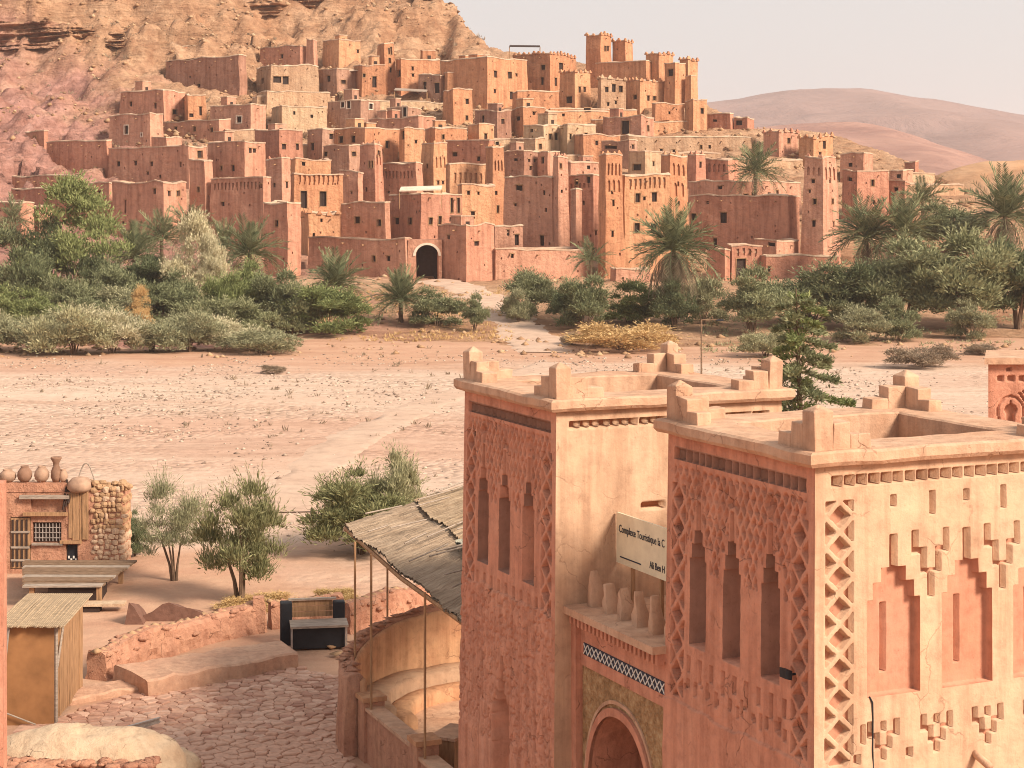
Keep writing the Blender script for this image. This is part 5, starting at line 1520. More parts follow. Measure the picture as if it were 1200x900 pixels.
tm = t_len / 2; hw, zspring, zap = 1.08, 2.35, 3.66
arch = []
for q in np.linspace(0, 1, 15):                    # pointed, slightly horseshoe arch, left half then right half
    arch.append((tm - hw * math.cos(q * math.pi / 2) ** 0.9, zspring + (zap - zspring) * math.sin(q * math.pi / 2) ** 1.05))
arch = arch + [(2 * tm - a, b) for a, b in arch[::-1][1:]]
arch = [(tm - hw * 0.96, 0.0)] + arch + [(tm + hw * 0.96, 0.0)]
x0g, x1g, ztop = 0.22, t_len - 0.0, 4.22
outer = [(x0g, 0.0)] + [(x, ztop) for x in np.linspace(x0g, x1g, len(arch) - 2)] + [(x1g, 0.0)]
mb = MB()
for k in range(len(arch) - 1):
    a0, a1, b0, b1 = arch[k], arch[k + 1], outer[k], outer[k + 1]
    mb.add([gp(*a0, GR + 0.03), gp(*a1, GR + 0.03), gp(*b1, GR + 0.03), gp(*b0, GR + 0.03)], [(0, 1, 2, 3)])
mk('stucco_panel', mb.V, mb.F, M['stucco'], gate)
mb = MB()
for k in range(len(arch) - 1):                      # passage lining
    mb.add([gp(*arch[k], GR - 0.02), gp(*arch[k], GR + 4.2), gp(*arch[k + 1], GR + 4.2), gp(*arch[k + 1], GR - 0.02)], [(0, 1, 2, 3)])
mk('passage', mb.V, mb.F, M['carved'], gate)
gd = MB().frame_box(gp(tm - hw - 0.1, 0, GR + 4.1), (*(-U * (2 * hw + 0.2)), 0), (*(Vd * 0.1), 0), (0, 0, zap + 0.1)); mk('passage_blocker', gd.V, gd.F, M['shade'], gate)  # added dark panel keeps light out of the passage so the arch stays dark
def rim(s0, s1, o0, name, mt):
    mb = MB()
    cen = (tm, zspring - 0.2)
    sc = lambda q, s: (cen[0] + (q[0] - cen[0]) * s, cen[1] + (q[1] - cen[1]) * s if q[1] > 0.1 else q[1])
    for k in range(len(arch) - 1):
        A0, A1, B0, B1 = sc(arch[k], s0), sc(arch[k + 1], s0), sc(arch[k], s1), sc(arch[k + 1], s1)
        mb.add([gp(*A0, o0), gp(*A1, o0), gp(*B1, o0), gp(*B0, o0), gp(*A0, GR + .04), gp(*A1, GR + .04), gp(*B1, GR + .04), gp(*B0, GR + .04)], [(0, 1, 2, 3), (2, 6, 7, 3), (0, 4, 5, 1)])
    mk(name, mb.V, mb.F, mt, gate)
rim(1.0, 1.09, GR - 0.03, 'arch_trim', M['carved'])
rim(1.13, 1.17, GR, 'arch_moulding', M['cap'])
def gbox(name, t0, t1, z0, z1, b0, b1, mt, par=None):
    mb = MB().frame_box(gp(t0, z0, b0), (*(-U * (t1 - t0)), 0), (*(Vd * (b1 - b0)), 0), (0, 0, z1 - z0))
    return mk(name, mb.V, mb.F, mt, par or gate)
gbox('pilaster', 0.0, 0.22, 0.0, 4.95, GR - 0.1, GR + 0.5, M['carved'])
gbox('lintel', 0.22, t_len, 4.22, 4.95, GR, GR + 0.6, M['carved'])
gbox('back_panel', 0.0, t_len, 3.72, 4.22, GR + 0.06, GR + 0.6, M['carved'])
gbox('cornice', -0.0, t_len, 5.08, 5.2, GR - 0.26, GR + 1.9, M['cap'])
gbox('cornice_bed', 0.0, t_len, 4.95, 5.08, GR - 0.05, GR + 0.6, M['carved'])
for k in range(22):
    gbox('dentil', 0.10 + k * 0.143, 0.10 + k * 0.143 + 0.07, 4.90, 5.078, GR - 0.16, GR - 0.04, M['carved'])
gbox('paint_band', 0.34, t_len - 0.02, 4.42, 4.62, GR - 0.012, GR + 0.01, M['ink'])
for k in range(18):                                 # white crossing strokes on the dark band
    t0 = 0.36 + k * 0.155
    for s in (0, 1):
        za, zb = (4.44, 4.60) if s else (4.60, 4.44)
        mb = MB()
        A, Bq = gp(t0, za, GR - 0.024 - 0.003 * s), gp(t0 + 0.145, zb, GR - 0.024 - 0.003 * s)
        up = np.array((0, 0, 0.022))
        mb.frame_box(A - up / 2, Bq - A, (*(Vd * 0.012), 0), up)
        mk('cross_stroke', mb.V, mb.F, M['white'], gate)
for k in range(6):                                  # weathered upright merlons on the gate
    t = 0.32 + k * 0.53
    mb = MB(); rs = random.Random(k + 4)
    w0 = 0.14
    prof = [(0.0, 1.0), (0.24, 0.92), (0.36, 0.6), (0.5, 0.3), (0.62, 0.05)]
    V = []
    for zf, wf in prof:
        hh = zf * (0.8 + 0.25 * rs.random())
        for a, b_ in ((-1, -1), (1, -1), (1, 1), (-1, 1)):
            V.append(gp(t + a * w0 * wf / 1.6 + rs.uniform(-.015, .015), 5.17 + hh, GR + 0.12 + (b_ + 1) * 0.13 * (0.5 + 0.5 * wf) + rs.uniform(-.015, .015)))
    F = []
    for r in range(len(prof) - 1):
        for i in range(4): F.append((r * 4 + i, r * 4 + (i + 1) % 4, r * 4 + 4 + (i + 1) % 4, r * 4 + 4 + i))
    n4 = (len(prof) - 1) * 4; F.append((n4, n4 + 1, n4 + 2, n4 + 3))
    o = mk('merlon', V, F, M['cap'], gate, True)
    bv = o.modifiers.new('soft_edges', 'BEVEL'); bv.width = 0.015; bv.segments = 1
# sign board standing on the gate roof
sb = 1.12
M['signpaint'] = plain('cream_sign_paint', (0.72, 0.62, 0.44), 0.7, 0.25, 3, 0.002)
sign = thing('sign_board', 'cream painted sign board with dark lettering between the towers', 'sign', gp(1.2, 5.2, sb))
gbox('board', 0.06, 3.0, 5.86, 6.72, sb, sb + 0.04, M['signpaint'], sign)
for t in (0.5, 1.5, 2.7): gbox('post', t, t + 0.06, 5.18, 6.5, sb + 0.045, sb + 0.1, M['wood'], sign)
def text(body, t, z, size):
    cu = bpy.data.curves.new('lettering', 'FONT'); cu.body = body; cu.size = size; cu.extrude = 0.002
    ob = bpy.data.objects.new('tmp', cu); COL.objects.link(ob)
    dg = bpy.context.evaluated_depsgraph_get()
    me = bpy.data.meshes.new_from_object(ob.evaluated_get(dg))
    co = np.zeros(len(me.vertices) * 3); me.vertices.foreach_get('co', co); co = co.reshape(-1, 3)
    base = gp(t, z, sb - 0.006)
    W = base[None] + co[:, :1] * 0.78 * np.array((*(-U), 0))[None] + co[:, 1:2] * np.array((0, 0, 1.0))[None] + co[:, 2:] * np.array((*NL, 0))[None]
    W = W - WL[sign.name]
    me.vertices.foreach_set('co', W.ravel().astype(np.float32)); me.update()
    me.materials.clear(); me.materials.append(M['ink'])
    bpy.data.objects.remove(ob); bpy.data.curves.remove(cu)
    return put('lettering', me, sign)
text('Complexe Touristique la C', 0.16, 6.40, 0.185)
text('Ali Ben H', 1.25, 5.98, 0.17)
gbox('underline', 0.2, 0.95, 5.97, 5.99, sb - 0.008, sb - 0.001, M['ink'], sign)

# ------------------------------------------------------------------ third carved tower at the right edge
c3 = np.array((10.63, 40.0))
D3u = np.array((1.0, 0.0)); D3n = np.array((0.0, -1.0))
t3 = thing('gate_tower', 'pink carved tower with horseshoe niches cut by the right photo edge', 'tower', (*c3, 0), 'carved towers of the tourist gate')
def carved3(A, B_):
    D = np.zeros_like(A)
    for k in range(16):
        c = 0.2 + 0.24 * k
        rec(D, A, B_, c, c + 0.14, 8.05, 8.18, 0.1)
        if k % 2: rec(D, A, B_, c - 0.02, c + 0.08, 8.28, 8.36, 0.1)
    for k in range(5):
        c = 0.5 + 0.82 * k
        for (cz, r, dp) in ((7.42, 0.13, 0.12), (6.85, 0.10, 0.22)):
            D[(A - c) ** 2 + (B_ - cz) ** 2 < r * r] = dp
            rec(D, A, B_, c - 0.02, c + 0.02, cz + r - 0.02, cz + r + 0.07, dp)
        rec(D, A, B_, c - 0.10, c + 0.10, 7.15, 7.42, 0.12)
        rec(D, A, B_, c - 0.13, c + 0.13, 6.2, 6.8, 0.22)
        rr = np.sqrt((A - c) ** 2 + ((B_ - 7.38) * 0.85) ** 2)
        D[(np.abs(rr - 0.29) < 0.022) & (B_ > 7.2)] = 0.06
        rec(D, A, B_, c - 0.27, c - 0.23, 6.0, 7.0, 0.06); rec(D, A, B_, c + 0.23, c + 0.27, 6.0, 7.0, 0.06)
        m = (np.abs(np.abs(A - c - 0.41) - (B_ - 7.5) * 0.7) < 0.035) & (B_ > 7.5) & (B_ < 7.8)
        D[m] = 0.08
        m = (np.abs(np.abs(A - c - 0.41) - (B_ - 7.66) * 0.7) < 0.03) & (B_ > 7.66) & (B_ < 7.86)
        D[m] = 0.08
    return D + rough(A, B_, 97, 0.012, 5)
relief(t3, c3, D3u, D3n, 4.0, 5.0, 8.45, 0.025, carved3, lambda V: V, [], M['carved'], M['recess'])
v3 = np.array((0.27, 0.963)) * 0.5
mb = MB()
q0, q1, q2, q3 = c3, c3 + D3u * 4, c3 + D3u * 4 + v3 * 4, c3 + v3 * 4
mb.add([(*q0, 0), (*q1, 0), (*q2, 0), (*q3, 0), (*q0, 8.45), (*q1, 8.45), (*q2, 8.45), (*q3, 8.45)], [(1, 2, 6, 5), (2, 3, 7, 6), (3, 0, 4, 7)])
mk('back_wall', mb.V, mb.F, M['tower'], t3)
mb = MB().frame_box((*(c3 - D3u * .08 - v3 * .3), 8.45), (*(D3u * 4.2), 0), (*(v3 * 4.6), 0), (0, 0, 0.14)); mk('cap', mb.V, mb.F, M['cap'], t3)

# ------------------------------------------------------------------ street lamp and conifer behind the towers
lpole = P(822, 375, 92)
sl = thing('street_lamp', 'thin street lamp post with short arm beyond the gate towers', 'lamp post', (lpole[0], lpole[1], 0.0))
MB().tube([(lpole[0], lpole[1], 0), (lpole[0], lpole[1], lpole[2])], [0.06, 0.04], 8).build('post', M['darkwood'], sl)
MB().tube([lpole, lpole + (0.85, 0, 0.03)], 0.03, 6).build('arm', M['darkwood'], sl)
MB().box(lpole + np.array((0.95, 0, -0.05)), 0.36, 0.16, 0.09).build('lamp_head', M['black'], sl)

def conifer():
    rs = np.random.RandomState(8)
    b = P(936, 240, 66); b[2] = 0.0
    top = CZ + (HY - 338) / FPX * 66
    o = thing('conifer_tree', 'dark drooping conifer behind the gate towers', 'tree', b)
    MB().tube([b + (0, 0, -0.2), b + (0.05, 0, top * 0.5), b + (-0.1, 0, top)], [0.16, 0.11, 0.02], 8).build('trunk', M['bark'], o)
    for i in range(46):
        t = 0.22 + 0.76 * (i + 0.5) / 46
        z = top * t; L = 2.75 * (1.02 - t) ** 0.65 * rs.uniform(0.75, 1.15) + 0.3
        a = i * 2.39996 + rs.uniform(-.3, .3)
        dr = np.array((math.cos(a), math.sin(a), 0))
        pts = [b + (0, 0, z) + dr * L * s + np.array((0, 0, -0.32 * L * s ** 1.2 + 0.30 * L * max(0, s - 0.55) ** 1.5)) for s in np.linspace(0, 1, 6)]
        br = mk('branch', *(lambda m_: (m_.V, m_.F))(MB().tube(pts, [0.035, 0.03, 0.025, 0.02, 0.014, 0.008], 5)), M['bark'], o)
        n = int(420 * L / 1.5)
        s = rs.rand(n) ** 0.7
        k = np.minimum((s * 5).astype(int), 4); f = (s * 5 - k)[:, None]
        pa = np.array(pts); pos = pa[k] * (1 - f) + pa[k + 1] * f
        sd = np.cross(dr, (0, 0, 1.0))
        w = rs.uniform(-1, 1, n) * (0.34 * (1.15 - s))
        pos = pos + sd[None] * w[:, None] + rs.randn(n, 3) * 0.05
        d3 = dr[None] * 0.6 + sd[None] * (np.sign(w) * 0.5)[:, None] + rs.randn(n, 3) * 0.4 + np.array((0, 0, 0.35))
        V, F = leaves(pos, d3, 0.2, 0.034, rs)
        mk('foliage', V, F, M['g6'] if i % 3 == 0 else M['g1'], br)
conifer()

# ------------------------------------------------------------------ round seating enclosure with reed canopy
AC = np.array((-0.5, 40.3)); AR = 3.4
ar = thing('round_enclosure', 'curved mud enclosure wall with inner bench beside the gate tower', 'wall', (*AC, 0))
angs = np.radians(np.linspace(205, 5, 90))
prof_n = 14
def arc_wall(name, r0, r1, ztf, mat, z0=0.0, jit=0.05):
    rows = []
    for a in angs:
        c, s = math.cos(a), math.sin(a); zt = ztf(a)
        pr = [(r1 + 0.06, z0), (r1 + 0.04, z0 + (zt - z0) * 0.35), (r1, z0 + (zt - z0) * 0.7), (r1, zt - 0.06), (r1 - 0.06, zt), ((r0 + r1) / 2, zt + 0.02), (r0 + 0.05, zt), (r0, zt - 0.06), (r0, zt * 0.5 + z0 * 0.5), (r0 - 0.02, z0)]
        rows.append([(AC[0] + c * r, AC[1] + s * r, z) for r, z in pr])
    V = np.array(rows); shp = V.shape
    V = V.reshape(-1, 3)
    V[:, 2] += (fbm(V[:, 0] * 1.5, V[:, 1] * 1.5, 15, 3) - 0.5) * jit * 2 * (V[:, 2] > z0 + 0.1)
    w = (fbm(V[:, 0] * 2 + V[:, 2], V[:, 1] * 2, 16, 3) - 0.5) * jit
    V[:, 0] += w; V[:, 1] += w
    n = len(angs); m = shp[1]
    F = [(i * m + j, (i + 1) * m + j, (i + 1) * m + j + 1, i * m + j + 1) for i in range(n - 1) for j in range(m - 1)]
    F += [tuple(range(m)), tuple((n - 1) * m + j for j in range(m))[::-1]]
    return mk(name, V, F, mat, ar, True)
M['ochre'] = adobe('ochre_plaster', (0.54, 0.32, 0.18), (0.49, 0.24, 0.13), 0.7, 0.02, 0, 0.5, 9.0, 0.5)
M['plat0'] = adobe('bench_mud', (0.45, 0.29, 0.19), (0.4, 0.24, 0.15), 0.6, 0.02, 0, 0.2, 9.0, 0.4)
arc_wall('wall', AR - 0.36, AR, lambda a: 1.75 + 0.55 * float(sstep(200, 110, math.degrees(a))), M['soil'], 0.0, 0.09)
arc_wall('plaster_lining', AR - 0.46, AR - 0.3, lambda a: 1.68 + 0.55 * float(sstep(200, 110, math.degrees(a))), M['ochre'], 0.2, 0.02)
arc_wall('bench', 2.25, AR - 0.47, lambda a: 1.0, M['plat0'], 0.2, 0.03)
arc_wall('lower_step', 1.75, 2.25, lambda a: 0.72, M['ochre'], 0.2, 0.04)
mb = MB()
fl = [(AC[0] + 2.9 * math.cos(q), AC[1] + 2.9 * math.sin(q), 0.42) for q in np.linspace(0, 2 * math.pi, 40)[:-1]]
mb.add(fl, [tuple(range(39))]); mk('floor', mb.V, mb.F, M['cap'], ar)
rs = random.Random(3)
for k in range(44):                                 # rough stones set on the wall head
    a = math.radians(198 - 130 * k / 43); r = AR - 0.2 + rs.uniform(-.09, .09)
    z = 1.75 + 0.55 * float(sstep(200, 110, math.degrees(a)))
    ov, of = octa(); s = rs.uniform(0.09, 0.17)
    V = ov * s * (1.3, 1, 0.5) + np.array((AC[0] + r * math.cos(a), AC[1] + r * math.sin(a), z + 0.02))
    V += np.random.RandomState(k).randn(6, 3) * 0.02
    mk('coping_stone', V, of, M['soil'], ar)
# straight parapet from the ring to the tower with piers
PA, PB, PC = np.array((-3.05, 38.8)), np.array((-1.75, 35.75)), np.array((-1.05, 34.1))
par = thing('parapet_wall', 'straight low parapet with pale coping and two square piers', 'wall', (*PB, 0))
for k, (a, b_) in enumerate(((PA, PB), (PB, PC))):
    dl = (b_ - a); n_ = np.array((dl[1], -dl[0])) / np.linalg.norm(dl)
    zt = 1.12 - 0.12 * k
    mb = MB().frame_box((*(a - n_ * 0.15), 0), (*dl, 0), (*(n_ * 0.32), 0), (0, 0, zt)); mk('wall', mb.V, mb.F, M['soil'], par)
    mb = MB().frame_box((*(a - n_ * 0.19), zt + 0.002), (*dl, 0), (*(n_ * 0.4), 0), (0, 0, 0.07)); mk('coping', mb.V, mb.F, M['cap'], par)
for q, hgt in ((PA, 1.3), (PB, 1.28)):
    mb = MB().box((*q, 0), 0.46, 0.46, hgt, 0.4); mk('pier', mb.V, mb.F, M['soil'], par)
    mb = MB().box((*q, hgt + 0.002), 0.54, 0.54, 0.1, 0.4); mk('pier_cap', mb.V, mb.F, M['ochre'], par)
# wooden cabinet inside by the tower
cab = thing('wooden_cabinet', 'small wooden cabinet with pale top inside the enclosure', 'cabinet', (-1.3, 36.6, 0.0))
MB().box((-1.22, 36.75, 0.0), 0.5, 0.9, 1.15, -0.42).build('body', M['wood'], cab)
MB().box((-1.22, 36.75, 1.152), 0.58, 0.98, 0.06, -0.42).build('top', M['cap'], cab)
# canopy
can = thing('reed_canopy', 'large reed mat canopy on thin poles beside the gate tower', 'canopy', (*AC, 0))
Q = [np.array((-4.0, 43.0, 4.32)), np.array((-0.75, 33.9, 4.05)), np.array((2.4, 37.2, 4.9)), np.array((0.6, 49.5, 4.75))]
def canopy_pt(s, t):
    return (Q[0] * (1 - s) + Q[1] * s) * (1 - t) + (Q[3] * (1 - s) + Q[2] * s) * t
def reed_mat(name, s0, s1, t0, t1, dz, mat, seed, label=None):
    ns, nt_ = 170, 50
    S, Tt = np.meshgrid(np.linspace(s0, s1, ns), np.linspace(t0, t1, nt_))
    rs_ = np.random.RandomState(seed)
    e = (fbm(S * 18, S * 0, seed, 3) - 0.5) * 0.05
    Tq = np.where(Tt <= t0 + 1e-6, Tt - np.abs(e) * 0.9, Tt)
    Pp = canopy_pt(S[..., None], Tq[..., None])
    row = rs_.rand(1, ns) * 0.045 + (np.arange(ns)[None] % 3) * 0.014
    sag = -0.16 * np.sin(S * math.pi * 3) ** 2 * 0.6
    Pp[..., 2] += dz + row + sag + (fbm(S * 14, Tt * 40, seed + 2, 3) - 0.5) * 0.05
    V = Pp.reshape(-1, 3); F = grid_faces(nt_, ns)
    Vb = V - np.array((0, 0, 0.05)); N = len(V)
    o = mk(name, np.concatenate([V, Vb]), np.concatenate([F, F[:, ::-1] + N]), mat, can)
    if label: o['label'] = label
    return o
def mat_reed(name, a, b_):
    m, nt, b, pos = newmat(name, 0.9, 0.1)
    dirv = math.atan2((Q[3] - Q[0])[1], (Q[3] - Q[0])[0])
    v = mapping(nt, pos, (1, 1, 1), (0, 0, -dirv))
    n = noise(nt, mapping(nt, v, (1.3, 34, 9)), 1.0, 6, 0.75)
    n2 = noise(nt, pos, 1.2, 4)
    col = ramp(nt, n, [(0.3, tuple(x * 0.5 for x in a)), (0.46, a), (0.7, b_)])
    col = mix(nt, 0.5, col, ramp(nt, n2, [(0.35, (0.7, 0.66, 0.62)), (0.6, (1.1, 1.1, 1.1))]), 'MULTIPLY')
    nt.links.new(col, b.inputs['Base Color'])
    bump(nt, b, n, 0.05)
    return m
M['reedmat'] = mat_reed('reed_mat', (0.34, 0.235, 0.15), (0.56, 0.42, 0.29))
M['reedgrey'] = mat_reed('grey_reed_mat', (0.34, 0.24, 0.165), (0.52, 0.39, 0.28))
M['palemat'] = mat_reed('pale_mat', (0.42, 0.40, 0.32), (0.62, 0.6, 0.5))
reed_mat('reed_mat', 0.0, 1.0, 0.0, 0.36, 0.0, M['reedgrey'], 5, 'grey lower reed mat with ragged eave')
reed_mat('reed_mat', 0.0, 1.0, 0.34, 0.72, 0.07, M['reedmat'], 6)
reed_mat('reed_mat', 0.0, 1.0, 0.70, 1.0, 0.12, M['reedmat'], 7)
reed_mat('pale_mat', 0.50, 0.82, 0.30, 0.56, 0.20, M['palemat'], 8, 'pale greenish mat patch lying on the canopy')
rs = random.Random(9)
for k in range(26):                                # loose sticks on the mats
    s, t = rs.random() * 0.9 + 0.02, rs.random() * 0.9; L_ = rs.uniform(0.08, 0.25)
    a = canopy_pt(s, t) + (0, 0, 0.22); b_ = canopy_pt(s + rs.uniform(-.04, .04), min(1, t + L_)) + (0, 0, 0.22)
    MB().tube([a, b_], 0.018, 5).build('stick', M['greywood'], can)
for a, b_ in ((Q[0], Q[1]), (canopy_pt(0, .5), canopy_pt(1, .5)), (Q[3], Q[2]), (Q[0], Q[3]), (Q[1], Q[2])):
    MB().tube([a - (0, 0, 0.09), (a + b_) / 2 - (0, 0, 0.2), b_ - (0, 0, 0.09)], 0.05, 6).build('beam', M['wood'], can)
for px, yb, zb, yt in ((416, 772, 1.75, 640), (435, 820, 1.4, 655), (498, 872, 1.36, 700), (454, 716, 1.9, 668)):
    d_ = (CZ - zb) * FPX / (yb - HY); q = P(px, yb, d_)
    ztp = CZ + (HY - yt) / FPX * d_
    MB().tube([(q[0], q[1], zb - 0.4), (q[0], q[1], ztp + 0.1)], 0.026, 8).build('pole', M['wood'], can)

# ------------------------------------------------------------------ path, low walls and platforms at lower left
M['flag'] = stone_mat('flagstone', (0.42, 0.22, 0.155), (0.52, 0.3, 0.21), (0.6, 0.38, 0.28))
pv = thing('cobbled_path', 'uneven flagstone path winding between the low walls', 'path', (-6, 42, 0.0))
pv['kind'] = 'structure'; del pv['category']
rs = np.random.RandomState(12)
def inpath(x, y):
    px = x / y * FPX + CX; py = HY + CZ / y * FPX
    lo = np.interp(px, [60, 170, 350, 415], [846, 812, 788, 800])
    return py > lo - 4 and px < 418 + (y - 39) * 2 and px > 40 and y < 46.4
seeds = []
for _ in range(30000):                             # irregular slabs: cells around scattered centres, wider than deep
    q = np.array((-10.8 + 7.6 * rs.rand(), 37.2 + 9.4 * rs.rand()))
    rmin = 0.17 + 0.13 * rs.rand()
    if all((q[0] - o_[0]) ** 2 * 0.6 + (q[1] - o_[1]) ** 2 * 1.5 > rmin * rmin for o_ in seeds): seeds.append(q)
seeds = np.array(seeds)
order = np.argsort(seeds[:, 1])
ns = 0; rest = MB()
for i in order:
    c = seeds[i]
    if not inpath(*c): continue
    poly = [c + np.array(v_) for v_ in ((-0.6, -0.6), (0.6, -0.6), (0.6, 0.6), (-0.6, 0.6))]
    near_ = np.argsort(((seeds - c) ** 2).sum(1))[1:18]
    for k in near_:
        m_ = (seeds[k] + c) / 2; n_ = seeds[k] - c; new = []
        for e in range(len(poly)):
            A_, B2 = poly[e], poly[(e + 1) % len(poly)]
            da, db = np.dot(A_ - m_, n_), np.dot(B2 - m_, n_)
            if da <= 0: new.append(A_)
            if da * db < 0: new.append(A_ + (B2 - A_) * da / (da - db))
        poly = new
        if len(poly) < 3: break
    if len(poly) < 3: continue
    cen = np.mean(poly, 0); n6 = len(poly)
    hgt = 0.02 + 0.05 * rs.rand() ** 1.5; tl = (rs.rand(2) - 0.5) * 0.14
    V = []
    for f, z in ((0.97, 0.0), (0.93, 0.65), (0.78, 1.0)):
        for q in poly:
            e = cen + (q - cen) * f
            V.append((e[0], e[1], z * hgt + 0.004 + (np.dot(e - cen, tl) if z > 0 else 0)))
    F = [tuple(2 * n6 + k for k in range(n6))]
    for rr in range(2):
        for k in range(n6): F.append((rr * n6 + k, rr * n6 + (k + 1) % n6, rr * n6 + n6 + (k + 1) % n6, rr * n6 + n6 + k))
    if ns < 300: mk('flagstone', V, F, M['flag'], pv)
    else: rest.add(V, F)
    ns += 1
print('flagstones', ns)
if rest.V: mk('flagstones', rest.V, rest.F, M['flag'], pv)['kind'] = 'stuff'

def mud_wall(name, label, pts, hts, th, mat, seed, stones=0, group=None):
    """rubble and mud wall following pts (xy)"""
    pts = [np.array(p, float) for p in pts]
    seg = [np.linalg.norm(pts[i + 1] - pts[i]) for i in range(len(pts) - 1)]
    tot = sum(seg); n = int(tot / 0.09)
    cum = np.concatenate([[0], np.cumsum(seg)])
    s = np.linspace(0, tot, n)
    X = np.interp(s, cum, [p[0] for p in pts]); Y = np.interp(s, cum, [p[1] for p in pts]); Hh = np.interp(s, cum, hts)
    Hh = Hh + (fbm(s * 0.9, s * 0, seed, 4) - 0.5) * 0.25
    tx = np.gradient(X); ty = np.gradient(Y); ln = np.hypot(tx, ty); nx__, ny__ = ty / ln, -tx / ln
    prof = [(-0.62, -0.05), (-0.56, 0.2), (-0.54, 0.42), (-0.5, 0.64), (-0.46, 0.85), (-0.34, 0.97), (0, 1.0), (0.34, 0.97), (0.46, 0.85), (0.5, 0.64), (0.54, 0.42), (0.56, 0.2), (0.62, -0.05)]
    V = np.zeros((n, len(prof), 3))
    for j, (o_, z) in enumerate(prof):
        V[:, j, 0] = X + nx__ * o_ * th; V[:, j, 1] = Y + ny__ * o_ * th; V[:, j, 2] = Hh * z
    Sg = np.repeat(s[:, None], len(prof), 1); Jg = np.repeat(np.cumsum([0] + [0.16] * (len(prof) - 1))[None], n, 0)
    w = (fbm(Sg * 3.2, Jg * 4.5, seed + 3, 4, 0.6) - 0.5) * 0.22
    V[..., 0] -= nx__[:, None] * w * np.sign(np.array([p[0] for p in prof]) + 1e-6)[None] * -1
    V[..., 1] -= ny__[:, None] * w * np.sign(np.array([p[0] for p in prof]) + 1e-6)[None] * -1
    root = thing(name, label, 'wall', (*pts[0], 0), group)
    m = len(prof)
    F = [tuple(f) for f in grid_faces(n, m)] + [tuple(range(m)), tuple((n - 1) * m + j for j in range(m))[::-1]]
    mk('wall', V.reshape(-1, 3), F, mat, root)
    r_ = np.random.RandomState(seed + 8)
    for k in range(stones):
        i = int((k + r_.rand()) / stones * (n - 1)); j = 3 + r_.randint(7) if k % 3 else 6
        ov, of = octa(); sz = 0.07 + 0.08 * r_.rand()
        sv = ov * sz * (1.25, 1.1, 0.7) + r_.randn(6, 3) * 0.015
        mk('stone', sv + V[i, j] - (0, 0, sz * 0.3), of, M['soil'] if k % 3 else M['hrock'], root)
    return root
def gxy(px, py, z=0.0):
    d_ = (CZ - z) * FPX / (py - HY); return np.array(((px - CX) / FPX * d_, d_))
mud_wall('rubble_wall', 'low red rubble wall running behind the path platforms', [gxy(112, 797), gxy(150, 780), gxy(240, 752), gxy(305, 738)], [0.75, 0.85, 0.7, 0.85], 0.55, M['soil'], 4, 60, 'low mud walls by the path')
mud_wall('rubble_wall', 'low mud wall behind the black stall', [gxy(316, 736), gxy(400, 728)], [0.8, 0.85], 0.4, M['soil'], 14, 24, 'low mud walls by the path')
mud_wall('rubble_wall', 'crumbling brick-red wall behind the canopy poles', [gxy(402, 742), gxy(450, 728), gxy(495, 718), gxy(560, 706)], [0.85, 0.95, 0.8, 0.8], 0.5, M['soil'], 24, 50, 'low mud walls by the path')
pp = gxy(303, 741)
tag(mk('gate_pier', *(lambda m_: (m_.V, m_.F))(MB().box((*pp, 0), 0.34, 0.34, 1.0, 0.2, top=0.9)), M['soil']), 'square mud pier at the end of the rubble wall', 'pier')

def platform(label, corners, hgt, mat, seed):
    """a low slab from four ground corners (px, py at its top)"""
    cs = [gxy(px, py, hgt) for px, py in corners]
    n = 20; rows = []
    for t in np.linspace(0, 1, n):
        a = cs[0] + (cs[1] - cs[0]) * t; b_ = cs[3] + (cs[2] - cs[3]) * t
        rows.append([(*a, -0.05), (*a, hgt - 0.05), (*(a + (b_ - a) * 0.04), hgt), (*(a + (b_ - a) * 0.5), hgt + 0.01), (*(a + (b_ - a) * 0.96), hgt), (*b_, hgt - 0.05), (*b_, -0.05)])
    V = np.array(rows); shp = V.shape; V = V.reshape(-1, 3)
    w = (fbm(V[:, 0] * 2.5, V[:, 1] * 2.5 + V[:, 2] * 2, seed, 3) - 0.5)
    V[:, 1] += w * 0.3; V[:, 0] += w * 0.15; V[:, 2] += w * 0.14
    F = [tuple(f) for f in grid_faces(n, 7)] + [tuple(range(7)), tuple((n - 1) * 7 + j for j in range(7))[::-1]]
    o = mk('stone_platform', V, F, mat, None, False)
    return tag(o, label, 'platform', 'low platforms beside the path')
M['plat'] = adobe('platform_mud', (0.55, 0.335, 0.225), (0.48, 0.27, 0.18), 0.6, 0.03, 0, 0.25, 9.0)
platform('long low platform between the path and the rubble wall', [(172, 798), (350, 764), (330, 748), (132, 780)], 0.42, M['plat'], 3)
platform('lower thin platform in front of the kiosk planks', [(66, 822), (172, 803), (148, 795), (66, 808)], 0.16, M['plat'], 5)

# ------------------------------------------------------------------ black stall
st0 = np.array((*gxy(371, 764), 0.0))
stl = thing('market_stall', 'black cloth-skirted stall table with black end posts', 'stall', st0)
rzs = 0.16
def sbx(name, x, y, z, sx_, sy_, sz_, mt, bev=0.0):
    c, s = math.cos(rzs), math.sin(rzs)
    o = MB().box(st0 + np.array((x * c - y * s, x * s + y * c, z)), sx_, sy_, sz_, rzs).build(name, mt, stl)
    if bev:
        b_ = o.modifiers.new('b', 'BEVEL'); b_.width = bev; b_.segments = 2
    return o
sbx('skirt', 0.05, 0.45, 0.05, 1.45, 0.62, 0.58, M['black'], 0.03)
sbx('table_top', 0.08, 0.40, 0.64, 1.55, 0.85, 0.06, M['greywood'])
sbx('end_post', -0.78, 0.95, 0.0, 0.32, 0.3, 1.18, M['black'], 0.03)
sbx('end_post', 0.66, 1.0, 0.0, 0.32, 0.3, 1.14, M['black'], 0.03)
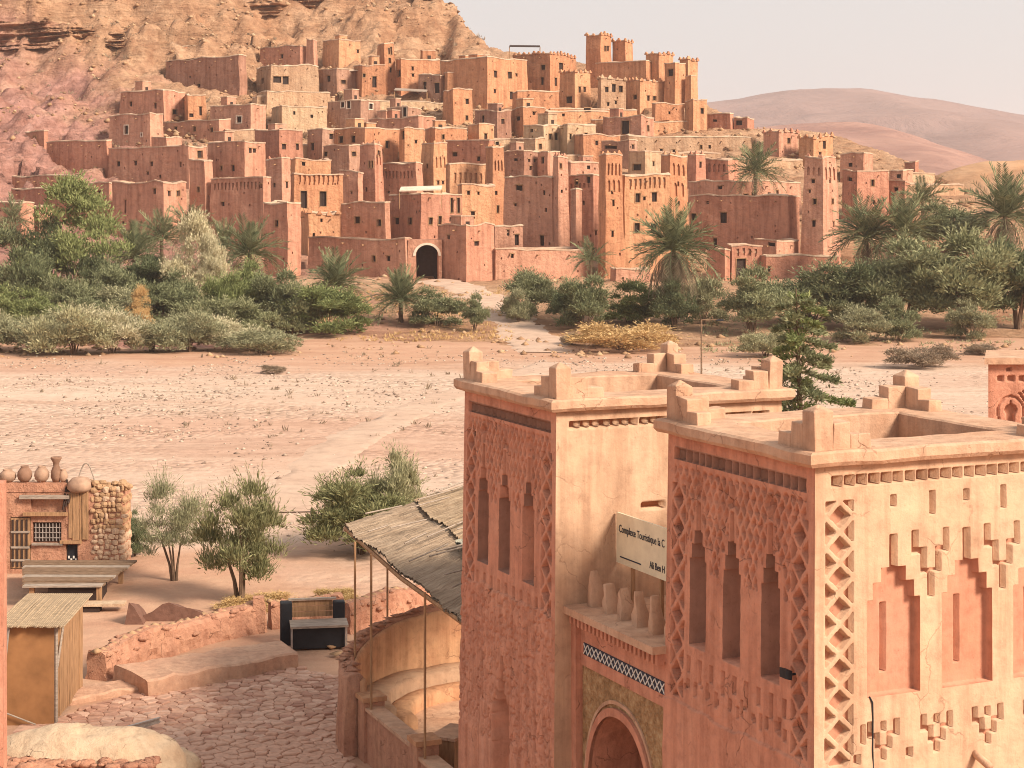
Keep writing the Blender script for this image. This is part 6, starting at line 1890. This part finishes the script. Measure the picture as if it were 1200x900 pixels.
for k in range(3): sbx('back_plank', -0.06, 1.05, 0.72 + 0.15 * k, 1.1, 0.04, 0.135, M['wood'])
sbx('top_rail', -0.06, 1.03, 1.18, 1.3, 0.12, 0.05, M['greywood'])
for x, y in ((-0.66, 0.02), (0.8, 0.05)):
    sbx('leg', x, y, 0.0, 0.05, 0.05, 0.638, M['metal'])

# ------------------------------------------------------------------ kiosk
ks = thing('reed_kiosk', 'small ochre kiosk with reed roof and plank side wall', 'kiosk', (-11.2, 42.5, 0))
KX0, KX1, KY0, KY1 = -11.75, -10.55, 41.3, 44.0
M['ochreboard'] = plain('ochre_board', (0.31, 0.145, 0.06), 0.8, 0.5, 1.6, 0.004)
MB().box(((KX0 + KX1) / 2, KY0 + 0.04, 0), KX1 - KX0, 0.08, 2.28).build('front_panel', M['ochreboard'], ks)
MB().box((KX0 + 0.03, (KY0 + KY1) / 2, 0), 0.06, KY1 - KY0 - 0.2, 2.28).build('side_wall', M['ochreboard'], ks)
rs = random.Random(6)
y = KY0 + 0.1
while y < KY1 - 0.1:
    wd = rs.uniform(0.15, 0.22)
    MB().box((KX1 - 0.02 + rs.uniform(-.012, .012), y + wd / 2, 0.08), 0.035, wd - 0.015, 2.16 + rs.uniform(-.05, .04)).build('plank', M['wood'], ks)
    y += wd
MB().tube([(KX1 + 0.03, KY0 + 0.15, 1.3), (KX1 + 0.03, KY0 + 0.75, 2.22)], 0.03, 6).build('brace', M['greywood'], ks)
MB().tube([(KX1 + 0.04, KY0 + 0.02, 0.0), (KX1 + 0.04, KY0 + 0.02, 2.25)], 0.04, 6).build('post', M['greywood'], ks)
MB().tube([(KX0 - 0.08, KY0 - 0.05, 0.0), (KX0 + 0.18, KY0 - 0.12, 2.3)], 0.035, 6).build('post', M['metal'], ks)
MB().tube([(KX0, KY0 - 0.08, 0.35), (KX1 - 0.4, KY0 - 0.1, 0.05)], 0.02, 6).build('brace', M['greywood'], ks)
for k in range(34):                               # reed roof, bundle by bundle
    x0 = KX0 - 0.1 + (KX1 - KX0 + 0.35) * k / 33
    MB().tube([(x0, KY0 - 0.2 + rs.uniform(-.06, .06), 2.32), (x0 + 0.03, (KY0 + KY1) / 2, 2.44 + rs.uniform(-.02, .02)), (x0 - 0.04, KY1 + 0.1, 2.42)], 0.026, 5).build('reed_bundle', M['reed'], ks)
MB().box(((KX0 + KX1) / 2 + 0.05, (KY0 + KY1) / 2, 2.285), 1.4, KY1 - KY0 + 0.1, 0.03).build('roof_board', M['wood'], ks)

# pink plastered post at the very left
q = P(-9, 600, 33)
tag(MB().box((q[0], 33, 0.0), 0.46, 0.46, 6.9, 0.1, top=0.94).build('plaster_post', M['carved']), 'tall pink plastered post at the left photo edge', 'post')
# rounded mud dome, bottom left
def dome(label, px, py, d_, rx, ry, hz, mat, seed, name='mud_dome', cat='dome', n=40):
    c = P(px, py, d_)
    root_z = c[2] - hz
    V = []; F = []
    for i in range(n):
        for k in range(n):
            a = 2 * math.pi * k / n; t = i / (n - 1)
            r = math.sin(t * math.pi / 2) ; zz = math.cos(t * math.pi / 2) ** (0.75 if hz < 1 else 0.45)
            V.append((c[0] + rx * r * math.cos(a), c[1] + ry * r * math.sin(a), root_z + hz * zz))
    V = np.array(V)
    w = fbm(V[:, 0] * 1.6, V[:, 1] * 1.6 + V[:, 2], seed, 4) - 0.5
    V[:, 2] += w * 0.4 * min(hz, 0.6); V[:, 0] += w * 0.35
    lowest = V[:, 2].min()
    for i in range(n - 1):
        for k in range(n):
            F.append((i * n + k, (i + 1) * n + k, (i + 1) * n + (k + 1) % n, i * n + (k + 1) % n))
    skirt = V[-n:].copy(); skirt[:, 2] = -0.05; b = len(V)
    V = np.concatenate([V, skirt])
    for k in range(n): F.append(((n - 1) * n + k, b + k, b + (k + 1) % n, (n - 1) * n + (k + 1) % n))
    return tag(mk(name, V, F, mat, None, True), label, cat)
M['paleplaster'] = adobe('pale_cracked_plaster', (0.56, 0.42, 0.29), (0.5, 0.33, 0.21), 0.6, 0.05, 0, 0.2, 9.0, 0.45)
dome('pale rounded mud mound with cracked plaster at the bottom left corner', 92, 851, 35.1, 2.15, 0.95, 1.75, M['paleplaster'], 5, 'mud_mound', 'mound')
dome('small crumbled mud lump beside the rounded mound', 205, 880, 36.4, 0.55, 0.5, 0.4, M['paleplaster'], 8, 'mud_lump', 'lump', 24)
a, b_ = np.array((*gxy(122, 867, 0.1), 0.12)), np.array((*gxy(186, 851, 0.1), 0.16))
tag(mk('iron_beam', *(lambda m_: (m_.V, m_.F))(MB().frame_box(a, b_ - a, (0.02, 0.12, 0), (0, 0, 0.03)).frame_box(a + (0, 0, 0.1), b_ - a, (0.02, 0.12, 0), (0, 0, 0.03)).frame_box(a + (0.0, 0.045, 0.025), b_ - a, (0.005, 0.03, 0), (0, 0, 0.08))), M['metal']), 'grey metal beam lying on the flagstones', 'beam')

rr_ = np.random.RandomState(31)
V = []; F = []
for k in range(60):                                # broken mud and stones at the foot of the mound
    x_ = rr_.uniform(-10.3, -6.8); y_ = 33.95 + 0.4 * rr_.rand()
    s_ = 0.05 + 0.11 * rr_.rand() ** 2
    th_, ph_ = np.meshgrid(np.linspace(0, math.pi, 5), np.linspace(0, 2 * math.pi, 8, endpoint=False), indexing='ij')
    sv = np.stack([np.sin(th_) * np.cos(ph_), np.sin(th_) * np.sin(ph_), np.cos(th_)], -1) * rr_.uniform(0.75, 1.25, (5, 8, 1)) * s_ * np.array((1.4, 1.0, 0.6))
    V.append(sv.reshape(-1, 3) + np.array((x_, y_, 1.33 + 0.05 * rr_.rand())))
    i_ = np.arange(4)[:, None] * 8 + np.arange(8)[None]; j_ = np.arange(4)[:, None] * 8 + (np.arange(8)[None] + 1) % 8
    F.append(np.stack([i_, i_ + 8, j_ + 8, j_], -1).reshape(-1, 4) + 40 * k)
mk_ = mk('rubble', np.concatenate(V), np.concatenate(F), M['soil'])
tag(mk_, 'broken mud and stones heaped against the rounded mound', 'rubble', kind='stuff')
tag(mud_wall('rubble_wall', 'rough mud bank under the rounded mound at the bottom edge', [(-11.2, 34.2), (-9.0, 34.15), (-6.4, 34.5)], [1.42, 1.4, 1.1], 0.8, M['soil'], 61, 18, 'low mud walls by the path'))

# ------------------------------------------------------------------ stone shop with jars
sh = thing('stone_shop', 'low mud and stone shop at the left with wooden shutters', 'shop', (-15, 58.5, 0))
SX0, SX1, SY = -18.2, -12.72, 58.3
zt = 2.7
def fx(px): return (px - CX) / FPX * SY
def fz(py): return CZ + (HY - py) / FPX * SY
mb = MB()
wall_face(mb, np.array((SX0, SY)), np.array((1.0, 0.0)), np.array((0.0, -1.0)), SX1 - SX0, -0.1, zt,
          [(fx(38) - SX0, fx(72) - SX0, fz(636), fz(612), 0.14), (fx(77) - SX0, fx(91) - SX0, fz(662), fz(638), 0.16), (fx(12) - SX0, fx(36) - SX0, fz(667), fz(606), 0.1), (fx(36) - SX0, fx(78) - SX0, fz(604), fz(584), 0.12)], 0.25)
wall_face(mb, np.array((SX1, SY)), np.array((0.0, 1.0)), np.array((1.0, 0.0)), 1.5, -0.1, zt, [], 0.25)
wall_face(mb, np.array((SX0, SY + 1.5)), np.array((1.0, 0.0)), np.array((0.0, 1.0)), SX1 - SX0, -0.1, zt, [], 1.0)
mb.add([(SX0, SY, zt), (SX1, SY, zt), (SX1, SY + 1.5, zt), (SX0, SY + 1.5, zt)], [(0, 1, 2, 3)])
V = np.array(mb.V); w = (fbm(V[:, 0] * 1.6, V[:, 2] * 1.6 + V[:, 1], 44, 3) - 0.5)
V[:, 1] += w * 0.14; V[:, 2] += w * 0.2 * (V[:, 2] > 2.3)
mk('wall', V, mb.F, M['soil'], sh)
def shop_box(name, x0, x1, y0, y1, dp, mt, off=0.0, par=None):
    return mk(name, *(lambda m_: (m_.V, m_.F))(MB().frame_box((fx(x0), SY - dp + off, fz(y1)), (fx(x1) - fx(x0), 0, 0), (0, dp, 0), (0, 0, fz(y0) - fz(y1)))), mt, par or sh)
dr_ = shop_box('door', 12.5, 35.5, 607, 666, 0.05, M['wood'], 0.05)
for k in range(4): shop_box('slat', 14 + 5.4 * k, 16.2 + 5.4 * k, 609, 664, 0.03, M['shade'], -0.003, dr_)
for y_ in (622, 640, 655): shop_box('rail', 13, 35, y_, y_ + 2.5, 0.04, M['greywood'], -0.002, dr_)
wn_ = shop_box('window', 39, 71, 613, 635, 0.03, M['shade'], 0.12)
for k in range(8): shop_box('bar', 41 + 4 * k, 42.0 + 4 * k, 613.5, 634.5, 0.03, M['metal'], 0.08, wn_)
for k in range(3): shop_box('bar', 40, 71, 618 + 6 * k, 619.0 + 6 * k, 0.02, M['metal'], 0.06, wn_)
shop_box('lintel', 28, 80, 600, 604, 0.16, M['wood'], 0.02); shop_box('lintel', 24, 82, 580, 584, 0.18, M['greywood'], 0.02); shop_box('lintel', 71, 96, 633, 636.5, 0.14, M['wood'], 0.02)
shop_box('sill', 38, 74, 636, 638.5, 0.12, M['greywood'], 0.02)
shop_box('lower_window', 78, 90, 639, 661, 0.03, M['black'], 0.13)
for k in range(4): shop_box('pale_tile', 79 + 2.8 * k, 81 + 2.8 * k, 652 + (k % 2) * 3, 655 + (k % 2) * 3, 0.02, M['white'], 0.105)
rs = random.Random(2)
x = 81.0
while x < 104:
    w_ = rs.uniform(2.6, 4.6)
    shop_box('plank', x, x + w_ - 0.4, 575 + rs.uniform(-3, 3), 632 + rs.uniform(-2, 2), 0.05, M['wood'], 0.0 + rs.uniform(-.02, .02)); x += w_
M['yellowstone'] = stone_mat('yellow_stone', (0.42, 0.24, 0.155), (0.52, 0.34, 0.225), (0.6, 0.45, 0.32))
r_ = np.random.RandomState(4)
def blob_stone(c, sx_, sy_, sz_, mt, par, seed):
    r = np.random.RandomState(seed); V = []; F = []
    n, m = 8, 4
    for i in range(m + 1):
        t = math.pi * i / m
        for k in range(n):
            a = 2 * math.pi * k / n
            f = 0.8 + 0.4 * r.rand()
            V.append((c[0] + sx_ * math.sin(t) ** 0.6 * math.cos(a) * f, c[1] + sy_ * math.sin(t) ** 0.6 * math.sin(a) * f, c[2] + sz_ * math.cos(t)))
    for i in range(m):
        for k in range(n): F.append((i * n + k, (i + 1) * n + k, (i + 1) * n + (k + 1) % n, i * n + (k + 1) % n))
    return mk('stone', V, F, mt, par)
k = 0
for row in range(15):
    yv = 573 + row * 6.2
    xv = 106 + (row % 2) * 4
    while xv < 143:
        w_ = r_.uniform(3.5, 9.5)
        blob_stone((fx(xv + w_ / 2), SY + 0.0 + r_.uniform(-.02, .03), fz(yv + r_.uniform(-1.6, 1.6))), w_ / 2 * SY / FPX * 1.08, 0.07, 3.7 * SY / FPX * r_.uniform(0.65, 1.15), M['yellowstone'] if row > 7 or r_.rand() < 0.25 else M['hrock'], sh, k); k += 1
        xv += w_
for row in range(8):                              # returning side wall stones
    for c_ in range(3):
        blob_stone((SX1 + 0.0, SY + 0.25 + c_ * 0.4 + (row % 2) * 0.2, 0.15 + row * 0.31), 0.1, 0.18, 0.14, M['yellowstone'] if row < 4 else M['hrock'], sh, k); k += 1
for k2 in range(26): blob_stone((fx(100 + 48 * k2 / 25), SY + r_.uniform(0, 0.5), zt + r_.uniform(0, 0.25)), 0.13, 0.13, 0.1, M['hrock'], sh, 400 + k2)
mud = MB().frame_box((fx(4), SY + 0.02, zt - 0.05), (fx(78) - fx(4), 0, 0), (0, 0.3, 0), (0, 0, 0.30)); mk('parapet', mud.V, mud.F, M['soil'], sh)
def pot(label, px, ytop, ybase, wpx, mt, prof):
    c = np.array((fx(px), SY + 0.2, zt + 0.25)); hgt = (ybase - ytop) * SY / FPX * 0.95; r = wpx / 2 * SY / FPX * 0.92
    o = MB().lathe(c, [(a * r, b_ * hgt) for a, b_ in prof], 20).build('clay_jar', mt, None, True)
    tag(o, label, 'jar', 'clay jars on the shop roof')
M['clay'] = plain('brown_clay', (0.24, 0.13, 0.085), 0.8, 0.5, 4, 0.006)
M['clay2'] = plain('pale_clay', (0.36, 0.22, 0.15), 0.8, 0.5, 4, 0.006)
round_ = [(0.45, 0), (0.85, 0.18), (1.0, 0.42), (0.92, 0.66), (0.6, 0.86), (0.5, 0.92), (0.56, 1.0), (0.44, 1.0), (0.42, 0.9), (0.05, 0.88)]
vase_ = [(0.55, 0), (0.9, 0.2), (0.85, 0.45), (0.5, 0.66), (0.55, 0.78), (0.95, 0.95), (0.9, 1.0), (0.7, 0.98), (0.4, 0.8), (0.05, 0.78)]
pot('round brown jar, left of the two round jars on the shop roof', 27, 542, 562, 19, M['clay'], round_)
pot('pale round jar next to the tall vase on the shop roof', 47, 542, 562, 19, M['clay2'], round_)
pot('tall flared dark vase on the shop roof', 64, 531, 562, 15, M['clay'], vase_)
pot('jar at the left end of the shop roof', 7, 546, 562, 22, M['clay2'], round_)
pot('squat jar right of the tall vase on the shop roof', 72.5, 546, 562, 11, M['clay2'], round_)
hp = [np.array((fx(86 + 24 * t), SY + 0.35, zt + 0.05 + 0.8 * math.sin(t * math.pi))) for t in np.linspace(0, 1, 14)]
tag(MB().tube(hp, 0.025, 6).build('wooden_hoop', M['greywood']), 'thin wooden hoop standing on the shop roof', 'hoop')
ld = thing('tool_rack', 'dark sticks leaning at the shop roof edge', 'rack', (fx(80), SY - 0.1, 2.2))
for k in range(3): MB().tube([(fx(75 + 3 * k), SY - 0.12, 2.1 + 0.1 * k), (fx(78 + 3.4 * k), SY + 0.1, 3.05 - 0.1 * k)], 0.035, 6).build('stick', M['shade'], ld)
o = MB().lathe(np.array((fx(93), SY + 0.1, zt - 0.05)), [(0.3, 0), (0.42, 0.12), (0.4, 0.3), (0.26, 0.45), (0.05, 0.5)], 16).build('basket', M['clay2'], None, True)
tag(o, 'upturned basket on the shop roof under the hoop', 'basket')

# plank deck in front of the shop, boards, rock slabs
dk = thing('plank_deck', 'weathered plank deck in front of the stone shop', 'deck', (-13.4, 55, 0))
for k in range(11):
    y_ = 53.2 + k * 0.36
    x0_ = (26 - CX) / FPX * y_; x1_ = (118 + k * 4.0 - CX) / FPX * y_
    MB().frame_box((x0_, y_, 0.62 + random.Random(k).uniform(-.015, .015)), (x1_ - x0_, random.Random(k).uniform(-.1, .1), 0), (0, 0.33, 0), (0, 0, 0.05)).build('plank', M['greywood'] if k % 4 == 0 else M['darkwood'], dk)
for xx, yy in ((-14.3, 53.4), (-12.3, 53.4), (-14.8, 56.8), (-12.4, 56.8)): MB().box((xx, yy, -0.05), 0.14, 0.14, 0.668).build('leg', M['wood'], dk)
MB().box((-13.3, 54.9, 0), 1.6, 1.2, 0.45, 0.1).build('under_deck_shade', M['shade'], dk)  # dark block painted in for the shade under the planks
b0 = gxy(90, 706, 0.3)
tag(MB().box((*gxy(118, 706, 0.25), 0.18), 1.45, 0.5, 0.07, 0.05).build('pale_board', M['paleplaster']), 'pale board lying by the plank deck', 'board')
tag(MB().box((*gxy(100, 712, 0.1), 0.0), 0.9, 0.4, 0.17, 0.05).build('board_support', M['shade']), 'dark block under the pale board', 'block')
def slab(label, pts, d_, mt, seed):
    """dark ragged rock slab leaning on the ground, from outline pixels"""
    fr = [P(x_, y_, d_) for x_, y_ in pts]; bk = [p_ + (0.1, 0.9, -0.25) for p_ in fr]
    n = len(fr)
    V = fr + bk; F = [tuple(range(n))[::-1], tuple(range(n, 2 * n))] + [(k, (k + 1) % n, n + (k + 1) % n, n + k) for k in range(n)]
    tag(mk('rock_slab', V, F, mt), label, 'rock', 'dark rock slabs by the path')
M['darkrock'] = stone_mat('dark_red_rock', (0.13, 0.065, 0.045), (0.17, 0.085, 0.06), (0.22, 0.11, 0.08))
dd_ = CZ * FPX / (732 - HY)
slab('dark ragged rock slab, left spike', [(145, 735), (148, 722), (151, 706), (157, 712), (163, 722), (170, 735)], dd_, M['darkrock'], 1)
slab('dark ragged rock slab, long right part', [(164, 735), (168, 721), (178, 717), (190, 708), (198, 706), (210, 711), (224, 713), (237, 719), (238, 734)], dd_ + 0.4, M['darkrock'], 2)
for k, (x_, y_, s_) in enumerate(((212, 733, 0.2), (239, 727, 0.26), (256, 724, 0.2), (372, 704, 0.22), (182, 726, 0.15), (395, 770, 0.16), (388, 762, 0.12))):
    g_ = gxy(x_, y_)
    V = octa()[0] * s_ * (1.3, 1, 0.55) + np.random.RandomState(k).randn(6, 3) * 0.03 + np.array((*g_, 0.08))
    tag(mk('rock', V, octa()[1], M['hrock']), ['flat rock left of the sapling near the rubble wall', 'largest flat rock on the rubble wall line', 'flat rock right of the rock slabs', 'rock on the ground behind the black stall', 'small rock before the dark slabs', 'rock at the corner of the round enclosure', 'little rock by the leg of the black stall'][k], 'rock', 'loose rocks near the path')

# ------------------------------------------------------------------ haze
hz = MB().frame_box((-9000, -700, -40), (18000, 0, 0), (0, 10500, 0), (0, 0, 330))
hm = bpy.data.materials.new('haze_air'); hm.use_nodes = True
hn = hm.node_tree; hn.nodes.clear()
ho = hn.nodes.new('ShaderNodeOutputMaterial'); pv_ = hn.nodes.new('ShaderNodeVolumePrincipled')
pv_.inputs['Color'].default_value = (0.88, 0.82, 0.82, 1); pv_.inputs['Density'].default_value = 0.00016
pv_.inputs['Anisotropy'].default_value = 0.2
hn.links.new(pv_.outputs[0], ho.inputs['Volume'])
tag(hz.build('haze', hm), 'pale dust haze in the air over the valley', 'haze', kind='stuff')
